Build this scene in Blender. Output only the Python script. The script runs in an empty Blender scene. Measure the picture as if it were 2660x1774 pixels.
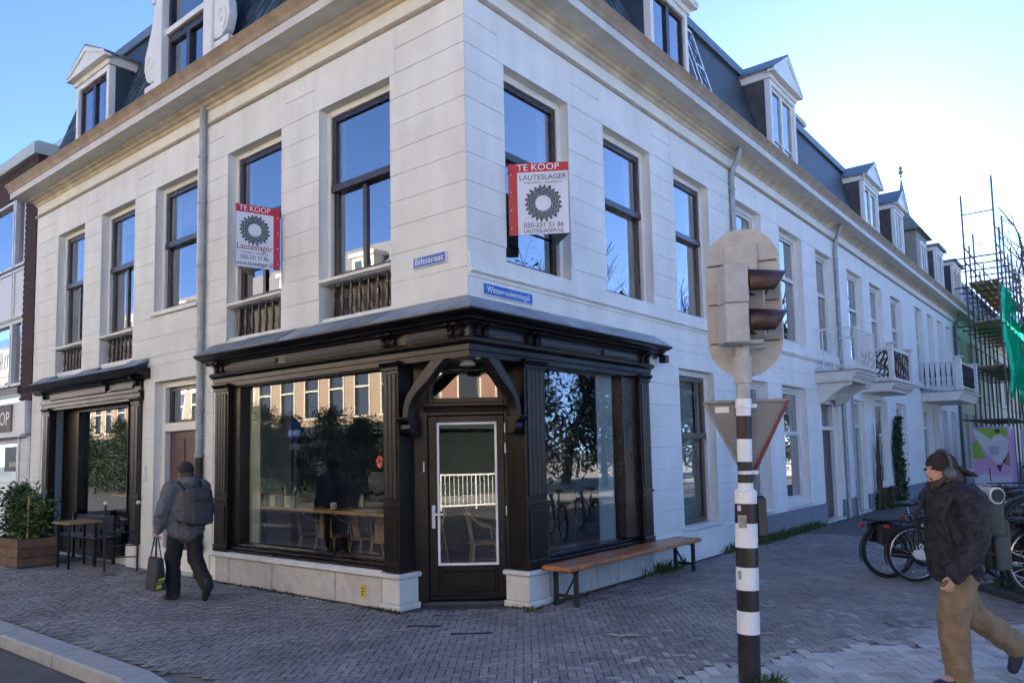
import bpy, bmesh, math, random
import numpy as np
from mathutils import Vector, Matrix
SC = bpy.context.scene
COL = SC.collection
RN = random.Random(11)

# ---------------------------------------------------------------- camera
CAMP = Vector((5.2297, -5.8005, 1.7)); YAW, PITCH, ROLL = 0.67721, 0.08278, -0.021025
cam = bpy.data.cameras.new('camera'); camo = bpy.data.objects.new('camera', cam); COL.objects.link(camo)
cam.sensor_width = 36.0; cam.lens = 36.0 * 1968.69 / 2660; cam.shift_y = 124.3 / 2660
cam.clip_start = 0.05; cam.clip_end = 3000
_fw = Vector((-math.sin(YAW), math.cos(YAW), 0)); _rt = Vector((math.cos(YAW), math.sin(YAW), 0)); _up = Vector((0, 0, 1))
_F = _fw * math.cos(PITCH) + _up * math.sin(PITCH); _U = _up * math.cos(PITCH) - _fw * math.sin(PITCH)
_R2 = _rt * math.cos(ROLL) + _U * math.sin(ROLL); _U2 = _U * math.cos(ROLL) - _rt * math.sin(ROLL)
mw = Matrix((( _R2.x, _U2.x, -_F.x, CAMP.x), (_R2.y, _U2.y, -_F.y, CAMP.y), (_R2.z, _U2.z, -_F.z, CAMP.z), (0, 0, 0, 1)))
camo.matrix_world = mw
SC.camera = camo

# ---------------------------------------------------------------- sky and sun
SUN_EL = math.radians(18.6); SUN_AZ = math.radians(13.9)     # azimuth left of +y
world = bpy.data.worlds.new('World'); SC.world = world; world.use_nodes = True
nt = world.node_tree; nt.nodes.clear()
sky = nt.nodes.new('ShaderNodeTexSky'); sky.sky_type = 'NISHITA'; sky.sun_disc = False
sky.sun_elevation = SUN_EL; sky.sun_rotation = -SUN_AZ
sky.altitude = 0; sky.air_density = 0.27; sky.dust_density = 0.03; sky.ozone_density = 2.8
bg = nt.nodes.new('ShaderNodeBackground'); bg.inputs[1].default_value = 0.115
wo = nt.nodes.new('ShaderNodeOutputWorld')
nt.links.new(sky.outputs[0], bg.inputs[0]); nt.links.new(bg.outputs[0], wo.inputs[0])
sun = bpy.data.lights.new('sun', 'SUN'); sun.energy = 4.3; sun.angle = math.radians(0.53); sun.color = (1.0, 0.9, 0.76)
suno = bpy.data.objects.new('sun', sun); COL.objects.link(suno)
sd = Vector((-math.sin(SUN_AZ) * math.cos(SUN_EL), math.cos(SUN_AZ) * math.cos(SUN_EL), math.sin(SUN_EL)))
suno.rotation_euler = sd.to_track_quat('Z', 'Y').to_euler(); suno.location = sd * 60
vs = SC.view_settings; vs.view_transform = 'Standard'; vs.look = 'None'; vs.gamma = 1.0; vs.exposure = 2.88
SC.render.engine = 'CYCLES'
cy = SC.cycles; cy.use_denoising = True; cy.max_bounces = 4; cy.diffuse_bounces = 3; cy.glossy_bounces = 3; cy.transmission_bounces = 2
cy.transparent_max_bounces = 12; cy.caustics_reflective = False; cy.caustics_refractive = False; cy.sample_clamp_indirect = 6.0
cy.use_adaptive_sampling = True; cy.adaptive_threshold = .05

# ---------------------------------------------------------------- materials
MATS = {}
def M(name, col=(.5, .5, .5), rough=.6, var=.12, sc=5., bump=.12, bsc=80., metal=0., coat=0., streak=0., isl=0., spec=.5, col2=None, bd=.004):
    if name in MATS: return MATS[name]
    m = bpy.data.materials.new(name); m.use_nodes = True; MATS[name] = m
    n = m.node_tree.nodes; l = m.node_tree.links; n.clear()
    out = n.new('ShaderNodeOutputMaterial'); b = n.new('ShaderNodeBsdfPrincipled'); l.new(b.outputs[0], out.inputs[0])
    tc = n.new('ShaderNodeTexCoord')
    nz = n.new('ShaderNodeTexNoise'); nz.inputs['Scale'].default_value = sc; nz.inputs['Detail'].default_value = 3; nz.inputs['Roughness'].default_value = .6
    l.new(tc.outputs['Object'], nz.inputs['Vector'])
    rp = n.new('ShaderNodeValToRGB'); c2 = col2 or tuple(min(1, c * (1 + var)) for c in col); c1 = tuple(c * (1 - var) for c in col)
    rp.color_ramp.elements[0].position = .3; rp.color_ramp.elements[1].position = .7
    rp.color_ramp.elements[0].color = (*c1, 1); rp.color_ramp.elements[1].color = (*c2, 1)
    l.new(nz.outputs[0], rp.inputs[0]); cur = rp.outputs[0]
    if streak:
        mp = n.new('ShaderNodeMapping'); mp.inputs['Scale'].default_value = (2.3, 2.3, .28); l.new(tc.outputs['Object'], mp.inputs[0])
        n2 = n.new('ShaderNodeTexNoise'); n2.inputs['Scale'].default_value = 1.; n2.inputs['Detail'].default_value = 4; n2.inputs['Roughness'].default_value = .62; l.new(mp.outputs[0], n2.inputs['Vector'])
        mr = n.new('ShaderNodeMapRange'); mr.inputs[1].default_value = .35; mr.inputs[2].default_value = .65; mr.inputs[3].default_value = 1 - streak; mr.inputs[4].default_value = 1.
        l.new(n2.outputs[0], mr.inputs[0])
        mx = n.new('ShaderNodeMix'); mx.data_type = 'RGBA'; mx.blend_type = 'MULTIPLY'; mx.inputs[0].default_value = 1
        l.new(cur, mx.inputs[6]); l.new(mr.outputs[0], mx.inputs[7]); cur = mx.outputs[2]
    if isl:
        g = n.new('ShaderNodeNewGeometry'); oi = n.new('ShaderNodeObjectInfo'); ad = n.new('ShaderNodeMath'); ad.operation = 'ADD'
        fr = n.new('ShaderNodeMath'); fr.operation = 'FRACT'; l.new(g.outputs['Random Per Island'], ad.inputs[0]); l.new(oi.outputs['Random'], ad.inputs[1]); l.new(ad.outputs[0], fr.inputs[0])
        mr = n.new('ShaderNodeMapRange'); mr.inputs[3].default_value = 1 - isl; mr.inputs[4].default_value = 1 + isl * .7; l.new(fr.outputs[0], mr.inputs[0])
        mx = n.new('ShaderNodeMix'); mx.data_type = 'RGBA'; mx.blend_type = 'MULTIPLY'; mx.inputs[0].default_value = 1
        l.new(cur, mx.inputs[6]); l.new(mr.outputs[0], mx.inputs[7]); cur = mx.outputs[2]
    l.new(cur, b.inputs['Base Color'])
    b.inputs['Roughness'].default_value = rough; b.inputs['Metallic'].default_value = metal
    b.inputs['Coat Weight'].default_value = coat; b.inputs['Coat Roughness'].default_value = .12
    b.inputs['Specular IOR Level'].default_value = spec
    mr2 = n.new('ShaderNodeMapRange'); mr2.inputs[3].default_value = max(.03, rough - .12); mr2.inputs[4].default_value = min(1, rough + .12)
    l.new(nz.outputs[0], mr2.inputs[0]); l.new(mr2.outputs[0], b.inputs['Roughness'])
    if bump:
        n3 = n.new('ShaderNodeTexNoise'); n3.inputs['Scale'].default_value = bsc; n3.inputs['Detail'].default_value = 2; l.new(tc.outputs['Object'], n3.inputs['Vector'])
        bp = n.new('ShaderNodeBump'); bp.inputs['Strength'].default_value = bump; bp.inputs['Distance'].default_value = bd
        l.new(n3.outputs[0], bp.inputs['Height']); l.new(bp.outputs[0], b.inputs['Normal'])
    return m

def glass(name, base, tint=(.85, .9, .88), wav=.02, wsc=1.3):
    if name in MATS: return MATS[name]
    m = bpy.data.materials.new(name); m.use_nodes = True; MATS[name] = m
    n = m.node_tree.nodes; l = m.node_tree.links; n.clear()
    out = n.new('ShaderNodeOutputMaterial'); mx = n.new('ShaderNodeMixShader'); l.new(mx.outputs[0], out.inputs[0])
    tr = n.new('ShaderNodeBsdfTransparent'); tr.inputs[0].default_value = (*tint, 1)
    gl = n.new('ShaderNodeBsdfGlossy'); gl.inputs['Roughness'].default_value = 0.0; gl.inputs[0].default_value = (.96, .97, 1, 1)
    fr = n.new('ShaderNodeFresnel'); fr.inputs[0].default_value = 1.5
    mr = n.new('ShaderNodeMapRange'); mr.inputs[1].default_value = .03; mr.inputs[2].default_value = .8; mr.inputs[3].default_value = base; mr.inputs[4].default_value = 1.
    l.new(fr.outputs[0], mr.inputs[0]); l.new(mr.outputs[0], mx.inputs[0]); l.new(tr.outputs[0], mx.inputs[1]); l.new(gl.outputs[0], mx.inputs[2])
    tc = n.new('ShaderNodeTexCoord'); nz = n.new('ShaderNodeTexNoise'); nz.inputs['Scale'].default_value = wsc; nz.inputs['Detail'].default_value = 1; l.new(tc.outputs['Object'], nz.inputs['Vector'])
    bp = n.new('ShaderNodeBump'); bp.inputs['Strength'].default_value = wav; bp.inputs['Distance'].default_value = .05
    l.new(nz.outputs[0], bp.inputs['Height']); l.new(bp.outputs[0], gl.inputs['Normal'])
    return m

PLASTER = M("plaster", (.78, .795, .755), .75, .075, 1.3, .3, 110, streak=.10)
PLASTERW = M('plaster_white', (.82, .82, .79), .75, .05, 2.2, .25, 130, streak=.06)
WHITEP = M('white_paint', (.74, .73, .68), .45, .05, 4, .05, 40)
CORN = M('cornice_paint', (.60, .53, .41), .6, .22, 3, .1, 50, streak=.15)
GUTT = M('gutter_paint', (.36, .275, .19), .6, .25, 4, .1, 50, streak=.2)
BROWN = M('brown_sash', (.030, .016, .013), .3, .2, 6, .05, 40, coat=.3)
BLACKW = M('dark_wood', (.0065, .0045, .004), .34, .35, 5, .12, 25, coat=.15, spec=.35)
WORNW = M('worn_wood', (.020, .0135, .010), .42, .5, 7, .2, 30, coat=.15)
STONE = M('plinth_stone', (.54, .54, .52), .85, .14, 7, .4, 90, streak=.12)
STONEL = M('coping_stone', (.66, .66, .63), .8, .1, 7, .3, 90)
ZINC = M('zinc', (.26, .30, .34), .55, .35, 3.5, .15, 12, metal=.3, isl=.25)
SLATE = M('slate', (.04, .065, .085), .5, .3, 6, .2, 40, isl=.55)
SLATEB = M('slate_cheek', (.035, .055, .075), .5, .3, 3, .1, 20)
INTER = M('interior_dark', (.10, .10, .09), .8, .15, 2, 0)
INTERG = M('interior_green', (.03, .06, .045), .7, .2, 2, 0)
INTERW = M('interior_white', (.62, .64, .63), .8, .04, 2, 0)
CURT = M('curtain', (.68, .68, .62), .9, .1, 6, .3, 18)
PIPE = M('zinc_pipe', (.33, .36, .37), .5, .2, 6, .1, 30, metal=.25)
BLACK = M('black_iron', (.012, .012, .013), .45, .2, 8, .1, 60)
GLUP = glass('window_glass', .38, (.6, .63, .62), .035, 1.1)
GLSH = glass('shop_glass', .13, (.85, .9, .87), .012, .8)
GLFAR = glass('far_glass', .35, (.6, .63, .62), .03, 1.1)

# ---------------------------------------------------------------- mesh builder
class MB:
    def __init__(s, T=None):
        s.v = []; s.f = []; s.T = T
    def add(s, vs, fs):
        o = len(s.v)
        s.v.extend([s.T(*p) for p in vs] if s.T else [tuple(p) for p in vs]); s.f.extend([tuple(i + o for i in f) for f in fs]); return s
    def box(s, x0, x1, y0, y1, z0, z1):
        return s.add([(x0, y0, z0), (x1, y0, z0), (x1, y1, z0), (x0, y1, z0), (x0, y0, z1), (x1, y0, z1), (x1, y1, z1), (x0, y1, z1)],
                     [(0, 3, 2, 1), (4, 5, 6, 7), (0, 1, 5, 4), (1, 2, 6, 5), (2, 3, 7, 6), (3, 0, 4, 7)])
    def quad(s, a, b, c, d): return s.add([a, b, c, d], [(0, 1, 2, 3)])
    def ext(s, poly, fn, a, b):
        n = len(poly); vs = [fn(p, a) for p in poly] + [fn(p, b) for p in poly]
        return s.add(vs, [tuple(range(n - 1, -1, -1)), tuple(range(n, 2 * n))] + [(i, (i + 1) % n, n + (i + 1) % n, n + i) for i in range(n)])
    def prof(s, poly, u0, u1): return s.ext(poly, lambda p, u: (u, p[0], p[1]), u0, u1)      # poly of (d, z) swept along u
    def tube(s, pts, r, n=8, closed=False, cap=True):
        pts = [Vector(p) for p in pts]; k = len(pts); rs = r if isinstance(r, (list, tuple)) else [r] * k
        vs = []; up = None
        for i, p in enumerate(pts):
            if closed: t = pts[(i + 1) % k] - pts[i - 1]
            else: t = pts[min(i + 1, k - 1)] - pts[max(i - 1, 0)]
            if t.length < 1e-9: t = Vector((0, 0, 1))
            t.normalize()
            if up is None: up = Vector((0, 0, 1)) if abs(t.z) < .9 else Vector((1, 0, 0))
            a = t.cross(up)
            if a.length < 1e-6: a = t.cross(Vector((.3, .8, .5)))
            a.normalize(); b = a.cross(t).normalized(); up = b
            for j in range(n):
                an = 2 * math.pi * j / n; vs.append(tuple(p + (a * math.cos(an) + b * math.sin(an)) * rs[i]))
        fs = []
        for i in range(k if closed else k - 1):
            for j in range(n):
                q = (i + 1) % k; fs.append((i * n + j, i * n + (j + 1) % n, q * n + (j + 1) % n, q * n + j))
        if cap and not closed: fs += [tuple(range(n - 1, -1, -1)), tuple((k - 1) * n + j for j in range(n))]
        return s.add(vs, fs)
    def cyl(s, p, q, r0, r1=None, n=10): return s.tube([p, q], [r0, r0 if r1 is None else r1], n)
    def lathe(s, prof, c=(0, 0, 0), n=16, ax='z'):
        vs = []
        for r, z in prof:
            for j in range(n):
                a = 2 * math.pi * j / n; x, y = r * math.cos(a), r * math.sin(a)
                vs.append({'z': (c[0] + x, c[1] + y, c[2] + z), 'x': (c[0] + z, c[1] + x, c[2] + y), 'y': (c[0] + x, c[1] + z, c[2] + y)}[ax])
        k = len(prof); fs = [(i * n + j, i * n + (j + 1) % n, (i + 1) * n + (j + 1) % n, (i + 1) * n + j) for i in range(k - 1) for j in range(n)]
        fs += [tuple(range(n - 1, -1, -1)), tuple((k - 1) * n + j for j in range(n))]
        return s.add(vs, fs)
    def ball(s, c, rx, ry=None, rz=None, n=14, k=8):
        ry = rx if ry is None else ry; rz = rx if rz is None else rz
        vs = []
        for i in range(k + 1):
            th = math.pi * i / k
            for j in range(n):
                a = 2 * math.pi * j / n; vs.append((c[0] + rx * math.sin(th) * math.cos(a), c[1] + ry * math.sin(th) * math.sin(a), c[2] + rz * math.cos(th)))
        return s.add(vs, [(i * n + j, (i + 1) * n + j, (i + 1) * n + (j + 1) % n, i * n + (j + 1) % n) for i in range(k) for j in range(n)])
    def obox(s, mat, sx, sy, sz):      # box of full size sx sy sz, transformed by a matrix
        o = len(s.v); s.box(-sx / 2, sx / 2, -sy / 2, sy / 2, -sz / 2, sz / 2)
        for i in range(o, len(s.v)): s.v[i] = tuple(mat @ Vector(s.v[i]))
        return s
    def xf(s, mat):
        s.v = [tuple(mat @ Vector(p)) for p in s.v]; return s
    def mesh(s, name, mat, bevel=0, smooth=False, recalc=True, seg=1):
        me = bpy.data.meshes.new(name); me.from_pydata(s.v, [], s.f)
        if recalc or bevel:
            bm = bmesh.new(); bm.from_mesh(me)
            if smooth: bmesh.ops.remove_doubles(bm, verts=bm.verts, dist=1e-5)
            bmesh.ops.recalc_face_normals(bm, faces=bm.faces)
            if bevel:
                es = [e for e in bm.edges if len(e.link_faces) == 2 and e.calc_face_angle(0) > .5]
                bmesh.ops.bevel(bm, geom=es, offset=bevel, segments=seg, profile=.5, affect='EDGES', clamp_overlap=True)
            bm.to_mesh(me); bm.free()
        if smooth:
            me.polygons.foreach_set('use_smooth', [True] * len(me.polygons))
            try: me.set_sharp_from_angle(angle=math.radians(40))
            except Exception: pass
        if mat: me.materials.append(mat)
        return me
    def make(s, name, mat, parent=None, bevel=0, smooth=False, recalc=True, seg=1, **kw):
        return link(name, s.mesh(name, mat, bevel, smooth, recalc, seg), parent, **kw)

def link(name, me, parent=None, label=None, cat=None, group=None, kind=None):
    o = bpy.data.objects.new(name, me); COL.objects.link(o)
    if parent is not None:
        o.parent = parent
        if parent.type == 'EMPTY' and not parent.get('_local'): o.matrix_parent_inverse = Matrix.Translation(-parent.location)
    tag(o, label, cat, group, kind); return o
def tag(o, label=None, cat=None, group=None, kind=None):
    if label: o['label'] = label
    if cat: o['category'] = cat
    if group: o['group'] = group
    if kind: o['kind'] = kind
    return o
def thing(name, label, cat, loc=(0, 0, 0), group=None, rz=0., local=False):
    o = bpy.data.objects.new(name, None); COL.objects.link(o); o.location = loc; o.rotation_euler = (0, 0, rz); o.empty_display_size = .2
    if local: o['_local'] = 1
    return tag(o, label, cat, group)
def dup(o, parent=None, loc=None, rz=None, label=None, group=None):
    c = o.copy(); COL.objects.link(c); c.parent = parent
    if loc is not None: c.location = loc
    if rz is not None: c.rotation_euler = (0, 0, rz)
    if label: c['label'] = label
    if group: c['group'] = group
    for ch in list(o.children): dup(ch, c)
    return c
def text_mesh(txt, size, ext=.001, spacing=1.0, shear=0.):
    cu = bpy.data.curves.new('text', 'FONT'); cu.body = txt; cu.size = size; cu.extrude = ext; cu.align_x = 'CENTER'; cu.align_y = 'CENTER'; cu.space_character = spacing; cu.shear = shear; cu.resolution_u = 3
    o = bpy.data.objects.new('text', cu); COL.objects.link(o)
    dg = bpy.context.evaluated_depsgraph_get(); me = bpy.data.meshes.new_from_object(o.evaluated_get(dg))
    bpy.data.objects.remove(o); bpy.data.curves.remove(cu); return me
def lettering(txt, size, mat, frame, parent, width=None, name='lettering', bold=0., sx=1.0, ext=.0012):
    """text in a plane: frame = (origin, right, up) in world; centred"""
    me = text_mesh(txt, size, ext)
    xs = [v.co.x for v in me.vertices]; w = max(xs) - min(xs); k = (width / w) if width else sx
    o, r, u = [Vector(a) for a in frame]; nn = r.cross(u)
    for v in me.vertices:
        c = v.co.copy(); v.co = o + r * c.x * k + u * c.y + nn * c.z
    me.materials.clear(); me.materials.append(mat); return link(name, me, parent)

FL = lambda u, d, z: (u, -d, z)     # left facade along Biltstraat
FR = lambda u, d, z: (d, u, z)      # right facade along the singel

def cells(u0, u1, z0, z1, ops):
    us = sorted({u0, u1, *[a for o in ops for a in o[:2] if u0 < a < u1]}); zs = sorted({z0, z1, *[a for o in ops for a in o[2:4] if z0 < a < z1]})
    for i in range(len(us) - 1):
        for j in range(len(zs) - 1):
            cu, cz = (us[i] + us[i + 1]) / 2, (zs[j] + zs[j + 1]) / 2
            if not any(o[0] < cu < o[1] and o[2] < cz < o[3] for o in ops): yield us[i], us[i + 1], zs[j], zs[j + 1]
def wall_mesh(T, u0, u1, z0, z1, ops, d=0., rev=.3):
    b = MB(T)
    for a, c, e, g in cells(u0, u1, z0, z1, ops): b.quad((a, d, e), (c, d, e), (c, d, g), (a, d, g))
    for a, c, e, g in [o[:4] for o in ops if len(o) == 4]:
        b.quad((a, d, e), (a, d - rev, e), (a, d - rev, g), (a, d, g)); b.quad((c, d, e), (c, d, g), (c, d - rev, g), (c, d - rev, e))
        b.quad((a, d, g), (a, d - rev, g), (c, d - rev, g), (c, d, g)); b.quad((a, d, e), (c, d, e), (c, d - rev, e), (a, d - rev, e))
    return b
def courses(T, zs, u0, u1, ops, parent, mat, th=.014, gap=.009, name='course_block'):
    """each course between two joints, cut at the openings, a block of its own"""
    for z0, z1 in zip(zs[:-1], zs[1:]):
        row = [o for o in ops if o[2] < z1 - .02 and o[3] > z0 + .02]
        cuts = sorted((o[0], o[1]) for o in row); a = u0; segs = []
        for c, e in cuts:
            if c > a + .02: segs.append((a, min(c, u1)))
            a = max(a, e)
        if a < u1 - .02: segs.append((a, u1))
        for s0, s1 in segs:
            MB(T).prof([(-.002, z0), (-.002, z1), (th - .005, z1 - gap * .2), (th, z1 - gap), (th, z0 + gap * .4), (th - .005, z0 + gap * .1)], s0, s1).make(name, mat, parent)
# ================================================================ corner building
CB = thing('corner_building', 'cream plastered corner building with dark wooden shopfront and slate mansard roof', 'building', (-.6, .6, 0))
LX0, RY1 = -11.8, 7.1
HEAD = 6.10
LW = [(-10.70, -9.50, 3.36), (-8.77, -7.50, 3.36), (-6.78, -5.47, 4.06), (-4.62, -3.30, 3.36), (-2.49, -1.16, 3.36)]
RW = [(.65, 1.93, 3.80), (2.76, 4.06, 3.80), (4.82, 6.08, 3.80)]
opsL = [(a, b, z, HEAD) for a, b, z in LW] + [(-11.05, -7.15, .0, 3.0), (-6.70, -5.42, 0., 2.93), (-4.75, .0, 0., 3.0, 1)]
opsR = [(a, b, z, HEAD) for a, b, z in RW] + [(0., 3.62, 0., 3.0, 1), (4.75, 6.0, .5, 2.93)]
wl = wall_mesh(FL, LX0, 0, 0, 6.72, opsL, d=0.0); wl.make('wall', PLASTER, CB, recalc=False); WL = CB.children[-1]
wr = wall_mesh(FR, 0, RY1, 0, 6.72, opsR, d=0.0); WR = wr.make('wall', PLASTER, CB, recalc=False)
ZU = [3.34, 3.65, 3.97, 4.29, 4.58, 4.89, 5.19, 5.50, 5.80, HEAD]; ZG = [.5, .81, 1.12, 1.42, 1.73, 2.03, 2.35, 2.66, 2.93, 3.20, 3.34]
cutL = [(a, b, (3.97 if z > 4 else 3.3), 6.1) for a, b, z in LW]
courses(FL, ZU, LX0, .014, cutL, WL, PLASTER)
courses(FL, ZG, LX0, .014, [(-11.3, -7.0, 0, 3.34), (-6.70, -5.42, 0, 2.93), (-4.95, .1, 0, 3.34)], WL, PLASTER)
courses(FR, ZU[2:], .0, RY1, [(a, b, 3.3, 6.1) for a, b, z in RW], WR, PLASTER)
courses(FR, ZG, .0, RY1, [(-.1, 3.75, 0, 3.34), (4.75, 6.0, .3, 2.93)], WR, PLASTER)
MB(FR).prof([(-.002, 3.34), (-.002, 3.56), (.014, 3.555), (.014, 3.34)], .0, RY1).make('course_block', PLASTER, WR)
# lintel blocks over the windows and pier blocks beside them
for T, W_, P0, a0, a1 in ((FL, LW, WL, LX0, .014), (FR, RW, WR, 0., RY1)):
    prev = a0
    for a, b, z in sorted(W_):
        for zz in ((HEAD, 6.40), (6.40, 6.68)): MB(T).prof([(-.002, zz[0]), (-.002, zz[1]), (.014, zz[1] - .006), (.014, zz[0] + .003)], prev, a - .10).make('course_block', PLASTER, P0)
        MB(T).prof([(-.002, HEAD), (-.002, 6.68), (.014, 6.677), (.014, HEAD + .001)], a - .097, b + .097).make('lintel_block', PLASTER, P0)
        prev = b + .10
    for zz in ((HEAD, 6.40), (6.40, 6.68)): MB(T).prof([(-.002, zz[0]), (-.002, zz[1]), (.014, zz[1] - .006), (.014, zz[0] + .003)], prev, a1).make('course_block', PLASTER, P0)
# skirting of the right facade
MB(FR).prof([(0, 0), (0, .46), (.03, .46), (.045, .44), (.045, 0)], 3.72, RY1).make('plinth', PLASTERW, WR, bevel=.004)
# sill band of the right facade
MB(FR).prof([(0, 3.55), (.03, 3.55), (.035, 3.585), (.075, 3.60), (.075, 3.63), (.04, 3.65), (.04, 3.80), (0, 3.80)], .0, RY1).make('sill_band', PLASTER, WR)

def csweep(poly, u0, u1):
    """profile of (d, z) swept along both facades with a mitre at the corner"""
    b = MB(); n = len(poly)
    b.v = [(u0, -d, z) for d, z in poly] + [(d, -d, z) for d, z in poly] + [(d, u1, z) for d, z in poly]
    for k in (0, 1):
        b.f += [(k * n + i, k * n + (i + 1) % n, (k + 1) * n + (i + 1) % n, (k + 1) * n + i) for i in range(n)]
    b.f += [tuple(range(n)), tuple(range(2 * n, 3 * n))]
    return b
csweep([(0, 6.66), (.035, 6.66), (.06, 6.68), (.06, 6.70), (.03, 6.72), (0, 6.72)], LX0 - .02, RY1).make('astragal', M('astragal_paint', (.42, .38, .31), .6, .15), CB)
csweep([(-.05, 6.72), (.02, 6.72), (.02, 6.90), (-.05, 6.90)], LX0, RY1).make('frieze', PLASTER, CB)
csweep([(-.05, 6.90), (.03, 6.90), (.05, 6.92), (.06, 6.95), (.10, 6.96), (.12, 6.99), (.17, 7.00), (.19, 7.03), (-.05, 7.03)], LX0 - .03, RY1).make('bed_moulding', CORN, CB)
csweep([(-.05, 7.032), (.42, 7.032), (.42, 7.015), (.445, 7.015), (.445, 7.13), (-.05, 7.13)], LX0 - .25, RY1).make('fascia', M('fascia_paint', (.62, .60, .54), .55, .08, 4, .1, streak=.1), CB)
csweep([(-.05, 7.132), (.44, 7.132), (.455, 7.15), (.475, 7.20), (.52, 7.26), (.54, 7.28), (.53, 7.30), (.45, 7.25), (-.05, 7.25)], LX0 - .3, RY1).make('gutter', GUTT, CB)

# ---------------------------------------------------------------- windows
def sash_window(T, a, b, z0, z1, par, rec=.11, tr=.62, mull=False, fmat=BROWN, gl=GLUP, balus=False, sill=True, zs=None, curt=.16, outer=.075, sashw=.075, out=None, lower_rec=.03):
    """white outer frame = the window part; sashes, panes, sill and curtains are its pieces"""
    out = out or WHITEP
    zb = zs if zs else z0
    w = MB(T); d0, d1 = -rec - .10, -rec
    w.box(a, a + outer, d0, d1, zb, z1); w.box(b - outer, b, d0, d1, zb, z1); w.box(a + outer, b - outer, d0, d1, z1 - outer * 1.1, z1)
    win = w.make('window', out, par, bevel=.006)
    ia, ib, it = a + outer, b - outer, z1 - outer * 1.1; ztr = zb + (it - zb) * tr
    s = MB(T); e0, e1 = -rec - .085, -rec - .025
    zl = zb + .03
    s.box(ia, ia + sashw, e0, e1, ztr, it); s.box(ib - sashw, ib, e0, e1, ztr, it); s.box(ia + sashw, ib - sashw, e0, e1, it - sashw, it); s.box(ia, ib, e0, e1 + .02, ztr - .05, ztr + .04)
    s.make('upper_sash', fmat, win, bevel=.004)
    l0, l1 = e0 - lower_rec, e1 - lower_rec
    s = MB(T); s.box(ia + .0, ia + sashw, l0, l1, zl, ztr - .05); s.box(ib - sashw, ib, l0, l1, zl, ztr - .05); s.box(ia + sashw, ib - sashw, l0, l1, zl, zl + .07)
    if mull: s.box((a + b) / 2 - .035, (a + b) / 2 + .035, l0, l1, zl + .07, ztr - .05)
    s.make('lower_sash', fmat, win, bevel=.004)
    def pane(x0, x1, y0, y1, d): MB(T).quad((x0, d, y0), (x1, d, y0), (x1, d, y1), (x0, d, y1)).make('pane', gl, win, recalc=False)
    pane(ia + sashw, ib - sashw, ztr + .04, it - sashw, (e0 + e1) / 2)
    if mull:
        pane(ia + sashw, (a + b) / 2 - .035, zl + .07, ztr - .05, (l0 + l1) / 2); pane((a + b) / 2 + .035, ib - sashw, zl + .07, ztr - .05, (l0 + l1) / 2)
    else: pane(ia + sashw, ib - sashw, zl + .07, ztr - .05, (l0 + l1) / 2)
    if curt:
        for x0, x1 in ((ia, ia + curt), (ib - curt, ib)):
            c = MB(T); n = 8; pts = [(x0 + (x1 - x0) * i / n, -rec - .17 - .018 * (i % 2)) for i in range(n + 1)]
            for p, q in zip(pts[:-1], pts[1:]): c.quad((*p, zb), (*q, zb), (*q, z1), (*p, z1))
            c.make('curtain', CURT, win, recalc=False)
    if sill: MB(T).prof([(d0, zb - .01), (d0, zb + .032), (-rec + .02, zb + .03), (.035, zb - .005), (.035, zb - .04), (.01, zb - .045), (-.02, zb - .06), (d0, zb - .06)], a + .002, b - .002).make('sill', out, win, bevel=.003)
    if balus:
        MB(T).box(a, b, d0 - .03, d0 + .01, z0, zb - .05).make('apron_panel', BROWN, win)
        for q in (z0 + .02, ): MB(T).box(a, b, d0 + .01, -.03, z0 - .02, q + .02).make('bottom_rail', out, win, bevel=.004)
        n = 7; h = zb - .06 - z0 - .04
        for i in range(n):
            x = a + .09 + (b - a - .18) * (i + .5) / n; k = MB(T); r = .018; pr = [(.024, 0), (.024, .05), (.012, .07), (.026, .16), (.03, .22), (.018, .30), (.012, .34), (.02, .37), (.012, .40), (.012, h - .05), (.022, h - .03), (.022, h)]
            vs = []
            for rr, z in pr:
                for j in range(8): vs.append((x + rr * math.cos(j * math.pi / 4), -rec + .02 + rr * math.sin(j * math.pi / 4), z0 + .04 + z))
            k.add(vs, [(i2 * 8 + j, i2 * 8 + (j + 1) % 8, (i2 + 1) * 8 + (j + 1) % 8, (i2 + 1) * 8 + j) for i2 in range(len(pr) - 1) for j in range(8)])
            k.make('baluster', BROWN, win, smooth=True)
    return win
for i, (a, b, z) in enumerate(LW):
    if z > 4: sash_window(FL, a, b, z, HEAD, CB, mull=False, curt=.22, tr=.56)
    else: sash_window(FL, a, b, z, HEAD, CB, mull=True, balus=True, zs=3.89, tr=.56, curt=(.10 if i > 2 else .2))
    if i in (1, 2):
        MB(FL).quad((a + .08, -.30, 5.42 if i == 2 else 5.7), (b - .08, -.30, 5.42 if i == 2 else 5.7), (b - .08, -.30, 6.08), (a + .08, -.30, 6.08)).make('blind', M('blind', (.5, .52, .5), .9, .05, 8, .1), CB.children[-1] if False else WL, recalc=False)
for a, b, z in RW: sash_window(FR, a, b, z, HEAD, CB, tr=.60, sill=False, curt=.2)
gw = sash_window(FR, 4.75, 6.0, .5, 2.93, CB, tr=.60, fmat=M('olive_sash', (.09, .075, .055), .4, .2), curt=0, sill=False, gl=GLSH)
MB(FR).prof([(-.22, .40), (-.22, .52), (0, .53), (.07, .515), (.07, .47), (.04, .46), (.04, .40)], 4.68, 6.12).make('sill', WHITEP, gw, bevel=.005)
MB(FR).quad((5.05, -.33, .55), (5.9, -.33, .55), (5.9, -.33, 2.8), (5.05, -.33, 2.8)).make('blind', M('blind', (.5, .52, .5), .9, .05, 8, .1), gw, recalc=False)
# W3 loose sill with its fill
MB(FL).box(-6.86, -5.40, -.02, .05, 3.985, 4.045).make('sill', WHITEP, CB, bevel=.006)

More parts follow.
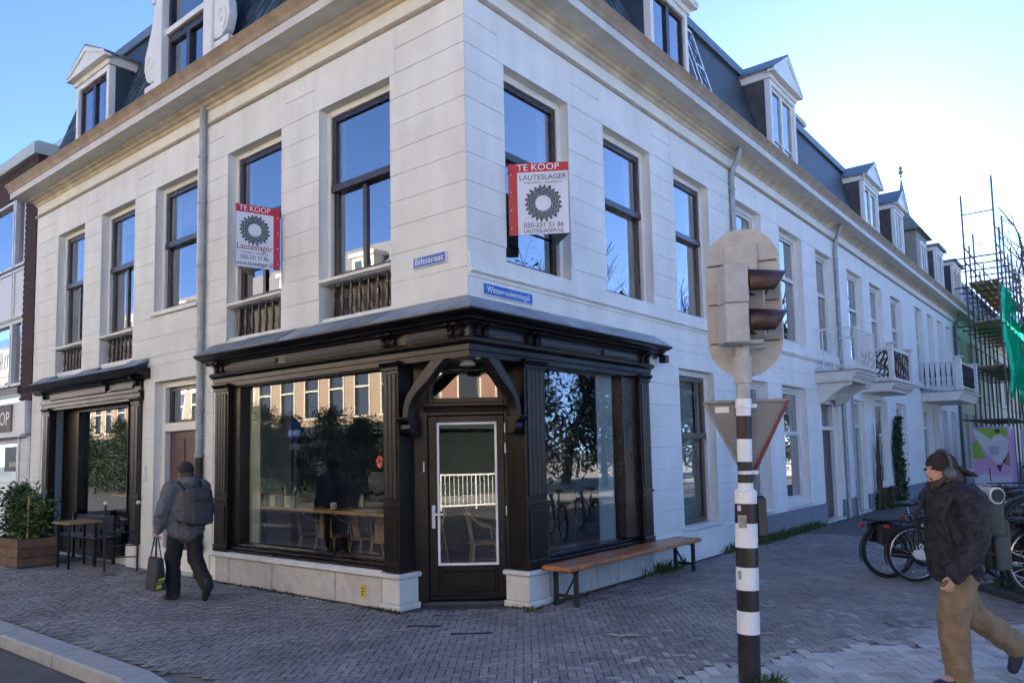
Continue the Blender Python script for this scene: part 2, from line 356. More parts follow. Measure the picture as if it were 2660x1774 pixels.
# dark rooms behind the panes
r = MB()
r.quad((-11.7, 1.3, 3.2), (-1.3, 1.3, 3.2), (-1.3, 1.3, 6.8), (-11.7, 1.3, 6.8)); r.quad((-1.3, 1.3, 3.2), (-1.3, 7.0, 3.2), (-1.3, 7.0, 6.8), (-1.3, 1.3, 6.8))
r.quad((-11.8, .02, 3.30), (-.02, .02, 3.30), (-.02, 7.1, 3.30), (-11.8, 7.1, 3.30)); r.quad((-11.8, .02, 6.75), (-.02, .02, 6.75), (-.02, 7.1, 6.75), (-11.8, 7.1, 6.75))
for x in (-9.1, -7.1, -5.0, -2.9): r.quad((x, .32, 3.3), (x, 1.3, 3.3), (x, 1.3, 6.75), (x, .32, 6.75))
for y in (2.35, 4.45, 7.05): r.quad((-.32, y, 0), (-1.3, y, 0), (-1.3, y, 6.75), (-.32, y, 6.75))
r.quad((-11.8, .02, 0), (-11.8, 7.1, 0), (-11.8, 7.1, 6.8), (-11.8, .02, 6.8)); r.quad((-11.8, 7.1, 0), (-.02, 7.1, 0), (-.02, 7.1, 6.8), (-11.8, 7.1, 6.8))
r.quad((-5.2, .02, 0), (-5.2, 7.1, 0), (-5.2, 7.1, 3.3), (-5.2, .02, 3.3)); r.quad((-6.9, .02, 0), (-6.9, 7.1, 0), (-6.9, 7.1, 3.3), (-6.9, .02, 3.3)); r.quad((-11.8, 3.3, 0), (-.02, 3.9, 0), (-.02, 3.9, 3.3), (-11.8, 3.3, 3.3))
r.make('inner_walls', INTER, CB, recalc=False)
r = MB(); r.add([(-5.2, .12, .16), (-1.22, .12, .16), (-1.2, .36, .16), (-.32, 1.12, .16), (-.12, 1.25, .16), (-.1, 3.9, .16), (-5.2, 3.9, .16)], [tuple(range(7))]); r.make('cafe_floor', M('cafe_floor', (.16, .12, .085), .5, .2, 4, .05), CB, recalc=False)
r = MB(); r.quad((-5.18, 3.2, .16), (-.12, 3.2, .16), (-.12, 3.2, 3.25), (-5.18, 3.2, 3.25)); r.make('cafe_back_wall', INTERG, CB, recalc=False)
r = MB(); r.quad((-5.18, .12, 3.0), (-.3, .12, 3.0), (-.1, 3.3, 3.0), (-5.18, 3.3, 3.0)); r.make('cafe_ceiling', INTERW, CB, recalc=False)
MB().box(-4.34, -4.30, .16, .85, .42, 3.0).make('cafe_side_panel', INTERW, CB)
MB().box(-.95, -.18, 3.06, 3.1, .42, 3.0).make('cafe_side_panel', INTERW, CB)
MB().box(-.175, -.155, 2.66, 3.05, .50, 2.9).make('window_blind', INTERW, CB); MB().box(-4.27, -4.02, .155, .175, .52, 2.9).make('window_blind', INTERW, CB)

# ---------------------------------------------------------------- wooden shopfront
SF = CB
def fluted(T, a, b, z0, z1, d, par, mat=BLACKW, n=4):
    """a pilaster: shaft with flutes, lower panel, capital and base"""
    p = MB(T); p.box(a, b, -.08, d, z0, z1); pl = p.make('pilaster', mat, par, bevel=.006)
    w = (b - a); zf = z0 + (z1 - z0) * .30
    for i in range(n):
        x0 = a + w * (.1 + .8 * i / n) + .006; x1 = a + w * (.1 + .8 * (i + 1) / n) - .006
        MB(T).prof([(d - .002, zf + .1), (d - .002, z1 - .14), (d + .016, z1 - .14), (d + .016, zf + .1)], x0, x1).make('reed', WORNW, pl, bevel=.007)
    MB(T).box(a + w * .14, b - w * .14, d - .002, d + .014, z0 + .13, zf - .06).make('lower_panel', mat, pl, bevel=.01)
    for zz, h, e in ((zf, .035, .02), (z1 - .10, .03, .022), (z0 + .06, .03, .018)):
        MB(T).box(a - e * .7, b + e * .7, -.08, d + e, zz, zz + h).make('band', mat, pl, bevel=.005)
    MB(T).prof([(-.08, z1 - .06), (d + .015, z1 - .06), (d + .05, z1 - .015), (d + .05, z1), (-.08, z1)], a - .025, b + .025).make('capital', mat, pl)
    MB(T).box(a - .01, b + .01, -.08, d + .012, z0, z0 + .055).make('base', mat, pl, bevel=.004)
    return pl
fluted(FL, -4.80, -4.46, .42, 2.74, .07, SF)
fluted(FL, -1.25, -1.00, .42, 2.74, .07, SF, n=3)
fluted(FR, .84, 1.22, .42, 2.74, .07, SF, n=4)
fluted(FR, 3.43, 3.70, .42, 2.74, .07, SF, n=3)
# entablature of the main front
csweep([(-.1, 2.70), (.05, 2.70), (.05, 2.76), (.075, 2.765), (.075, 2.82), (.10, 2.83), (.13, 2.85), (.135, 2.88), (.10, 2.90), (-.1, 2.90)], -4.86, 3.76).make('architrave', BLACKW, SF)
csweep([(-.1, 2.90), (.07, 2.90), (.07, 3.02), (-.1, 3.02)], -4.82, 3.72).make('shop_frieze', BLACKW, SF)
for seg in ((-4.55, -3.3), (-3.1, -1.15), (-.85, -.22)): MB(FL).prof([(.068, 2.915), (.068, 3.0), (.085, 2.99), (.09, 2.955), (.085, 2.92)], *seg).make('frieze_panel', WORNW, SF)
for seg in ((.22, .78), (1.15, 2.3), (2.5, 3.35)): MB(FR).prof([(.068, 2.915), (.068, 3.0), (.085, 2.99), (.09, 2.955), (.085, 2.92)], *seg).make('frieze_panel', WORNW, SF)
csweep([(-.1, 3.02), (.10, 3.02), (.12, 3.04), (.13, 3.055), (.19, 3.065), (.20, 3.085), (.26, 3.10), (.30, 3.12), (.31, 3.135), (-.1, 3.135)], -4.98, 3.98).make('shop_cornice', BLACKW, SF)
csweep([(.26, 3.136), (.315, 3.136), (.315, 3.15), (.26, 3.15)], -4.99, 3.99).make('cornice_edge', M('edge_paint', (.09, .075, .06), .4, .3), SF)
def console(T, u):
    MB(T).prof([(.06, 2.90), (.10, 2.905), (.115, 2.94), (.10, 2.97), (.13, 3.0), (.19, 3.02), (.19, 3.035), (.06, 3.035)], u - .035, u + .035).make('console', BLACKW, SF, bevel=.004)
for u in (-4.74, -4.60, -1.20, -1.06, -.17, -.05): console(FL, u)
for u in (.05, .17, .92, 1.06, 3.5, 3.64): console(FR, u)
# zinc flashing in pieces
ZP = [(.016, 3.30), (.29, 3.152), (.322, 3.142), (.30, 3.17), (.03, 3.325), (.016, 3.325)]
za = [-4.95, -4.05, -2.95, -2.55, -1.15]
for i in range(len(za) - 1): MB(FL).prof([(d, z + (.012 if i % 2 else 0)) for d, z in ZP], za[i] + .003, za[i + 1] - .003).make('zinc_sheet', ZINC, SF)
csweep([(d, z + .008) for d, z in ZP], -1.15, 1.40).make('zinc_sheet', ZINC, SF)
for a, b in ((1.403, 2.75), (2.753, 3.95)): MB(FR).prof(ZP, a, b).make('zinc_sheet', ZINC, SF)
# show windows
def showwin(T, a, b, z0, z1, par, d=-.10, wid=.09):
    w = MB(T); w.box(a, a + wid, d - .06, d + .10, z0, z1); w.box(b - wid * .4, b, d - .06, d + .10, z0, z1); w.box(a, b, d - .06, d + .10, z1 - .06, z1)
    win = w.make('show_window', BLACKW, par, bevel=.005)
    for k in range(3): MB(T).prof([(d - .06, z0 - .12 + .04 * k), (d + .16 - .045 * k, z0 - .12 + .04 * k), (d + .165 - .045 * k, z0 - .095 + .04 * k), (d - .06, z0 - .085 + .04 * k)], a - .02, b + .02).make('sill_moulding', M('sill_wood', (.03, .024, .024), .3, .3, 6, .1, coat=.3), win)
    MB(T).quad((a + wid, d, z0), (b - wid * .4, d, z0), (b - wid * .4, d, z1 - .06), (a + wid, d, z1 - .06)).make('pane', GLSH, win, recalc=False)
    return win
SW1 = showwin(FL, -4.47, -1.25, .55, 2.74, SF, wid=.2)
SW2 = showwin(FR, 1.22, 3.44, .53, 2.74, SF, wid=.02)
MB(FR).box(3.09, 3.43, -.16, -.0, .53, 2.74).make('door_post', BROWN, SF, bevel=.006)
# stone plinths
jn = [-4.79, -4.43, -3.42, -2.13, -1.30]
for a, b in zip(jn[:-1], jn[1:]):
    MB(FL).box(a + .006, b - .006, -.06, .055, .0, .345).make('plinth_stone', STONE, SF, bevel=.012)
MB(FL).prof([(-.1, .345), (.075, .345), (.10, .36), (.10, .385), (.06, .42), (-.1, .425)], -4.84, -1.30).make('coping', STONEL, SF)
MB(FL).box(-4.78, -1.3, -.1, .035, 0, .34).make('plinth_core', M('mortar', (.12, .12, .11), .9), SF)
for a, b in ((1.25, 2.25), (2.25, 2.75), (2.75, 3.72)): MB(FR).box(a + .008, b - .008, -.06, .05, 0, .28).make('plinth_stone', STONE, SF, bevel=.01)
MB(FR).box(1.25, 3.7, -.1, .03, 0, .30).make('plinth_core', MATS['mortar'], SF)
MB(FR).prof([(-.1, .28), (.07, .28), (.09, .30), (.09, .33), (.04, .42), (-.1, .425)], 1.23, 3.74).make('coping', STONEL, SF)
# corner pier stones
for x0, x1, y0, y1 in ((-1.31, -.99, -.09, .25), (-.27, .10, .81, 1.24)):
    MB().box(x0, x1, y0, y1, .0, .07).make('pier_foot', STONEL, SF, bevel=.012)
    MB().box(x0 + .02, x1 - .02, y0 + .02, y1 - .02, .07, .345).make('pier_stone', STONEL, SF, bevel=.01)
    MB().box(x0 - .01, x1 + .01, y0 - .01, y1 + .01, .345, .40).make('pier_cap', STONEL, SF, bevel=.016)
    MB().box(x0 + .047, x1 - .047, y0 + .047, y1 - .047, .40, 2.71).make('corner_post', BLACKW, SF, bevel=.008)
# ---------------------------------------------------------------- corner door
DA = Vector((-1.05, 0, 0)); DV = Vector((.7845, .62013, 0)); DN = Vector((-.62013, .7845, 0))
FD = lambda u, d, z: (DA.x + DV.x * u - DN.x * d, DA.y + DV.y * u - DN.y * d, z)
REC = .24
dr = MB(FD); dr.box(.10, .285, -REC - .1, -REC + .06, .04, 2.78); dr.box(1.155, 1.34, -REC - .1, -REC + .06, .04, 2.78); dr.box(.285, 1.155, -REC - .1, -REC + .05, 2.135, 2.28); dr.box(.285, 1.155, -REC - .1, -REC + .05, 2.70, 2.80)
DOORF = dr.make('door_frame', BLACKW, SF, bevel=.006)
MB(FD).prof([(-REC + .04, 2.17), (-REC + .09, 2.175), (-REC + .11, 2.21), (-REC + .07, 2.24), (-REC + .04, 2.25)], .24, 1.20).make('transom_moulding', WORNW, DOORF)
f = MB(FD); f.box(.285, .345, -REC - .06, -REC + .02, 2.28, 2.70); f.box(1.095, 1.155, -REC - .06, -REC + .02, 2.28, 2.70); f.box(.345, 1.095, -REC - .06, -REC + .02, 2.28, 2.335); f.box(.345, 1.095, -REC - .06, -REC + .02, 2.66, 2.70)
f.make('fanlight_frame', BLACKW, DOORF, bevel=.005)
MB(FD).quad((.345, -REC - .02, 2.335), (1.095, -REC - .02, 2.335), (1.095, -REC - .02, 2.66), (.345, -REC - .02, 2.66)).make('fanlight_pane', GLSH, DOORF, recalc=False)
l = MB(FD); e0, e1 = -REC - .055, -REC
l.box(.288, .395, e0, e1, .06, 2.13); l.box(1.06, 1.152, e0, e1, .06, 2.13); l.box(.395, 1.06, e0, e1, 2.04, 2.13); l.box(.395, 1.06, e0, e1, .06, .46)
LEAF = l.make('door_leaf', BLACKW, SF, bevel=.005)
w = MB(FD); q = .026; w.box(.385, .385 + q, e1 - .005, e1 + .014, .445, 2.055); w.box(1.07 - q, 1.07, e1 - .005, e1 + .014, .445, 2.055); w.box(.385 + q, 1.07 - q, e1 - .005, e1 + .014, .445, .445 + q); w.box(.385 + q, 1.07 - q, e1 - .005, e1 + .014, 2.055 - q, 2.055)
w.make('white_glazing_bead', M('bright_white_paint', (.82, .83, .84), .35, .02, 4, 0), LEAF, bevel=.002)
MB(FD).quad((.395, -REC - .02, .46), (1.06, -REC - .02, .46), (1.06, -REC - .02, 2.04), (.395, -REC - .02, 2.04)).make('door_pane', GLSH, LEAF, recalc=False)
MB(FD).box(.43, 1.03, -REC - .002, -REC + .014, .15, .38).make('kick_panel', BLACKW, LEAF, bevel=.012)
MB(FD).box(.29, 1.15, -REC - .002, -REC + .03, .065, .115).make('weather_bar', BLACKW, LEAF, bevel=.01)
MB(FD).box(.20, 1.24, -REC - .2, -REC + .045, .0, .05).make('threshold', M('threshold_stone', (.05, .055, .065), .5, .3), SF, bevel=.006)
ALU = M('white_metal', (.72, .72, .74), .35, .05, 6, 0, metal=.2)
h = MB(FD); h.box(.318, .358, e1, e1 + .012, .86, 1.12); h.box(.33, .346, e1 + .012, e1 + .05, 1.01, 1.03); h.box(.33, .455, e1 + .04, e1 + .055, 1.008, 1.032); h.make('door_handle', ALU, LEAF, bevel=.003)
for z in (1.98, 1.75, 1.05, .25): MB(FD).box(1.158, 1.172, -REC + .058, -REC + .072, z - .055, z + .055).make('hinge', ALU, DOORF, bevel=.002)
lettering('1', .17, ALU, (FD(.24, -REC + .0625, 1.55), DV, Vector((0, 0, 1))), DOORF, name='house_number', sx=.8)
# soffit above the entrance and the wall behind the posts
s = MB(); s.add([(-1.3, .0, 2.72), (0, 0, 2.72), (0, 1.2, 2.72), (-.3, 1.2, 2.72), (-1.3, .3, 2.72)], [(0, 1, 2, 3, 4)]); s.make('entrance_soffit', BLACKW, SF, recalc=False)
MB().lathe([(.02, 0), (.09, .005), (.085, .03), (.06, .06), (.02, .075)], (-.22, .22, 2.635), 14).make('soffit_lamp', M('lamp_glass', (.5, .5, .48), .2, .05), SF, smooth=True)
# curved braces
def brace(T, flip):
    oc = [(.965, 2.10), (.955, 2.20), (.915, 2.31), (.83, 2.42), (.70, 2.545), (.56, 2.66), (.44, 2.755), (.30, 2.815), (.0, 2.835)]
    ic = [(.0, 2.74), (.22, 2.725), (.34, 2.675), (.45, 2.59), (.56, 2.49), (.68, 2.41), (.79, 2.32), (.86, 2.21), (.875, 2.10)]
    def cat(P, m=4):
        o = []
        for i in range(len(P) - 1):
            p0, p1, p2, p3 = P[max(i - 1, 0)], P[i], P[i + 1], P[min(i + 2, len(P) - 1)]
            for k in range(m):
                t = k / m; o.append(tuple(.5 * (2 * b_ + (c_ - a_) * t + (2 * a_ - 5 * b_ + 4 * c_ - d_) * t * t + (3 * b_ - a_ - 3 * c_ + d_) * t ** 3) for a_, b_, c_, d_ in zip(p0, p1, p2, p3)))
        return o + [P[-1]]
    oc, ic = cat(oc), cat(ic)
    k = .84 if flip else 1.
    pts = [((-u if not flip else u * k), z) for u, z in oc + ic]
    # quads between the two curves
    b = MB(T); n = len(oc); O = [((-u if not flip else u * k), z) for u, z in oc]; I = [((-u if not flip else u * k), z) for u, z in reversed(ic)]
    vs = []
    for (x, z), (x2, z2) in zip(O, I): vs += [(x, -.07, z), (x, .045, z), (x2, .045, z2), (x2, -.07, z2)]
    fs = [(0, 1, 2, 3), (4 * n - 4, 4 * n - 3, 4 * n - 2, 4 * n - 1)]
    for i in range(n - 1):
        for j in range(4): fs.append((4 * i + j, 4 * i + (j + 1) % 4, 4 * i + 4 + (j + 1) % 4, 4 * i + 4 + j))
    b.add(vs, fs); br = b.make('brace', WORNW, SF, bevel=.006)
    c = .93 * (-1 if not flip else k); s_ = 1
    MB(T).prof([(-.08, 1.90), (.02, 1.92), (.05, 1.98), (.04, 2.03), (.08, 2.06), (.10, 2.09), (.10, 2.11), (-.08, 2.11)], c - .085, c + .085).make('corbel', BLACKW, SF, bevel=.006)
brace(FL, False); brace(FR, True)

# ---------------------------------------------------------------- left shopfront and house door
fluted(FL, -11.10, -10.80, .36, 2.72, .05, SF, n=2); fluted(FL, -7.40, -7.12, .36, 2.72, .05, SF, mat=WORNW, n=2)
def lsweep(poly, a, b, name, mat): return MB(FL).prof(poly, a, b).make(name, mat, SF)
lsweep([(-.1, 2.68), (.04, 2.68), (.04, 2.72), (.07, 2.73), (.07, 2.79), (.10, 2.80), (.10, 2.83), (-.1, 2.84)], -11.15, -7.08, 'architrave', BLACKW)
lsweep([(-.1, 2.84), (.05, 2.84), (.05, 3.0), (-.1, 3.0)], -11.12, -7.1, 'shop_frieze', BLACKW)
for a, b in ((-10.75, -8.35), (-8.2, -7.35)): lsweep([(.048, 2.86), (.048, 2.985), (.07, 2.97), (.07, 2.88)], a, b, 'frieze_panel', WORNW)
lsweep([(-.1, 3.0), (.08, 3.0), (.12, 3.04), (.20, 3.07), (.28, 3.14), (.30, 3.17), (-.1, 3.17)], -11.45, -6.85, 'shop_cornice', BLACKW)
for a, b in ((-11.2, -10.5), (-10.5, -9.3), (-9.3, -8.6), (-8.6, -7.45), (-7.45, -6.9)): MB(FL).prof([(.03, 3.28), (.28, 3.177), (.31, 3.175), (.29, 3.19), (.035, 3.34 if (b - a) < .8 else 3.30)], a + .004, b - .004).make('zinc_sheet', ZINC, SF)
for u in (-11.0, -8.27, -7.22): console(FL, u)
SW3 = showwin(FL, -10.1, -8.02, .72, 2.68, SF, d=-.28, wid=.06)
MB(FL).box(-10.8, -10.1, -.36, -.2, .3, 2.68).make('side_panel', BLACKW, SF)
b = MB(FL); b.box(-8.02, -7.92, -.38, -.2, .1, 2.68); b.box(-7.46, -7.40, -.38, -.2, .1, 2.68); b.box(-7.92, -7.46, -.38, -.2, 2.2, 2.3); b.make('shop_door_frame', BLACKW, SF, bevel=.006)
b = MB(FL); b.box(-7.92, -7.84, -.36, -.3, .12, 2.2); b.box(-7.54, -7.46, -.36, -.3, .12, 2.2); b.box(-7.84, -7.54, -.36, -.3, .12, .75); b.box(-7.84, -7.54, -.36, -.3, 2.1, 2.2); SD = b.make('shop_door', BLACKW, SF, bevel=.005)
MB(FL).quad((-7.84, -.33, .75), (-7.54, -.33, .75), (-7.54, -.33, 2.1), (-7.84, -.33, 2.1)).make('door_pane', GLSH, SD, recalc=False)
MB(FL).quad((-7.92, -.33, 2.3), (-7.46, -.33, 2.3), (-7.46, -.33, 2.66), (-7.92, -.33, 2.66)).make('fanlight_pane', GLSH, SD, recalc=False)
MB(FL).box(-7.90, -7.865, -.30, -.285, .92, 1.22).make('door_handle', ALU, SD, bevel=.003)
MB(FL).box(-10.75, -8.02, -.36, -.16, .0, .62).make('stall_riser', BLACKW, SF, bevel=.01)
for a, b in ((-10.55, -9.75), (-9.65, -8.9), (-8.8, -8.1)): MB(FL).box(a, b, -.162, -.14, .12, .5).make('riser_panel', BLACKW, SF, bevel=.012)
MB(FL).box(-11.12, -10.78, -.05, .10, 0, .36).make('pier_stone', STONEL, SF, bevel=.012); MB(FL).box(-7.42, -7.10, -.05, .10, 0, .36).make('pier_stone', STONEL, SF, bevel=.012)
MB(FL).box(-8.0, -7.44, -.4, .0, 0, .11).make('step', STONE, SF, bevel=.01)
# house door
b = MB(FL); b.box(-6.70, -6.58, -.26, -.10, 0, 2.93); b.box(-5.54, -5.42, -.26, -.10, 0, 2.93); b.box(-6.58, -5.54, -.26, -.10, 2.83, 2.93); b.box(-6.58, -5.54, -.26, -.10, 2.14, 2.27)
HD = b.make('house_door_frame', WHITEP, CB, bevel=.006)
DOORP = M('purple_brown_paint', (.085, .04, .045), .4, .15, 5, .05, coat=.2)
b = MB(FL); b.box(-6.58, -5.54, -.24, -.19, .05, 2.14); HL = b.make('house_door_leaf', DOORP, CB, bevel=.005)
for z0, z1 in ((.2, .85), (.98, 1.45), (1.56, 2.02)):
    for a, c in ((-6.47, -6.11), (-6.01, -5.65)): MB(FL).box(a, c, -.192, -.175, z0, z1).make('door_panel', DOORP, HL, bevel=.012)
b = MB(FL); b.box(-6.58, -6.52, -.24, -.17, 2.27, 2.83); b.box(-5.6, -5.54, -.24, -.17, 2.27, 2.83); b.box(-6.52, -5.6, -.24, -.17, 2.27, 2.32); b.box(-6.52, -5.6, -.24, -.17, 2.78, 2.83); b.make('fanlight_frame', BROWN, HD, bevel=.004)
MB(FL).quad((-6.52, -.2, 2.32), (-5.6, -.2, 2.32), (-5.6, -.2, 2.78), (-6.52, -.2, 2.78)).make('fanlight_pane', GLUP, HD, recalc=False)
MB(FL).box(-6.72, -5.4, -.2, .05, 0, .06).make('step', STONE, CB, bevel=.008)
MB(FL).box(-7.0, -5.0, -.02, .03, 0, .36).make('plinth', PLASTERW, CB, bevel=.006)
MB(FL).box(LX0, -11.12, -.02, .03, 0, .36).make('plinth', PLASTERW, CB, bevel=.006)
b = MB(FL); b.box(-7.0, -6.93, .014, .045, 1.36, 1.60); b.make('doorbell_panel', ALU, CB, bevel=.006)

# ---------------------------------------------------------------- drainpipes
def pipe(pts, r, par, T, mat=PIPE, clips=(), name='drainpipe'):
    p = MB(T).tube(pts, r, 12).make(name, mat, par, smooth=True)
    for u, d, z in clips:
        MB(T).lathe([(r + .002, -.02), (r + .012, -.018), (r + .012, .018), (r + .002, .02)], (u, d, z), 12).make('pipe_clip', mat, p, smooth=False); MB(T).box(u - .008, u + .008, .0, d - r + .01, z - .012, z + .012).make('pipe_bracket', mat, p)
    return p
pu = -5.22
pipe([(pu, .075, 1.75), (pu, .075, 7.02)], .05, CB, FL, clips=[(pu, .075, z) for z in (2.42, 3.5, 4.55, 5.5, 6.2)])
MB(FL).lathe([(.056, -.03), (.066, -.028), (.066, .03), (.05, .034)], (pu, .075, 1.75), 12).make('pipe_collar', PIPE, CB)
pipe([(pu, .075, .0), (pu, .075, 1.74)], .058, CB, FL, mat=BLACK, clips=[(pu, .075, 1.2), (pu, .075, .45)])
pipe([(7.02, .24, 7.02), (7.02, .22, 6.9), (7.02, .08, 6.62), (7.02, .065, 6.4), (7.02, .065, .0)], .048, CB, FR, clips=[(7.02, .065, z) for z in (6.3, 5.0, 3.9, 2.6, 1.2)])

# ---------------------------------------------------------------- roof
def roof_pt_L(u, s): return (u, -.04 + .68 * s, 7.25 + 2.5 * s)     # s 0..1 up the slope
rf = MB(); dz = .68
rf.add([(-11.75, .0, 7.24), (.0, .0, 7.24), (-dz, dz, 9.74), (-11.2, dz, 9.74), (0, 7.1, 7.24), (-dz, 7.1, 9.74), (-11.75, 7.1, 7.24), (-11.2, 7.1, 9.74)],
       [(0, 1, 2, 3), (1, 4, 5, 2), (3, 2, 5, 7), (6, 0, 3, 7)])
ROOF = rf.make('roof', SLATE, CB, recalc=False)
def corner_cap():
    b = MB(); z0, z1 = 9.56, 9.80
    for P, Q in (((-11.2, dz - .06, 0), (-dz + .06, dz - .06, 0)), ((-dz + .06, dz - .06, 0), (-dz + .06, 7.1, 0))):
        P, Q = Vector(P), Vector(Q); t = (Q - P).normalized(); nn = Vector((t.y, -t.x, 0))
        b.add([tuple(P + nn * .05 + Vector((0, 0, z0))), tuple(Q + nn * .05 + Vector((0, 0, z0))), tuple(Q + Vector((0, 0, z1))), tuple(P + Vector((0, 0, z1))), tuple(P - nn * .2 + Vector((0, 0, z1))), tuple(Q - nn * .2 + Vector((0, 0, z1)))], [(0, 1, 2, 3), (3, 2, 5, 4)])
    return b
corner_cap().make('roof_capping', M('zinc_blue', (.14, .18, .21), .5, .25, 3, .1, metal=.3), ROOF)
# lozenge slates laid on both slopes: the lower rows as pieces, the rest as one mass
def slate_mesh():
    b = MB(); s = .155; b.add([(0, .024, -s), (s * .72, .016, 0), (0, .004, s), (-s * .72, .016, 0), (0, 0, -s), (s * .72, 0, 0), (-s * .72, 0, 0)], [(0, 1, 2, 3), (0, 4, 5, 1), (0, 3, 6, 4)])
    return b.mesh('slate', SLATE, recalc=False)
SLM = slate_mesh(); ta = math.atan2(.68, 2.5); nsl = 0; rest = MB()
L_ = math.hypot(.68, 2.5)
skipL = [(-10.05, -8.45), (-7.2, -4.6)]; skipR = [(4.1, 5.8)]
for T_, u0, u1, sk in (('L', -11.6, -.1, skipL), ('R', .1, 7.0, skipR)):
    j = 0; h = .04
    while h < L_ - .2:
        u = u0 + (.112 if j % 2 else 0)
        while u < u1:
            s_ = h / L_; inset = dz * s_
            ok = not any(a < u < b for a, b in sk) and (u < -inset if T_ == 'L' else u > inset) and (T_ == 'R' or u > -11.7 + .55 * s_ + .1)
            if ok:
                if T_ == 'L': m = Matrix.Translation((u, dz * s_ - .01, 7.24 + 2.5 * s_)) @ Matrix.Rotation(-ta, 4, 'X') @ Matrix.Scale(-1, 4, (0, 1, 0))
                else: m = Matrix.Translation((-dz * s_ + .01, u, 7.24 + 2.5 * s_)) @ Matrix.Rotation(-ta, 4, 'Y') @ Matrix.Rotation(-math.pi / 2, 4, 'Z')
                m = m @ Matrix.Rotation(RN.uniform(-.03, .03), 4, 'Y')
                if T_ == 'L' and h < 1.45 and nsl < 240 and (u > -4.7):
                    o = link('slate', SLM, ROOF); o.matrix_local = Matrix.Translation((0, 0, 0)) @ m; nsl += 1
                else:
                    rest.add([tuple(m @ v.co) for v in SLM.vertices], [tuple(p.vertices) for p in SLM.polygons])
            u += .224
        h += .155; j += 1
rest.make('slates', SLATE, ROOF, recalc=False, kind='stuff')

def dormer(T, a, b, z0, z1, pk, par, depth=1.6, d0=.02, over=.14, cheek=SLATEB, fr=.10, fm=BROWN, frame=WHITEP, gl=GLUP, mid=True, roofm=None, name='dormer', pedi=True):
    roofm = roofm or MATS['zinc_blue']
    w = MB(T); w.box(a, a + fr, d0 - .12, d0, z0, z1); w.box(b - fr, b, d0 - .12, d0, z0, z1); w.box(a + fr, b - fr, d0 - .12, d0, z1 - fr, z1)
    D = w.make(name, frame, par, bevel=.006)
    for x in (a + .01, b - .01): MB(T).quad((x, d0 - .1, z0), (x, d0 - .1, z1), (x, d0 - depth, z1), (x, d0 - depth, z0)).make('dormer_cheek', cheek, D, recalc=False)
    m = (a + b) / 2
    # entablature and gable roof
    MB(T).box(a - .05, b + .05, d0 - depth, d0 + .03, z1, z1 + .14).make('dormer_frieze', frame, D, bevel=.004)
    zt = z1 + .14; ao, bo = a - over, b + over
    if pedi:
        MB(T).add([(ao + .02, d0 + over - .02, zt), (bo - .02, d0 + over - .02, zt), (m, d0 + over - .02, pk - .03), (ao + .02, d0 - depth, zt), (bo - .02, d0 - depth, zt), (m, d0 - depth, pk - .03)], [(0, 1, 2), (3, 5, 4), (0, 3, 4, 1), (1, 4, 5, 2), (2, 5, 3, 0)]).make('gable', frame, D)
        for e0_, e1_ in ((ao, m), (bo, m)):
            MB(T).add([(e0_, d, z) for d in (d0 - depth, d0 + over + .01) for z in (zt + .0, zt + .035)] + [(m, d, z) for d in (d0 - depth, d0 + over + .01) for z in (pk - .02, pk + .015)], [(0, 1, 3, 2), (4, 6, 7, 5), (0, 4, 5, 1), (2, 3, 7, 6), (1, 5, 7, 3), (0, 2, 6, 4)]).make('dormer_roof', roofm, D)
            sg_ = 1 if e0_ < m else -1
            MB(T).add([(e0_ + sg_ * .02, d, z) for d in (d0 + over - .021, d0 + over + .012) for z in (zt - .02, zt + .03)] + [(m, d, z) for d in (d0 + over - .021, d0 + over + .012) for z in (pk - .13, pk - .03)], [(0, 1, 3, 2), (4, 6, 7, 5), (0, 4, 5, 1), (2, 3, 7, 6), (1, 5, 7, 3), (0, 2, 6, 4)]).make('raking_cornice', frame, D)
        MB(T).box(ao + .01, bo - .01, d0, d0 + over + .005, zt - .05, zt + .0).make('pediment_base', frame, D, bevel=.008)
    else:
        MB(T).box(ao, bo, d0 - depth, d0 + over, zt, zt + .1).make('dormer_roof', roofm, D, bevel=.01)
    ia, ib, it = a + fr, b - fr, z1 - fr
    s = MB(T); e0, e1 = d0 - .10, d0 - .05; sw = .06
    s.box(ia, ia + sw, e0, e1, z0, it); s.box(ib - sw, ib, e0, e1, z0, it); s.box(m - .05, m + .05, e0, e1 + .01, z0, it); s.box(ia + sw, ib - sw, e0, e1, it - sw, it)
    if mid: s.box(ia + sw, m - .05, e0, e1 - .01, z0 + (it - z0) * .42, z0 + (it - z0) * .42 + .03); s.box(m + .05, ib - sw, e0, e1 - .01, z0 + (it - z0) * .42, z0 + (it - z0) * .42 + .03)
    s.make('casement', fm, D, bevel=.003)
    for x0, x1 in ((ia + sw, m - .05), (m + .05, ib - sw)): MB(T).quad((x0, e0 + .02, z0), (x1, e0 + .02, z0), (x1, e0 + .02, it - sw), (x0, e0 + .02, it - sw)).make('pane', gl, D, recalc=False)
    MB(T).quad((a, d0 - .6, z0), (b, d0 - .6, z0), (b, d0 - .6, z1), (a, d0 - .6, z1)).make('inner_wall', INTER, D, recalc=False)
    return D
dormer(FL, -10.02, -8.62, 7.26, 8.86, 9.42, CB)
dormer(FR, 4.26, 5.56, 7.26, 8.92, 9.55, CB)
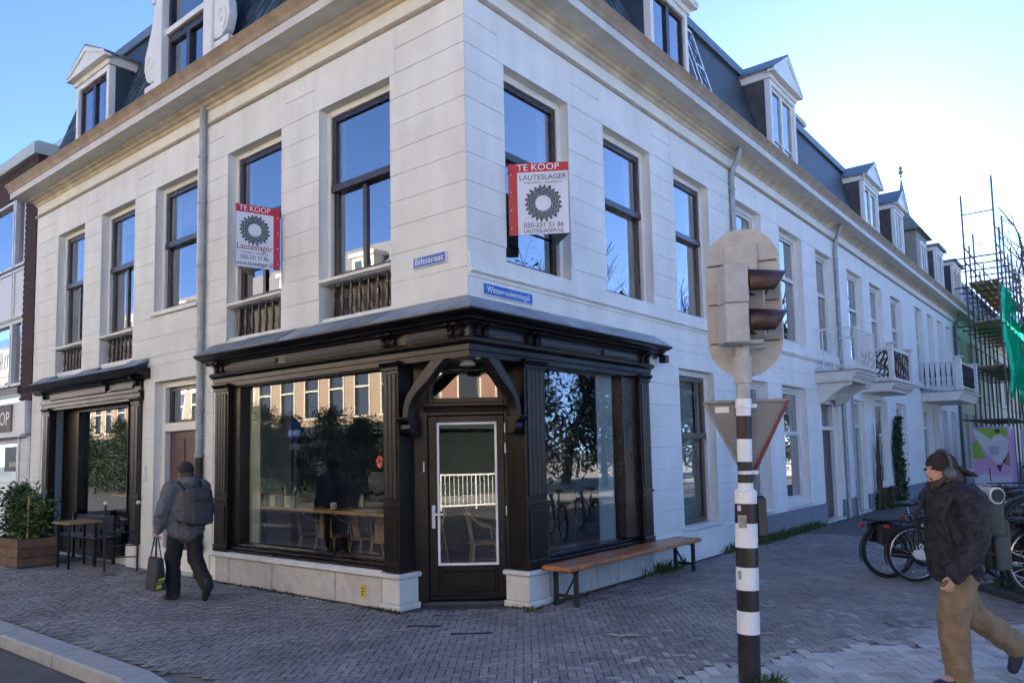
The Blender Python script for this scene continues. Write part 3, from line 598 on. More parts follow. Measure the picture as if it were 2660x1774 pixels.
# ornate central dormer of the left facade
a, b = -6.52, -5.22
w = MB(FL); w.box(a - .24, a, -.12, .10, 7.26, 9.9); w.box(b, b + .24, -.12, .10, 7.26, 9.9); w.box(a - .3, b + .3, -.12, .14, 9.9, 10.15); w.box(a - .32, b + .32, -1.5, .2, 10.15, 10.3)
OD = w.make('ornate_dormer', WHITEP, CB, bevel=.01)
MB(FL).box(a - .3, a - .2, -.13, .13, 9.2, 9.3).make('pilaster_capital', WHITEP, OD, bevel=.01)
s = MB(FL); s.box(a, a + .07, -.1, -.02, 7.26, 9.9); s.box(b - .07, b, -.1, -.02, 7.26, 9.9); s.box((a + b) / 2 - .05, (a + b) / 2 + .05, -.1, -.01, 7.26, 8.46); s.box(a + .07, b - .07, -.1, -.02, 8.46, 8.6); s.make('casement', BROWN, OD, bevel=.004)
MB(FL).box(a, b, -.1, .03, 8.6, 8.70).make('transom', WHITEP, OD, bevel=.006)
for x0, x1, z0, z1 in ((a + .07, (a + b) / 2 - .05, 7.26, 8.46), ((a + b) / 2 + .05, b - .07, 7.26, 8.46), (a + .07, b - .07, 8.7, 9.85)): MB(FL).quad((x0, -.07, z0), (x1, -.07, z0), (x1, -.07, z1), (x0, -.07, z1)).make('pane', GLUP, OD, recalc=False)
MB(FL).quad((a, -.6, 7.2), (b, -.6, 7.2), (b, -.6, 10), (a, -.6, 10)).make('inner_wall', INTER, OD, recalc=False)
for x in (a - .22, b + .22): MB(FL).quad((x, -.1, 7.2), (x, -.1, 10.1), (x, -1.6, 10.1), (x, -1.6, 7.2)).make('dormer_cheek', SLATEB, OD, recalc=False)
for sg, x in ((-1, a - .24), (1, b + .24)):
    MB(FL).box(min(x, x + sg * .40), max(x, x + sg * .40), -.1, .06, 7.26, 7.90).make('volute_block', WHITEP, OD, bevel=.008)
    MB(FL).box(min(x + sg * .06, x + sg * .34), max(x + sg * .06, x + sg * .34), .06, .072, 7.74, 7.79).make('volute_slot', BLACK, OD)
    pr = [(0, 7.94), (.20, 7.92), (.34, 8.00), (.42, 8.20), (.40, 8.42), (.30, 8.62), (.20, 8.82), (.13, 9.05), (.08, 9.35), (.03, 9.6), (0, 9.7)]
    MB(FL).ext([(x + sg * u, z) for u, z in pr], lambda p, d: (p[0], d, p[1]), -.08, .06).make('volute', WHITEP, OD, bevel=.012)
    sp = [(x + sg * (.21 + (.155 - .012 * i) * math.cos(-1.2 + i * .62)), .062, 8.22 + (.20 - .0155 * i) * math.sin(-1.2 + i * .62)) for i in range(13)]
    MB(FL).tube(sp, .02, 6).make('scroll', WHITEP, OD, smooth=True)
# ================================================================ terrace along the singel
SL2 = bpy.data.materials.new('slate_rows'); SL2.use_nodes = True; MATS['slate_rows'] = SL2
n = SL2.node_tree.nodes; l = SL2.node_tree.links; bs = n['Principled BSDF']; bk = n.new('ShaderNodeTexBrick'); tc = n.new('ShaderNodeTexCoord'); mp = n.new('ShaderNodeMapping')
mp.inputs['Rotation'].default_value = (0, math.pi / 2, math.pi / 2); l.new(tc.outputs['Object'], mp.inputs[0])
sx = n.new('ShaderNodeSeparateXYZ'); cx_ = n.new('ShaderNodeCombineXYZ'); l.new(tc.outputs['Object'], sx.inputs[0]); l.new(sx.outputs[1], cx_.inputs[0]); l.new(sx.outputs[2], cx_.inputs[1]); l.new(cx_.outputs[0], bk.inputs[0])
bk.inputs['Color1'].default_value = (.05, .062, .072, 1); bk.inputs['Color2'].default_value = (.028, .036, .044, 1); bk.inputs['Mortar'].default_value = (.012, .014, .016, 1); bk.inputs['Scale'].default_value = 1.
bk.inputs['Brick Width'].default_value = .22; bk.inputs['Row Height'].default_value = .16; bk.inputs['Mortar Size'].default_value = .008; bk.inputs['Bias'].default_value = -.1
l.new(bk.outputs[0], bs.inputs['Base Color']); bs.inputs['Roughness'].default_value = .5
bp = n.new('ShaderNodeBump'); bp.inputs['Strength'].default_value = .7; bp.inputs['Distance'].default_value = .012; bp.invert = True; l.new(bk.outputs['Fac'], bp.inputs['Height']); l.new(bp.outputs[0], bs.inputs['Normal'])
SKIRT = M('skirting_grey', (.20, .215, .25), .8, .15, 6, .3, 60)
WFR = M('far_white_frame', (.70, .70, .67), .5, .05)
OLIVE = M('far_sash', (.40, .38, .34), .5, .1)
def simple_window(T, a, b, z0, z1, par, rec=.12, tr=.6, gl=GLFAR, out=WFR, blind=None, sill=True, rails=True, fw=.09):
    w = MB(T); w.box(a, a + fw, -rec - .1, -rec, z0, z1); w.box(b - fw, b, -rec - .1, -rec, z0, z1); w.box(a + fw, b - fw, -rec - .1, -rec, z1 - fw, z1); w.box(a + fw, b - fw, -rec - .1, -rec, z0, z0 + fw)
    win = w.make('window', out, par, bevel=.006); zt = z0 + (z1 - z0) * tr
    s = MB(T); ia, ib, i0, i1 = a + fw, b - fw, z0 + fw, z1 - fw; e0, e1 = -rec - .09, -rec - .03; q = .05
    s.box(ia, ia + q, e0, e1, i0, i1); s.box(ib - q, ib, e0, e1, i0, i1); s.box(ia + q, ib - q, e0, e1 + .015, zt - .04, zt + .04); s.box(ia + q, ib - q, e0, e1, i1 - q, i1); s.box(ia + q, ib - q, e0, e1, i0, i0 + q)
    s.make('sash', out, win, bevel=.003)
    for y0, y1 in ((i0 + q, zt - .04), (zt + .04, i1 - q)): MB(T).quad((ia + q, e0 + .03, y0), (ib - q, e0 + .03, y0), (ib - q, e0 + .03, y1), (ia + q, e0 + .03, y1)).make('pane', gl, win, recalc=False)
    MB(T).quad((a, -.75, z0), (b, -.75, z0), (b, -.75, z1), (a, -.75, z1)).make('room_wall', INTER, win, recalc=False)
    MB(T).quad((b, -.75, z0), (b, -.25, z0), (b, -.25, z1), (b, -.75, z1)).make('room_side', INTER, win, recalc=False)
    if blind: MB(T).quad((ia, -rec - .16, z0 + (z1 - z0) * blind), (ib, -rec - .16, z0 + (z1 - z0) * blind), (ib, -rec - .16, z1), (ia, -rec - .16, z1)).make('blind', MATS['blind'], win, recalc=False)
    if sill: MB(T).prof([(-rec - .1, z0 - .05), (-rec - .1, z0 + .02), (.05, z0 - .015), (.05, z0 - .06), (.0, z0 - .08)], a - .04, b + .04).make('sill', out, win, bevel=.004)
    return win
def house_door(T, a, b, z1, par, mat, fan=.62, rec=.16, out=WFR):
    w = MB(T); f = .1; w.box(a, a + f, -rec - .1, -rec + .06, 0, z1); w.box(b - f, b, -rec - .1, -rec + .06, 0, z1); w.box(a + f, b - f, -rec - .1, -rec + .06, z1 - f, z1); zd = z1 - fan; w.box(a + f, b - f, -rec - .1, -rec + .06, zd - .08, zd)
    D = w.make('door', out, par, bevel=.006)
    MB(T).box(a + f, b - f, -rec - .08, -rec - .03, .04, zd - .08).make('door_leaf', mat, D, bevel=.004)
    for z0, zz in ((.2, .8), (.95, zd - .25)): MB(T).box(a + f + .12, b - f - .12, -rec - .035, -rec - .015, z0, zz).make('door_panel', mat, D, bevel=.01)
    MB(T).quad((a + f, -rec - .05, zd), (b - f, -rec - .05, zd), (b - f, -rec - .05, z1 - f), (a + f, -rec - .05, z1 - f)).make('fanlight_pane', GLFAR, D, recalc=False)
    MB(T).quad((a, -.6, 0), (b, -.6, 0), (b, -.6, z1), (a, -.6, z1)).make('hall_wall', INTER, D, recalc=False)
    MB(T).lathe([(.001, 0), (.03, .01), (.03, .03), (.001, .04)], (0, 0, 0), 8).xf(Matrix.Identity(4)) if False else None
    MB(T).box(a - .02, b + .02, -.25, .06, 0, .05).make('step', STONE, D, bevel=.006)
    return D
def terrace_house(name, label, y0, y1, ups, downs, doors, zu=(3.80, 6.20), zd=(.55, 2.92), wall=PLASTERW, out=WFR, zc=6.66, near=False, skirt=.44, band=True, cor=CORN, roofm=SL2, roof=True, blinds=()):
    H = thing(name, label, 'house', (-2, (y0 + y1) / 2, 0))
    ops = [(a, b, *zu) for a, b in ups] + [(a, b, *zd) for a, b in downs] + [(a, b, 0, z) for a, b, z, m in doors]
    Wl = wall_mesh(FR, y0, y1, 0, zc + .06, ops).make('wall', wall, H, recalc=False)
    if near: courses(FR, [.44, .81, 1.12, 1.42, 1.73, 2.03, 2.35, 2.66, 2.93, 3.25, 3.55], y0, y1, [(a, b, .44, 2.93) for a, b in downs] + [(a, b, 0, 2.93) for a, b, z, m in doors], Wl, wall); courses(FR, [3.80, 4.29, 4.89, 5.50, 6.2, 6.62], y0, y1, [(a, b, 3.7, 6.2) for a, b in ups], Wl, wall)
    prv = y0
    for a, b, z, m in sorted(doors) + [(y1, y1, 0, 0)]:
        if a - prv > .05: MB(FR).box(prv, a, -.02, .035, 0, skirt).make('skirting', SKIRT, H, bevel=.006)
        prv = b
    if band: MB(FR).prof([(0, 3.55), (.03, 3.55), (.075, 3.60), (.075, 3.63), (.04, 3.65), (.04, 3.795), (0, 3.795)], y0, y1).make('sill_band', wall, H)
    for i, (a, b) in enumerate(ups): simple_window(FR, a, b, *zu, H, out=out, sill=not band, blind=(.55 if i in blinds else None))
    for i, (a, b) in enumerate(downs): simple_window(FR, a, b, *zd, H, out=out, blind=(.15 if (i + 1) % 2 == 0 else None))
    for a, b, z, m in doors: house_door(FR, a, b, z, H, m, out=out)
    P = lambda poly, nm, mt: MB(FR).prof(poly, y0, y1).make(nm, mt, H)
    P([(0, zc), (.06, zc + .02), (.06, zc + .04), (0, zc + .06)], 'astragal', MATS['astragal_paint'])
    P([(-.05, zc + .06), (.02, zc + .06), (.02, zc + .24), (-.05, zc + .24)], 'frieze', wall)
    P([(-.05, zc + .24), (.03, zc + .24), (.06, zc + .29), (.12, zc + .33), (.19, zc + .37), (-.05, zc + .37)], 'bed_moulding', cor)
    P([(-.05, zc + .372), (.42, zc + .372), (.42, zc + .355), (.445, zc + .355), (.445, zc + .47), (-.05, zc + .47)], 'fascia', MATS['fascia_paint'])
    P([(-.05, zc + .472), (.44, zc + .472), (.475, zc + .54), (.54, zc + .62), (.53, zc + .64), (.45, zc + .59), (-.05, zc + .59)], 'gutter', GUTT)
    if roof:
        zr = zc + .58; MB().add([(0, y0, zr), (0, y1, zr), (-.68, y1, zr + 2.5), (-.68, y0, zr + 2.5), (-9, y1, zr + 2.5), (-9, y0, zr + 2.5), (-9, y0, 0), (-9, y1, 0)], [(0, 1, 2, 3), (3, 2, 4, 5), (4, 5, 6, 7)]).make('roof', roofm, H, recalc=False)
        MB(FR).prof([(-.56, zr + 2.3), (-.62, zr + 2.56), (-.9, zr + 2.56), (-.9, zr + 2.3)], y0, y1).make('roof_capping', MATS['zinc_blue'], H)
    g = MB(); g.quad((-.0, y1, 0), (-9, y1, 0), (-9, y1, 9.7), (-.6, y1, 9.7)); g.make('party_wall', M('party_brick', (.16, .10, .08), .9, .3), H, recalc=False)
    return H
BRND = M('brown_door', (.07, .045, .04), .4, .2); GRND = M('green_door', (.03, .05, .035), .4, .2)
H2 = terrace_house('terraced_house', 'white plastered terraced house with a simple barred balcony behind the traffic light', RY1, 13.4, [(7.25, 8.5), (9.49, 10.87), (11.85, 13.12)], [(7.40, 8.45), (9.24, 10.67)], [(11.66, 13.0, 2.76, BRND)], near=True)
H3 = terrace_house('terraced_house', 'white terraced house with ornate panelled balcony and climbing ivy on its front', 13.4, 21.6, [(14.41, 15.87), (16.63, 18.0), (19.03, 20.5)], [(16.42, 17.86), (18.89, 20.23)], [(14.2, 15.3, 2.84, GRND)], near=False, blinds=(1,))
H4 = terrace_house('terraced_house', 'white terraced house with wide iron balcony and pointed turret roof', 21.6, 30.0, [(22.53, 23.73), (24.56, 25.59), (26.46, 27.51), (28.31, 29.34)], [(24.43, 25.55), (26.21, 27.32), (28.13, 29.19)], [(22.8, 24.1, 2.9, BRND)], zu=(3.4, 6.36), blinds=(1, 2))
GRNP = M('green_cream_plaster', (.55, .57, .44), .8, .08, 3, .2)
H5 = terrace_house('terraced_house', 'greenish cream terraced house at the far end behind the scaffolding', 30.0, 38.5, [(30.9, 32.1), (33.2, 34.4), (35.6, 36.8)], [(31.0, 32.4), (35.3, 36.8)], [(33.3, 34.5, 2.9, BRND)], wall=GRNP, cor=GRNP)
H6 = terrace_house('terraced_house', 'farthest pale terraced house beyond the scaffolding', 38.5, 62, [(40, 41.2), (43, 44.2), (46, 47.2)], [(40, 41.4), (43, 44.4)], [(46, 47.2, 2.9, BRND)], wall=GRNP)
# drainpipes of the terrace
pipe([(13.25, .24, 7.02), (13.25, .10, 6.65), (13.25, .07, 6.4), (13.25, .07, .0)], .05, H2, FR, clips=[(13.25, .07, z) for z in (6.2, 4.6, 2.6, 1.3)])
pipe([(29.85, .3, 7.02), (29.85, .25, 6.8), (29.85, .08, 6.5), (29.85, .08, .0)], .06, H4, FR, mat=M('dark_pipe', (.10, .11, .12), .5), clips=[(29.85, .08, 4.6)])
pipe([(14.0, .07, 2.9), (14.0, .07, .0)], .03, H3, FR)
# dormers and turret
ZB = MATS['zinc_blue']; BRC = M('brown_cheek', (.075, .065, .06), .6, .3, 4, .1)
dormer(FR, 9.40, 10.95, 7.26, 9.30, 10.06, H2, cheek=BRC, fm=WHITEP)
dormer(FR, 16.6, 18.2, 7.26, 9.1, 9.8, H3, cheek=BRC, fm=WHITEP)
dormer(FR, 20.3, 21.5, 7.26, 9.2, 9.9, H3, cheek=BRC, fm=WHITEP)
dormer(FR, 27.2, 28.6, 7.26, 9.2, 9.9, H4, cheek=BRC, fm=WHITEP, pedi=False)
dormer(FR, 31.0, 33.0, 7.26, 9.3, 10.0, H5, cheek=M('purple_cheek', (.05, .045, .06), .6), fm=WHITEP, pedi=False)
t = MB(FR); t.box(23.5, 25.4, -1.2, .02, 7.25, 9.2); TUR = t.make('turret', M('turret_wall', (.30, .29, .24), .7, .15), H4, bevel=.02)
MB(FR).add([(23.3, .2, 9.2), (25.6, .2, 9.2), (25.6, -1.4, 9.2), (23.3, -1.4, 9.2), (24.2, -.35, 10.05), (24.7, -.35, 10.05), (24.7, -.7, 10.05), (24.2, -.7, 10.05), (24.45, -.52, 11.5)], [(0, 1, 5, 4), (1, 2, 6, 5), (2, 3, 7, 6), (3, 0, 4, 7), (4, 5, 8), (5, 6, 8), (6, 7, 8), (7, 4, 8), (0, 3, 2, 1)]).make('spire', M('turret_lead', (.20, .21, .17), .6, .2), TUR)
MB(FR).lathe([(.01, 0), (.05, .05), (.02, .1), (.09, .2), (.03, .3), (.07, .36), (.01, .45)], (24.45, -.52, 11.45), 8).make('finial', MATS['turret_lead'], TUR)
w = MB(FR); w.box(24.0, 24.1, .02, .06, 7.5, 8.9); w.box(24.8, 24.9, .02, .06, 7.5, 8.9); w.box(24.1, 24.8, .02, .06, 8.8, 8.9); w.box(24.42, 24.48, .02, .06, 7.5, 8.8); w.make('turret_window', WHITEP, TUR)
MB(FR).quad((24.1, .03, 7.5), (24.8, .03, 7.5), (24.8, .03, 8.8), (24.1, .03, 8.8)).make('turret_pane', GLFAR, TUR, recalc=False)
# chimney stacks on the party walls
CHB = M('chimney_brick', (.22, .12, .085), .9, .3, 14, .3)
for y, H in ((13.6, H3), (21.7, H4)):
    c = MB().box(-1.6, -.75, y - .45, y + .45, 9.2, 10.0).make('chimney', CHB, H, bevel=.01)
    MB().box(-1.66, -.69, y - .5, y + .5, 10.0, 10.12).make('chimney_cap', STONE, c, bevel=.01)
    for k in (-.22, .22): MB().lathe([(.12, 0), (.12, .28), (.14, .3), (.14, .34), (.1, .35)], (-1.15, y + k, 10.12), 10).make('chimney_pot', M('terracotta', (.35, .15, .08), .8), c)
# skylights in the mansard of the corner building
for a, b in ((5.95, 6.45), (6.6, 7.05)):
    m = lambda u, s: (-.68 * s + .03, u, 7.24 + 2.5 * s + .01)
    fr_ = MB()
    for (x0, x1, s0, s1) in ((a, a + .06, .12, .9), (b - .06, b, .12, .9), (a, b, .12, .15), (a, b, .87, .9), (a, b, .55, .57)): fr_.quad(m(x0, s0), m(x1, s0), m(x1, s1), m(x0, s1))
    SK = fr_.make('skylight', WHITEP, CB, recalc=False)
    k = lambda u, s: (-.68 * s + .02, u, 7.24 + 2.5 * s + .005)
    MB().quad(k(a, .12), k(b, .12), k(b, .9), k(a, .9)).make('skylight_pane', GLFAR, SK, recalc=False)

# ---------------------------------------------------------------- balconies
BALW = M('balcony_white', (.66, .66, .63), .6, .08, 5, .1, streak=.08)
def slab(par, y0, y1, d, zt, th=.22):
    MB(FR).prof([(0, zt - th), (d - .16, zt - th), (d - .14, zt - th + .05), (d - .06, zt - .09), (d - .05, zt - .05), (d, zt - .045), (d, zt), (0, zt)], y0, y1).make('balcony_slab', BALW, par, bevel=.004)
    MB(FR).box(y0 - .02, y1 + .02, .0, d + .02, zt, zt + .03).make('lead_flashing', M('lead_grey', (.22, .2, .18), .6, .3), par)
def bracket(par, y, d, zt, w=.16):
    pr = [(0, zt), (d * .8, zt), (d * .78, zt - .08), (d * .6, zt - .12), (d * .42, zt - .22), (d * .2, zt - .40), (.04, zt - .46), (0, zt - .46)]
    MB(FR).prof(pr, y - w / 2, y + w / 2).make('balcony_bracket', BALW, par, bevel=.01)
B1 = thing('balcony', 'white balcony with plain vertical bars over the first house door', 'balcony', (.45, 12.2, 3.1), group='balconies along the terrace')
slab(B1, 11.36, 13.1, .9, 3.30); bracket(B1, 11.55, .9, 3.08); bracket(B1, 12.9, .9, 3.08)
RAILW = M('rail_white', (.68, .69, .68), .4, .05)
rl = MB(FR).tube([(11.40, .0, 4.24), (11.40, .86, 4.24), (13.06, .86, 4.24), (13.06, .0, 4.24)], .018, 6).make('top_rail', RAILW, B1)
MB(FR).tube([(11.40, .0, 3.40), (11.40, .86, 3.40), (13.06, .86, 3.40), (13.06, .0, 3.40)], .014, 6).make('bottom_rail', RAILW, B1)
for i in range(14): y = 11.40 + 1.66 * i / 13; MB(FR).cyl((y, .86, 3.33), (y, .86, 4.24), .011, n=6).make('bar', RAILW, B1)
for d in (.2, .43, .65): MB(FR).cyl((11.40, d, 3.33), (11.40, d, 4.24), .011, n=6).make('bar', RAILW, B1)
B2 = thing('balcony', 'white balcony with carved pierced wooden panels and corner post', 'balcony', (.4, 16.2, 3.1), group='balconies along the terrace')
slab(B2, 15.1, 17.4, .84, 3.27)
DKP = M('pierced_panel', (.06, .035, .03), .5, .3)
for y, d in ((15.2, .74), (17.28, .74)):
    MB(FR).box(y - .06, y + .06, d - .06, d + .06, 3.3, 4.26).make('post', BALW, B2, bevel=.01); MB(FR).box(y - .11, y + .11, d - .11, d + .11, 4.26, 4.30).make('post_cap', BALW, B2, bevel=.01)
for z in (3.34, 4.10):
    MB(FR).box(15.26, 17.22, .71, .77, z, z + .07).make('rail', BALW, B2, bevel=.006); MB(FR).box(15.17, 15.23, .0, .68, z, z + .07).make('rail', BALW, B2, bevel=.006)
def pierced(T2, w, h, par, seed):
    rr = random.Random(seed)
    for i in range(7):      # fretwork strips
        x = w * (i + .5) / 7; pts = [(x + .05 * math.sin(k * 1.3 + i) * (1 if k else 0), h * k / 8) for k in range(9)]
        MB().tube([T2(px, pz) for px, pz in pts], rr.uniform(.018, .032), 5).make('fretwork', DKP, par)
    for k in range(4):
        z = h * (k + .5) / 4; MB().tube([T2(w * j / 8, z + .05 * math.sin(j * 1.7 + k)) for j in range(9)], .02, 5).make('fretwork', DKP, par)
pierced(lambda x, z: (.74, 15.3 + x, 3.41 + z), 1.88, .69, B2, 3); pierced(lambda x, z: (.04 + x, 15.2, 3.41 + z), .64, .69, B2, 4)
B3 = thing('balcony', 'wide white balcony with ornamental iron balusters on the far house', 'balcony', (.6, 24.5, 3.2), group='balconies along the terrace')
slab(B3, 22.7, 26.3, 1.25, 3.40, .3)
for y, d in ((22.8, 1.12), (26.2, 1.12)): MB(FR).box(y - .1, y + .1, d - .1, d + .1, 3.43, 4.5).make('post', BALW, B3, bevel=.012); MB(FR).box(y - .15, y + .15, d - .15, d + .15, 4.5, 4.56).make('post_cap', BALW, B3, bevel=.01)
for z in (3.55, 4.36): MB(FR).box(22.9, 26.1, 1.09, 1.15, z, z + .05).make('rail', BALW, B3, bevel=.005); MB(FR).box(22.77, 22.83, 0, 1.02, z, z + .05).make('rail', BALW, B3, bevel=.005)
for i in range(6): d = .12 + .16 * i; MB(FR).tube([(22.8, d, 3.6), (22.8, d, 3.75), (22.8, d, 3.85), (22.8, d, 3.95), (22.8, d, 4.36)], [.009, .022, .009, .026, .009], 6).make('iron_baluster', BLACK, B3)
for i in range(14): y = 23.05 + .22 * i; MB(FR).tube([(y, 1.12, 3.6), (y, 1.12, 3.75), (y, 1.12, 3.85), (y, 1.12, 3.95), (y, 1.12, 4.36)], [.012, .03, .012, .035, .012], 6).make('iron_baluster', BLACK, B3)

# ================================================================ neighbour on the left with the barber shop
NB = thing('neighbour_building', 'dark brick neighbour building with white window bands and a barber shop below', 'building', (-15, 2, 0))
DBR = bpy.data.materials.new('dark_brick'); DBR.use_nodes = True
n = DBR.node_tree.nodes; l = DBR.node_tree.links; bs = n['Principled BSDF']; bk = n.new('ShaderNodeTexBrick'); tc = n.new('ShaderNodeTexCoord'); mp = n.new('ShaderNodeMapping')
mp.inputs['Rotation'].default_value = (math.pi / 2, 0, 0); l.new(tc.outputs['Object'], mp.inputs[0]); l.new(mp.outputs[0], bk.inputs[0])
bk.inputs['Color1'].default_value = (.06, .024, .022, 1); bk.inputs['Color2'].default_value = (.035, .016, .016, 1); bk.inputs['Mortar'].default_value = (.015, .012, .012, 1); bk.inputs['Scale'].default_value = 1.
bk.inputs['Brick Width'].default_value = .21; bk.inputs['Row Height'].default_value = .062; bk.inputs['Mortar Size'].default_value = .006
l.new(bk.outputs[0], bs.inputs['Base Color']); bs.inputs['Roughness'].default_value = .85
bp = n.new('ShaderNodeBump'); bp.inputs['Strength'].default_value = .6; bp.inputs['Distance'].default_value = .01; bp.invert = True; l.new(bk.outputs['Fac'], bp.inputs['Height']); l.new(bp.outputs[0], bs.inputs['Normal'])
b = MB(FL); b.box(-12.42, -11.84, -8, .02, 2.95, 8.05); b.box(-26, -12.42, -8, -.02, 7.42, 8.05); NW = b.make('brick_wall', DBR, NB)
k = 0; z = 2.98
BRM = MB(FL).box(-12.5, -12.415, -.06, .028, 0, .056).mesh('brick', DBR)
while z < 7.4:          # toothed edge of the brick pier
    if k % 2 == 0: o = link('brick', BRM, NW); o.location = (0, 0, z)
    z += .062; k += 1
MB(FL).prof([(-8, 8.05), (.10, 8.05), (.12, 8.08), (.12, 8.28), (.04, 8.32), (-8, 8.32)], -26, -11.80).make('roof_coping', M('green_white_coping', (.42, .50, .48), .5, .1), NB)
MB(FL).box(-26, -13.6, -6, -2.5, 8.3, 10.4).make('roof_block', DBR, NB); MB(FL).box(-26, -13.4, -6.2, -2.3, 10.4, 10.6).make('roof_block_coping', MATS['green_white_coping'], NB)
NWP = M('white_panel', (.60, .62, .64), .4, .05, 2, 0)
for i, (z0, z1, kind) in enumerate(((5.85, 7.35, 'g'), (4.75, 5.8, 'p'), (3.30, 4.68, 'g'))):
    for a, c in ((-13.05, -12.44), (-14.9, -13.1), (-16.8, -14.95), (-18.7, -16.85)):
        f = MB(FL); f.box(a, a + .05, -.12, .03, z0, z1); f.box(c - .05, c, -.12, .03, z0, z1); f.box(a + .05, c - .05, -.12, .03, z0, z0 + .06); f.box(a + .05, c - .05, -.12, .03, z1 - .06, z1)
        if kind == 'g':
            wv = f.make('window', NWP, NB, bevel=.004); MB(FL).quad((a + .05, -.06, z0 + .06), (c - .05, -.06, z0 + .06), (c - .05, -.06, z1 - .06), (a + .05, -.06, z1 - .06)).make('pane', GLUP, wv, recalc=False)
            MB(FL).quad((a, -.7, z0), (c, -.7, z0), (c, -.7, z1), (a, -.7, z1)).make('room_wall', INTER, wv, recalc=False)
        else:
            f.box(a + .05, c - .05, -.1, .0, z0 + .06, z1 - .06); f.make('infill_panel', NWP, NB, bevel=.004)
MB(FL).box(-26, -12.44, -.3, .08, 3.12, 3.26).make('ledge', M('lead_ledge', (.10, .10, .10), .5), NB)
MB(FL).box(-26, -11.86, -.3, .12, 2.28, 2.94).make('fascia_board', NWP, NB, bevel=.008)
MB(FL).box(-26, -11.95, -.3, .16, 2.22, 2.28).make('fascia_lip', NWP, NB, bevel=.006)
sg = MB(FL).box(-16.0, -12.52, .12, .15, 2.34, 2.90).make('shop_sign', M('sign_grey_wood', (.16, .145, .13), .7, .3, 9, .2), NB, bevel=.004)
lettering('BARBERSHOP', .40, M('letter_white', (.8, .8, .8), .5, .02, 3, 0), (FL(-13.90, .153, 2.60), Vector((1, 0, 0)), Vector((0, 0, 1))), sg, width=2.55)
MB(FL).box(-12.46, -12.34, -.2, .05, 0, 2.24).make('shop_pilaster', NWP, NB, bevel=.006)
for i in range(20): MB(FL).box(-12.33, -11.9, -.02, .03, .9 + .065 * i, .955 + .065 * i).make('glazed_tile', NWP, NB, bevel=.006)
MB(FL).box(-12.35, -11.84, -.2, .02, 0, 2.24).make('shop_pier', NWP, NB)
f = MB(FL); f.box(-16, -15.9, -.2, -.05, 0, 2.24); f.box(-12.53, -12.46, -.2, -.05, 0, 2.24); f.box(-15.9, -12.53, -.2, -.05, 2.1, 2.24); f.box(-15.9, -12.53, -.2, -.05, 0, .5); sw = f.make('shop_window', NWP, NB, bevel=.006)
MB(FL).quad((-15.9, -.12, .5), (-12.53, -.12, .5), (-12.53, -.12, 2.1), (-15.9, -.12, 2.1)).make('pane', GLSH, sw, recalc=False)
MB(FL).quad((-16, -1.2, 0), (-12.5, -1.2, 0), (-12.5, -1.2, 2.3), (-16, -1.2, 2.3)).make('room_wall', INTERW, sw, recalc=False)
ps = MB(FL).box(-13.55, -12.56, -.10, -.085, 1.52, 2.04).make('window_sign', BLACK, sw)
GOLD = M('gold_letter', (.75, .68, .5), .5, .05, 3, 0)
lettering('A', .26, GOLD, (FL(-12.80, -.083, 1.86), Vector((1, 0, 0)), Vector((0, 0, 1))), ps); lettering('BARBER', .15, GOLD, (FL(-12.92, -.083, 1.66), Vector((1, 0, 0)), Vector((0, 0, 1))), ps, width=.66)
MB(FL).box(-26, -16.0, -.3, .0, 0, 2.24).make('shop_wall', NWP, NB)
# ================================================================ ground
GS = M('asphalt', (.095, .097, .10), .85, .25, 3, .5, 150)
MB().quad((-400, -400, -.12), (400, -400, -.12), (400, 600, -.12), (-400, 600, -.12)).make('road', GS, None, recalc=False, kind='structure')
JOINT = M('joint_sand', (.155, .153, .148), .95, .35, 5, .4, 120)
pv = MB(); pv.add([(-60, -2.80, -.02), (-1.0, -2.80, -.02), (.2, -3.2, -.02), (1.2, -4.2, -.02), (1.6, -6.0, -.02), (9.5, -6.0, -.02), (9.5, 120, -.02), (-.05, 120, -.02), (-.05, .3, -.02), (-60, .3, -.02)], [tuple(range(10))])
PAV = pv.make('pavement', JOINT, None, recalc=False, kind='structure')
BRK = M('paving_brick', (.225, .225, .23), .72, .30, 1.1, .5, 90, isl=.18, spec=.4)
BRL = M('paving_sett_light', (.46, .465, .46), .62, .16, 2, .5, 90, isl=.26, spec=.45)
def brick_arrays(rects, gap=.004, ch=.0045, zj=.003, seed=5):
    """rects: centre, half length, half width, angle -> verts and faces of chamfered tops"""
    rr = np.random.default_rng(seed); k = len(rects); A = np.array(rects)
    sx = np.array([-1, 1, 1, -1.]); sy = np.array([-1, -1, 1, 1.])
    V = np.zeros((k, 8, 3)); ca, sa = np.cos(A[:, 4]), np.sin(A[:, 4]); zt = rr.normal(0, zj, k); tx = rr.normal(0, .009, k); ty = rr.normal(0, .014, k)
    for i in range(4):
        for lev in (0, 1):
            hl = A[:, 2] - gap / 2 - (ch if lev else 0); hw = A[:, 3] - gap / 2 - (ch if lev else 0)
            lx, ly = sx[i] * hl, sy[i] * hw
            V[:, lev * 4 + i, 0] = A[:, 0] + lx * ca - ly * sa; V[:, lev * 4 + i, 1] = A[:, 1] + lx * sa + ly * ca
            V[:, lev * 4 + i, 2] = (zt + tx * lx + ty * ly) - (0 if lev else .010)
    F = np.array([(4, 5, 6, 7), (0, 1, 5, 4), (1, 2, 6, 5), (2, 3, 7, 6), (3, 0, 4, 7)])
    return V, F
def bricks_object(name, rects, mat, parent, seed):
    V, F = brick_arrays(rects, seed=seed); k = len(V)
    me = bpy.data.meshes.new(name); me.from_pydata(V.reshape(-1, 3).tolist(), [], (F[None] + (np.arange(k) * 8)[:, None, None]).reshape(-1, 4).tolist())
    me.materials.append(mat); return link(name, me, parent, kind='stuff')
W_ = .098
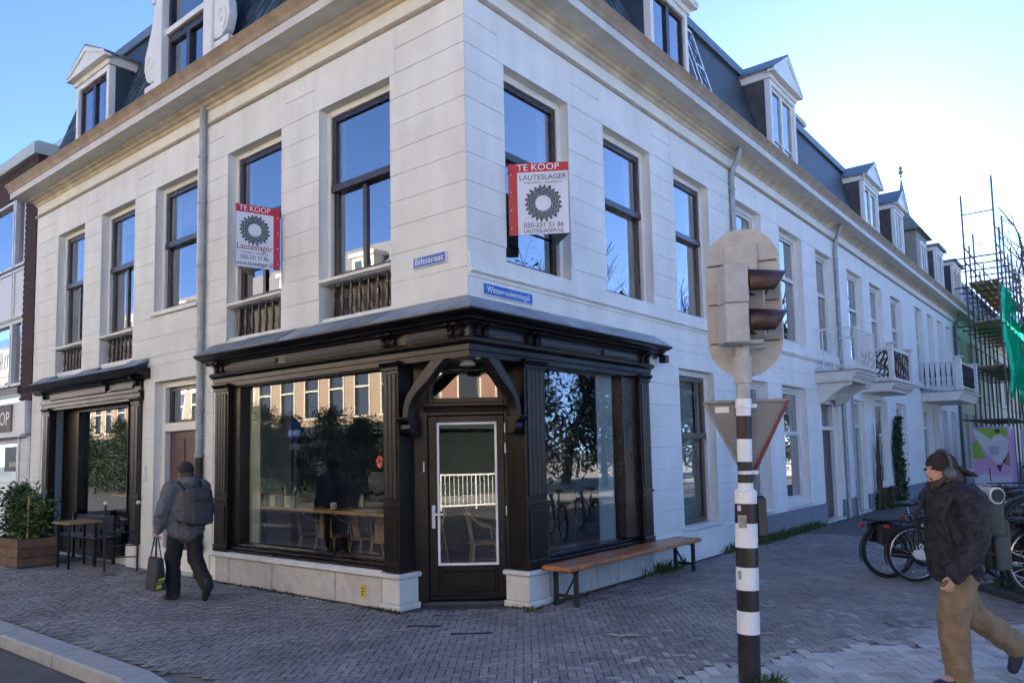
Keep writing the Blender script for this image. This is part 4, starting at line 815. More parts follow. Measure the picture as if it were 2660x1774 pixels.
def herring(x0, x1, y0, y1, W, ang, ok):
    """2:1 herringbone turned by ang, kept where ok(x, y)"""
    out = []; ca, sa = math.cos(ang), math.sin(ang); cx, cy_ = (x0 + x1) / 2, (y0 + y1) / 2; Rr = math.hypot(x1 - x0, y1 - y0) / 2 / W + 3
    N = int(Rr)
    for i in range(-N * 2, N * 2):
        for j in range(-N, N):
            for kind in (0, 1):
                bx, by = i + 2 * j, i - 2 * j
                if kind == 0: px, py, hl, hw, a = bx + 1, by + .5, 1., .5, 0.
                else: px, py, hl, hw, a = bx + 2.5, by + 0., 1., .5, math.pi / 2
                if px * px + py * py > Rr * Rr: continue
                X = cx + (px * ca - py * sa) * W; Y = cy_ + (px * sa + py * ca) * W
                if x0 < X < x1 and y0 < Y < y1 and ok(X, Y): out.append((X, Y, hl * W, hw * W, a + ang))
    return out
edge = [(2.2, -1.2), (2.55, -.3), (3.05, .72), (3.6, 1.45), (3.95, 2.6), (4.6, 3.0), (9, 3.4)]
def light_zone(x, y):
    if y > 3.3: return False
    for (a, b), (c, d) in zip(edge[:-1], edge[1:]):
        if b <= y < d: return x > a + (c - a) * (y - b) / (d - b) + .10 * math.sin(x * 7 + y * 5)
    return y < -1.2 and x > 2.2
def on_pave(x, y):
    if y < -2.73 and x < -.9: return False
    if y < -2.6 and -.9 <= x < .6: return False
    if y < -2.7 and x < 1.3: return False
    if -5.0 < x < .12 and y > -.10 and not (x > -1.0 and y < .75 and (y + .1) < (x + 1.1) * .9): return False
    if x < -4.9 and y > -.02: return False
    if x < .06 and y > 1.2: return False
    return True
def infield(x, y):      # only what the camera can see
    dx, dy = x - CAMP.x, y - CAMP.y; f = dx * _fw.x + dy * _fw.y; r = dx * _rt.x + dy * _rt.y
    return f > 2.8 and abs(r) < f * .76 + .6
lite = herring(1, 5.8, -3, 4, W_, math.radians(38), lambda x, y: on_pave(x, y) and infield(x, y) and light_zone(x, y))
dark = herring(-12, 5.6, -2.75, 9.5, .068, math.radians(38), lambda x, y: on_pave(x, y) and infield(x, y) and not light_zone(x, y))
def dist2(b): return (b[0] - CAMP.x) ** 2 + (b[1] - CAMP.y) ** 2
lite.sort(key=dist2); near = lite[:290]; lite = lite[290:]
_r = random.Random(9); BRM_ = M('paving_brick_pale', (.32, .32, .315), .7, .2, 2, .5, 90, isl=.24)
def edge_dist(x, y):
    return min(math.hypot(x - (a + (c - a) * t / 6), y - (b + (d - b) * t / 6)) for (a, b), (c, d) in zip(edge[:-1], edge[1:]) for t in range(7))
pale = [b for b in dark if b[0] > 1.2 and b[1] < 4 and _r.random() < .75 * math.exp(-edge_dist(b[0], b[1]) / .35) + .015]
ps_ = set(pale); dark = [b for b in dark if b not in ps_]
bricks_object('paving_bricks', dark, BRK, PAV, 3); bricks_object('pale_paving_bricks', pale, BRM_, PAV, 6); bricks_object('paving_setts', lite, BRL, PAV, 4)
Vs, Fs = brick_arrays([(0, 0, W_, W_ / 2, 0)], zj=0, seed=1)
sm = bpy.data.meshes.new('sett'); sm.from_pydata(Vs[0].tolist(), [], Fs.tolist()); sm.materials.append(BRL)
for b in near:
    o = link('sett', sm, PAV); o.location = (b[0], b[1], RN.gauss(0, .003)); o.rotation_euler = (RN.gauss(0, .01), RN.gauss(0, .01), b[4])
far = MB().quad((-.04, 9.4, -.004), (9.4, 9.4, -.004), (9.4, 119, -.004), (-.04, 119, -.004)).make('far_paving', M('far_paving', (.095, .09, .09), .8, .3, 14, .5, 30), PAV, recalc=False)
# kerb stones along the road
KERB = M('kerb_stone', (.36, .38, .385), .8, .14, 8, .4, 70)
x = -30.
ks = []
while x < -.6: ks.append((x, min(x + 1.32, -.6))); x += 1.32
K0 = None
for a, b in [(-30 + 1.32 * i, -30 + 1.32 * (i + 1)) for i in range(22)]:
    if b < -9: continue
    if K0 is None: K0 = MB().box(.006, 1.314, -3.03, -2.76, -.13, .012).make('kerb_stone', KERB, PAV, bevel=.02); K0.location = (a, 0, 0)
    else: o = link('kerb_stone', K0.data, PAV); o.location = (a, 0, 0)
pts = [(-.96, -2.9), (-.3, -3.0), (.25, -3.3), (.7, -3.75), (1.0, -4.3), (1.15, -5.0)]
for (a, b), (c, d) in zip(pts[:-1], pts[1:]):
    an = math.atan2(d - b, c - a); L = math.hypot(c - a, d - b)
    MB().obox(Matrix.Translation(((a + c) / 2, (b + d) / 2, -.06)) @ Matrix.Rotation(an, 4, 'Z'), L - .01, .27, .144).make('kerb_stone', KERB, PAV, bevel=.02)
MB().obox(Matrix.Translation((-2.36, -2.42, -.03)) @ Matrix.Rotation(math.radians(92), 4, 'Z'), .70, .10, .085).make('edging_strip', M('edging_concrete', (.26, .25, .22), .85, .15, 8, .3), PAV, bevel=.008)
MB().obox(Matrix.Translation((-1.75, -2.97, -.06)), 1.0, .05, .05).make('moss_edge', M('moss', (.04, .065, .02), .95, .4, 30, .5), PAV)
MB().box(9.6, 60, -80, 150, -.115, -.02).make('bounce_ground', M('bounce_ground_pale', (.50, .48, .44), .85, .12, 2, .2, 30), None, kind='structure')  # unseen pale ground, added to bounce sunlight onto the right facade
MB().add([(-1.3, -.06, -.004), (.08, -.06, -.004), (.10, .85, -.004), (-.1, 1.25, -.004), (-1.3, .9, -.004)], [(0, 1, 2, 3, 4)]).make('entrance_floor', M('entrance_stone', (.10, .10, .105), .7, .2, 6, .3), PAV, recalc=False)
# ================================================================ signs on the building
RED = M('sign_red', (.45, .012, .02), .35, .05, 3, 0); PANW = M('sign_panel_white', (.66, .68, .76), .35, .03, 3, 0); NAVY = M('ink_navy', (.03, .05, .09), .5, .05, 3, 0); DRED = M('ink_dark_red', (.22, .02, .03), .5, .05, 3, 0); LWH = M('ink_white', (.8, .8, .8), .45, .02, 3, 0)
WRE = M('ink_wreath', (.05, .085, .10), .5, .5, 30, 0)
Z = Vector((0, 0, 1))
def estate_sign(left, right, z0, z1, other, name_txt, style, label, wall_side):
    L_, R_ = Vector(left), Vector(right); r = (R_ - L_).normalized(); nn = r.cross(Z); W = (R_ - L_).length; H = z1 - z0
    S_ = thing('for_sale_sign', label, 'sign', (*((L_ + R_) / 2).xy, z0), 'for sale boards on the first floor')
    def pl(a, b, c, d, off, th, mat, name):     # a..b along, c..d up, in fractions
        b_ = MB(); A = L_ + r * W * a; B = L_ + r * W * b; zc, zd = z0 + H * c, z0 + H * d
        b_.add([tuple(P + nn * o + Z * (z - 0)) for o in (off, off + th) for P, z in ((A, zc), (B, zc), (B, zd), (A, zd))], [(0, 3, 2, 1), (4, 5, 6, 7), (0, 1, 5, 4), (1, 2, 6, 5), (2, 3, 7, 6), (3, 0, 4, 7)])
        return b_.make(name, mat, S_)
    pl(0, 1, 0, 1, -.012, .012, PANW, 'board'); pl(0, 1, .875, 1, .0, .002, RED, 'top_band')
    e = .15
    if wall_side == 'R': pl(1 - e, 1, 0, .875, .0, .002, RED, 'side_band'); cx = (1 - e) / 2
    else: pl(0, e, 0, .875, .0, .002, RED, 'side_band'); cx = e + (1 - e) / 2
    def tx(t, size, cy, width, mat, name='lettering'): return lettering(t, size, mat, (L_ + r * W * cx + nn * .0035 + Z * (z0 + H * cy), r, Z), S_, width=width * W, name=name, ext=.0008)
    lettering('TE KOOP', .105, LWH, (L_ + r * W * (.5 if wall_side == 'L' else .42) + nn * .0045 + Z * (z0 + H * .937), r, Z), S_, width=.70 * W, ext=.0008)
    if style == 'L':
        ry = .60; rad = .185; tx('Lauteslager', .115, .325, .80, DRED); tx('makelaars  taxateurs', .030, .235, .62, NAVY); tx('030-231 51 86', .075, .155, .62, NAVY); tx('www.lauteslager.nl', .075, .06, .80, NAVY)
    else:
        ry = .43; rad = .165; tx('LAUTESLAGER', .085, .795, .78, NAVY); tx('makelaars  taxateurs', .030, .725, .62, NAVY); tx('030-231 51 86', .075, .125, .66, NAVY); tx('LAUTESLAGER.NL', .060, .045, .66, NAVY)
    # round wreath emblem: an annulus with a jagged rim
    c = L_ + r * W * cx + nn * .004 + Z * (z0 + H * ry); rr = random.Random(4); n = 88; b_ = MB(); vs = []
    for i in range(n):
        a = 2 * math.pi * i / n; k = rad * (W / .58) * (1.0 + (.10 if i % 4 < 2 else -.06) + rr.uniform(-.05, .05)); inn = rad * .47 * (W / .58)
        vs.append(tuple(c + (r * math.cos(a) + Z * math.sin(a)) * inn)); vs.append(tuple(c + (r * math.cos(a) + Z * math.sin(a)) * k))
    b_.add(vs, [(2 * i, 2 * i + 1, (2 * i + 3) % (2 * n), (2 * i + 2) % (2 * n)) for i in range(n)]); b_.make('wreath_emblem', WRE, S_, recalc=False)
    for q in range(3):
        rd = rad * (.58 + .15 * q) * (W / .58); MB().tube([c + nn * .001 + (r * math.cos(i * .2244 + q) + Z * math.sin(i * .2244 + q)) * (rd + .01 * math.sin(i * 3 + q)) for i in range(28)], .006, 4, closed=True).make('wreath_line', M('wreath_light', (.25, .3, .33), .5), S_)
    # second board of the V and its fixing
    O = Vector(other); ap = L_ if wall_side == 'R' else R_; t2 = (O - ap).normalized(); n2 = t2.cross(Z); b_ = MB()
    b_.add([tuple(P + n2 * o + Z * z) for o in (-.006, .006) for P, z in ((ap, z0), (O, z0), (O, z1), (ap, z1))], [(0, 3, 2, 1), (4, 5, 6, 7), (0, 1, 5, 4), (1, 2, 6, 5), (2, 3, 7, 6), (3, 0, 4, 7)]); b_.make('rear_board', M('board_grey', (.32, .32, .31), .6), S_)
    wl_ = R_ if wall_side == 'R' else L_
    for z in (z0 + .1, z1 - .1): MB().cyl(tuple(wl_ + Z * z), tuple(O + Z * z), .015, n=6).make('fixing_bar', BLACK, S_)
    for k in range(4): MB().ball(tuple(wl_ + nn * .004 + (r if wall_side == 'L' else -r) * .03 + Z * (z0 + H * (.1 + .25 * k))), .008, n=6, k=4).make('bolt', ALU, S_)
    return S_
estate_sign((-3.43, -.60, 0), (-3.26, -.06, 0), 4.14, 4.96, (-3.85, -.06, 0), '', 'L', 'red and white for sale board in front of the left facade window', 'R')
estate_sign((.06, .64, 0), (.62, 1.01, 0), 4.10, 4.91, (.06, 1.45, 0), '', 'R', 'red and white for sale board by the corner on the right facade', 'L')
NBL = M('nameplate_blue', (.015, .13, .48), .3, .05, 3, 0)
def nameplate(T, a, b, z0, z1, txt, label, r):
    S_ = thing('street_name_sign', label, 'sign', T((a + b) / 2, .03, z0), 'blue street name plates at the corner')
    MB(T).box(a, b, .018, .036, z0, z1).make('plate', LWH, S_, bevel=.008, seg=2); MB(T).box(a + .012, b - .012, .034, .039, z0 + .012, z1 - .012).make('blue_field', NBL, S_, bevel=.002)
    lettering(txt, .095, LWH, (Vector(T((a + b) / 2, .0405, (z0 + z1) / 2)), r, Z), S_, width=(b - a) * .84)
nameplate(FL, -.78, -.27, 3.735, 3.865, 'Biltstraat', 'blue street name plate left of the building corner', Vector((1, 0, 0)))
nameplate(FR, .20, 1.08, 3.375, 3.515, 'Wittevrouwensingel', 'long blue street name plate right of the building corner', Vector((0, 1, 0)))
YS = thing('hydrant_plate', 'small yellow marker plate on the stone plinth left of the door', 'sign', (-1.62, -.09, .12))
MB(FL).box(-1.66, -1.575, .056, .064, .10, .24).make('plate', M('plate_yellow', (.72, .52, .03), .4, .05, 3, 0), YS, bevel=.003)
for i in range(3): MB(FL).box(-1.645, -1.60 + .008 * i, .064, .066, .125 + .035 * i, .137 + .035 * i).make('print_line', NAVY, YS)
SL = thing('wall_spotlight', 'small dark spotlight under the shop cornice on the right facade', 'lamp', (.1, 4.06, 2.95))
MB(FR).box(3.98, 4.02, .01, .16, 3.04, 3.06).make('arm', BLACK, SL); MB(FR).box(3.95, 4.05, .10, .22, 2.93, 3.04).make('head', BLACK, SL, bevel=.01); MB(FR).box(3.96, 4.04, .0, .03, 3.0, 3.1).make('back_plate', BLACK, SL)
# red hand sticker on the show window
HS = thing('hand_sticker', 'small red and white hand sticker on the left show window', 'sticker', (-1.5, .09, 1.58))
hb = MB(FL); hb.ext([(-1.5 + .045 * math.cos(a * .524), 1.60 + .05 * math.sin(a * .524)) for a in range(12)], lambda p, d: (p[0], d, p[1]), -.098, -.096)
for i, (dx, h_) in enumerate(((-.052, .03), (-.03, .065), (-.005, .075), (.02, .068), (.042, .05))): hb.box(-1.5 + dx - .009, -1.5 + dx + .009, -.098, -.096, 1.62, 1.62 + h_)
hb.make('hand_print', M('sticker_red', (.75, .12, .08), .5), HS); 

# ================================================================ bench
BW = M('bench_wood', (.42, .16, .05), .38, .45, 7, .25, 26, coat=.25)
BE = thing('bench', 'long varnished wooden bench on black legs against the right facade', 'bench', (.32, 2.6, 0))
MB().box(.10, .50, 1.02, 4.28, .395, .45).make('seat', BW, BE, bevel=.012, seg=2)
for y in (1.18, 4.08):
    for x in (.15, .42): MB().box(x, x + .045, y, y + .045, 0, .395).make('leg', BLACK, BE, bevel=.003)
    MB().box(.195, .42, y + .005, y + .04, .09, .125).make('cross_bar', BLACK, BE, bevel=.003); MB().box(.15, .465, y + .005, y + .04, .36, .395).make('top_bar', BLACK, BE)
    s_ = 1 if y < 2 else -1; MB().tube([(.30, y + .02, .11), (.30, y + .02 + .30 * s_, .385)], .013, 6).make('stay', BLACK, BE)

# ================================================================ traffic light
TB = Vector((3.05, -.48, 0)); TL = thing('traffic_light', 'black and white banded traffic light pole seen from behind', 'traffic light', TB)
PBK = M('pole_black', (.014, .011, .011), .35, .3, 8, .05, coat=.2); PBR = M('pole_brown', (.022, .011, .008), .45, .4, 8, .1); PWH = M('pole_white', (.78, .79, .80), .4, .04, 5, .05)
lean = Vector((.018, .016, 0))
def pax(z): return TB + lean * z + Z * z
bands = [(-.02, .389, PBK), (.389, .547, PWH), (.547, .693, PBK), (.693, .852, PWH), (.852, .99, PBK), (.99, 1.16, PWH), (1.16, 1.30, PBR), (1.30, 1.446, PWH), (1.446, 1.597, PBR), (1.597, 1.76, PWH), (1.76, 1.928, PBR), (1.928, 2.02, PWH)]
for a, b, m_ in bands:
    ra = .078 if a < 1.35 else .052; rb = .078 if b < 1.4 else .052
    if a == 1.30: MB().tube([pax(1.30), pax(1.385), pax(1.405), pax(1.446)], [.079, .079, .056, .054], 20).make('pole_band', m_, TL, smooth=True)
    else: MB().tube([pax(a), pax(b)], [ra + (.001 if m_ is PWH else 0)] * 2, 20).make('pole_band', m_, TL, smooth=True)
MGR = M('weathered_grey', (.47, .465, .45), .65, .14, 9, .25, 30, streak=.12)
MB().tube([pax(2.02), pax(2.16), pax(2.165), pax(2.36), pax(2.365), pax(2.44)], [.048, .050, .062, .066, .05, .05], 16).make('pole_neck', MGR, TL, smooth=True)
MB().tube([pax(2.0), pax(2.05)], .058, 16).make('pole_clamp', ALU, TL, smooth=True)
r_, f_ = _rt.copy(), _fw.copy(); ct = pax(2.78)
def obx(name, mat, c, sx, sy, sz, rot=0., bev=.008, par=None):
    """box in the camera-horizontal axes of the pole: sx along r, sy along f"""
    m = Matrix.Translation(c) @ Matrix.Rotation(YAW + rot, 4, 'Z'); return MB().obox(m, sx, sy, sz).make(name, mat, par or TL, bevel=bev)
# background shield: stadium facing away from us
nb = (f_ * math.cos(.42) + r_ * math.sin(.42)); hb_ = nb.cross(Z) * -1; hb_ = Vector((nb.y, -nb.x, 0))
c0 = pax(2.785) + f_ * .12 + r_ * .05
out = []
for i in range(36):
    a = 2 * math.pi * i / 36; out.append((.272 * math.cos(a), .272 * math.sin(a) + (.292 if math.sin(a) > 0 else -.292)))
b_ = MB(); b_.ext(out, lambda p_, d: tuple(c0 + hb_ * p_[0] + Z * p_[1] + nb * d), 0, .012); b_.make('background_shield', MGR, TL)
for zz in (-.30, .30, .0):
    m = Matrix.Translation(c0 - nb * .006 + Z * zz) @ Matrix.Rotation(math.atan2(hb_.y, hb_.x), 4, 'Z'); MB().obox(m, .50, .008, .012).make('shield_rib', M('rib_brown', (.16, .12, .09), .7), TL)
m = Matrix.Translation(c0 - nb * .02 + Z * .33 - hb_ * .0) @ Matrix.Rotation(math.atan2(hb_.y, hb_.x), 4, 'Z'); MB().obox(m, .24, .04, .22).make('upper_housing', MGR, TL, bevel=.01)
m = Matrix.Translation(c0 - nb * .02 - Z * .03 + hb_ * .06) @ Matrix.Rotation(math.atan2(hb_.y, hb_.x), 4, 'Z'); MB().obox(m, .20, .05, .50).make('rear_housing', MGR, TL, bevel=.01)
# second head in front of the shield, facing right
VIS = M('visor_brown', (.045, .02, .016), .4, .35, 6, .1)
for k, zc in enumerate((2.88, 2.59)):
    hc = pax(zc) - f_ * .05 - r_ * .075; H1 = obx('signal_housing', MGR, hc, .17, .22, .285)
    obx('lens_plate', VIS, hc + r_ * .083, .012, .21, .25, par=H1)
    # visor: open half tube tapering towards its end
    n_ = 14; vs = []; fs = []
    for q, (ln, ra_) in enumerate(((.09, .118), (.385, .105))):
        for i in range(n_ + 1):
            a = -.55 + (math.pi + 1.1) * i / n_; drop = .0 if q == 0 else .0
            L2 = ln if q == 0 else ln - .15 * (1 - math.sin(a)) / 2 ; vs.append(tuple(hc + r_ * L2 + f_ * (ra_ * math.cos(a)) + Z * (ra_ * math.sin(a) + drop)))
    for i in range(n_): fs.append((i, i + 1, n_ + 2 + i, n_ + 1 + i))
    vo = MB().add(vs, fs).make('visor', VIS, H1, recalc=False, smooth=True); md = vo.modifiers.new('thick', 'SOLIDIFY'); md.thickness = .006
    MB().lathe([(.105, 0), (.10, .012), (.05, .025), (.01, .03)], (0, 0, 0), 18, 'x').xf(Matrix.Translation(hc + r_ * .088) @ Matrix.Rotation(YAW, 4, 'Z')).make('lens', M('lens_dark', (.06, .015, .01), .15), H1, smooth=True)
obx('mount_bracket', MGR, pax(2.46) - f_ * .02, .26, .16, .035); obx('mount_bracket', MGR, pax(2.44) + r_ * .08 + f_ * .05, .22, .06, .03)
# low cyclist signal on the far side
lc = pax(1.2) + r_ * .115 + f_ * .06
LS = obx('low_signal', PBK, lc, .085, .12, .30, bev=.02)
for k in (-.09, 0, .09): MB().lathe([(.04, 0), (.044, .03), (.036, .03), (.03, .0)], (0, 0, 0), 14, 'y').xf(Matrix.Translation(lc + f_ * .06 + Z * k) @ Matrix.Rotation(YAW, 4, 'Z')).make('low_visor', PBK, LS)
for zz, an, w, h, m_ in ((1.175, 2.55, .065, .09, M('sticker_mono', (.3, .3, .3), .4, .9, 11, 0)), (1.27, 2.8, .03, .04, M('sticker_blue', (.45, .5, .7), .4)), (.80, 2.9, .03, .06, M('sticker_teal', (.20, .36, .33), .4))):
    vs = []; cen = pax(zz)
    for i in range(5):
        a = YAW - math.pi / 2 - (an - 1.9) + (i - 2) * w / .0795 / 4; d_ = Vector((math.cos(a), math.sin(a), 0)) * .0805
        vs += [tuple(cen + d_ - Z * h / 2), tuple(cen + d_ + Z * h / 2)]
    MB().add(vs, [(2 * i, 2 * i + 2, 2 * i + 3, 2 * i + 1) for i in range(4)]).make('sticker', m_, TL, recalc=False)
# give-way sign seen from behind
GWY = thing('give_way_sign', 'grey back of a triangular give way sign clamped to the pole', 'sign', pax(1.75))
c1 = pax(1.86) + f_ * .085 + r_ * .045; ng = (f_ * math.cos(.30) + r_ * math.sin(.30)); hg = Vector((ng.y, -ng.x, 0))
tri = [(-.30, .185), (.30, .185), (.03, -.405), (-.03, -.405)]; tri = [(-.29, .19), (.29, .19), (.305, .165), (.02, -.41), (-.02, -.41), (-.305, .165)]
b_ = MB(); b_.ext(tri, lambda p_, d: tuple(c1 + hg * p_[0] + Z * p_[1] + ng * d), 0, .004); b_.make('plate', M('sign_back_grey', (.22, .22, .22), .6, .1, 6, .1), GWY)
b_ = MB(); b_.ext(tri, lambda p_, d: tuple(c1 + hg * p_[0] + Z * p_[1] + ng * d), .0045, .008); b_.make('red_border', RED, GWY)
b_ = MB(); b_.ext([(x * .72, (z + .07) * .72 - .07 + .015) for x, z in tri], lambda p_, d: tuple(c1 + hg * p_[0] + Z * p_[1] + ng * d), .0085, .0095); b_.make('white_field', LWH, GWY)
for i in range(3):
    (x0, z0), (x1, z1) = [((-.30, .18), (.30, .18)), ((.30, .18), (.0, -.41)), ((.0, -.41), (-.30, .18))][i]
    MB().tube([tuple(c1 + hg * x0 + Z * z0 - ng * .006), tuple(c1 + hg * x1 + Z * z1 - ng * .006)], .014, 6).make('edge_rim', M('rim_grey', (.30, .30, .29), .5) if i != 1 else M('rim_red', (.14, .03, .035), .5), GWY)
for zz in (2.0, 1.52): MB().tube([pax(zz) - Z * .012, pax(zz) + Z * .012], .062, 16).make('clamp_band', ALU, GWY); obx('clamp_bolt', ALU, pax(zz) + r_ * .07, .05, .03, .03, par=GWY, bev=.004)
b_ = MB(); b_.ext([(-.22, .10), (-.12, .10), (-.12, .145), (-.22, .145)], lambda p_, d: tuple(c1 + hg * p_[0] + Z * p_[1] - ng * d), .0005, .002); b_.make('maker_label', LWH, GWY)

# ================================================================ cafe interior furniture
SHW = M('counter_wood', (.58, .38, .19), .45, .25, 6, .15, 30)
CT = thing('window_counter', 'long light wooden counter board inside the left show window', 'counter', (-2.9, .35, 0))
MB().box(-4.29, -1.36, .17, .52, .985, 1.03).make('board', SHW, CT, bevel=.006)
for x in (-4.2, -2.8, -1.5): MB().box(x, x + .05, .30, .35, .16, .985).make('leg', BLACK, CT)
def vessel(name, label, x, y, prof, mat, grp):
    MB().lathe(prof, (x, y, 1.03), 12).make(name, mat, None, smooth=True, label=label, cat=name.split('_')[-1], group=grp)
PAPW = M('paper_white', (.72, .72, .70), .6, .05); BOTG = M('bottle_green', (.05, .10, .06), .15, .1); CUPW = M('cup_white', (.75, .75, .73), .3, .03)
for i, (x, lab) in enumerate(((-3.86, 'white carton at the left end of the window counter'), (-3.52, 'white carton beside the green bottle on the counter'))):
    MB().box(x - .06, x + .06, .24, .34, 1.03, 1.19).make('carton', PAPW, None, bevel=.004, label=lab, cat='carton', group='cartons on the counter')
for i, (x, lab) in enumerate(((-3.70, 'dark bottle between the two cartons on the counter'), (-3.36, 'slim green bottle right of the cartons on the counter'))):
    vessel('glass_bottle', lab, x, .30, [(.03, 0), (.034, .01), (.034, .13), (.012, .19), (.012, .25), (.014, .26), (.005, .262)], BOTG, 'bottles on the counter')
MB().box(-4.20, -4.02, .22, .38, 1.03, 1.21).make('grey_box', M('grey_card', (.22, .25, .24), .7), None, bevel=.006, label='dark grey box at the far left of the window counter', cat='box')
cup = thing('white_cup', 'small white cup in the middle of the window counter', 'cup', (-2.62, .30, 1.03)); MB().lathe([(.025, 0), (.028, .005), (.042, .085), (.038, .085), (.02, .01)], (-2.62, .30, 1.031), 14).make('bowl', CUPW, cup, smooth=True); MB().tube([(-2.58, .30, 1.10), (-2.55, .30, 1.095), (-2.55, .30, 1.06), (-2.588, .30, 1.05)], .005, 5).make('handle', CUPW, cup)
MB().box(-2.15, -1.72, .24, .46, 1.03, 1.045).make('newspaper', PAPW, None, label='folded newspaper on the right part of the window counter', cat='newspaper')
RAT = M('rattan', (.50, .35, .20), .5, .3, 20, .2, 80)
def chair(label, loc, rz, first=[None]):
    if first[0] is None:
        t = thing('bistro_chair', label, 'chair', loc, 'rattan chairs in the cafe', rz, local=True); first[0] = t
        MB().lathe([(.0, .43), (.19, .43), (.21, .445), (.19, .46), (.0, .465)], (0, 0, 0), 16).make('seat', RAT, t, smooth=True)
        for sx, sy in ((-1, -1), (1, -1), (-1, 1), (1, 1)): MB().tube([(sx * .14, sy * .14, .44), (sx * .20, sy * .20, 0)], [.016, .013], 7).make('leg', RAT, t)
        MB().tube([(.17, -.12, .44), (.22, -.10, .62), (.20, .08, .68), (.12, .20, .80), (0, .235, .86), (-.12, .20, .80), (-.20, .08, .68), (-.22, -.10, .62), (-.17, -.12, .44)], .014, 7).make('arm_hoop', RAT, t)
        MB().tube([(.12, .16, .45), (.13, .20, .70), (0, .24, .80), (-.13, .20, .70), (-.12, .16, .45)], .010, 6).make('back_hoop', RAT, t)
        b_ = MB(); vs = [(.11 * (1 - .1 * j) * k, .185 + .012 * j - .05 * abs(k), .47 + .075 * j) for j in range(5) for k in (-1, 0, 1)]; b_.add(vs, [(j * 3 + k, j * 3 + k + 1, j * 3 + k + 4, j * 3 + k + 3) for j in range(4) for k in (0, 1)]); b_.make('back_web', RAT, t, recalc=False)
        MB().tube([(.17 * math.cos(i * .524), .17 * math.sin(i * .524), .22) for i in range(12)], .009, 5, closed=True).make('foot_ring', RAT, t)
        return t
    return dup(first[0], None, loc, rz, label, 'rattan chairs in the cafe')
for x, y, rz, lab in ((-3.95, .95, 2.6, 'rattan cafe chair at the far left behind the counter'), (-3.35, .85, 3.4, 'rattan cafe chair under the cartons behind the counter'), (-2.75, .95, 2.9, 'rattan cafe chair under the white cup behind the counter'), (-2.15, .80, 3.3, 'rattan cafe chair under the newspaper behind the counter'), (-1.62, .9, 2.2, 'rattan cafe chair beside the left door post inside'), (-2.5, 1.9, .4, 'rattan cafe chair in the middle of the room'), (-1.0, 1.35, 2.4, 'rattan cafe chair just behind the glass of the door')): chair(lab, (x, y, .16), rz)
TBK = thing('espresso_machine', 'grey espresso machine behind the counter at the back', 'machine', (-3.0, 1.6, .16))
MB().box(-3.4, -2.6, 1.35, 1.85, .16, 1.05).make('cabinet', M('cabinet_dark', (.05, .05, .045), .6), TBK, bevel=.01); MB().box(-3.25, -2.75, 1.4, 1.8, 1.05, 1.42).make('body', M('steel', (.4, .42, .42), .3, .1, 4, 0, metal=.8), TBK, bevel=.03, seg=2); MB().box(-3.22, -2.78, 1.42, 1.78, 1.42, 1.46).make('cup_tray', MATS['steel'], TBK)
for x in (-3.12, -2.88): MB().cyl((x, 1.38, 1.18), (x, 1.24, 1.15), .02, n=8).make('portafilter', BLACK, TBK)
# left cafe: lamp sign and till inside
LT = thing('window_display', 'dark glass display with a red lamp inside the left cafe window', 'display', (-8.6, .7, .3))
MB(FL).box(-9.3, -8.2, -1.0, -.6, .3, 1.05).make('counter', M('cabinet_dark2', (.06, .05, .045), .6), LT); MB(FL).box(-9.35, -8.1, -1.05, -.5, 1.05, 1.09).make('top', SHW, LT); MB(FL).box(-9.0, -8.55, -.9, -.6, 1.09, 1.40).make('case', M('case_grey', (.20, .23, .23), .3), LT, bevel=.01); MB(FL).box(-8.38, -8.30, -.62, -.56, 1.12, 1.22).make('red_lamp', M('red_plastic', (.7, .03, .02), .4), LT, bevel=.01)
CLT = M('cloth_grey', (.2, .2, .2), .8)

# ================================================================ outside the left cafe
PLW = M('planter_wood', (.15, .095, .06), .8, .3, 6, .4, 30, isl=.25)
PL = thing('planter', 'weathered wooden plank planter in front of the left cafe', 'planter', (-9.3, -.92, 0))
for k in range(3):
    MB().box(-9.9, -8.74, -1.20, -1.175, .02 + .15 * k, .16 + .15 * k).make('plank', PLW, PL, bevel=.004); MB().box(-8.765, -8.74, -1.172, -.60, .02 + .15 * k, .16 + .15 * k).make('plank', PLW, PL, bevel=.004)
    MB().box(-9.9, -8.77, -.625, -.60, .02 + .15 * k, .16 + .15 * k).make('plank', PLW, PL, bevel=.004); MB().box(-9.9, -9.875, -1.172, -.628, .02 + .15 * k, .16 + .15 * k).make('plank', PLW, PL, bevel=.004)
MB().box(-9.87, -8.77, -1.17, -.63, .05, .42).make('soil', M('soil', (.03, .022, .016), .95, .3, 20, .6), PL)
LEAFG = M('shrub_leaf', (.045, .10, .03), .55, .45, 4, 0, isl=.6); STEM = M('stem', (.09, .07, .04), .9)
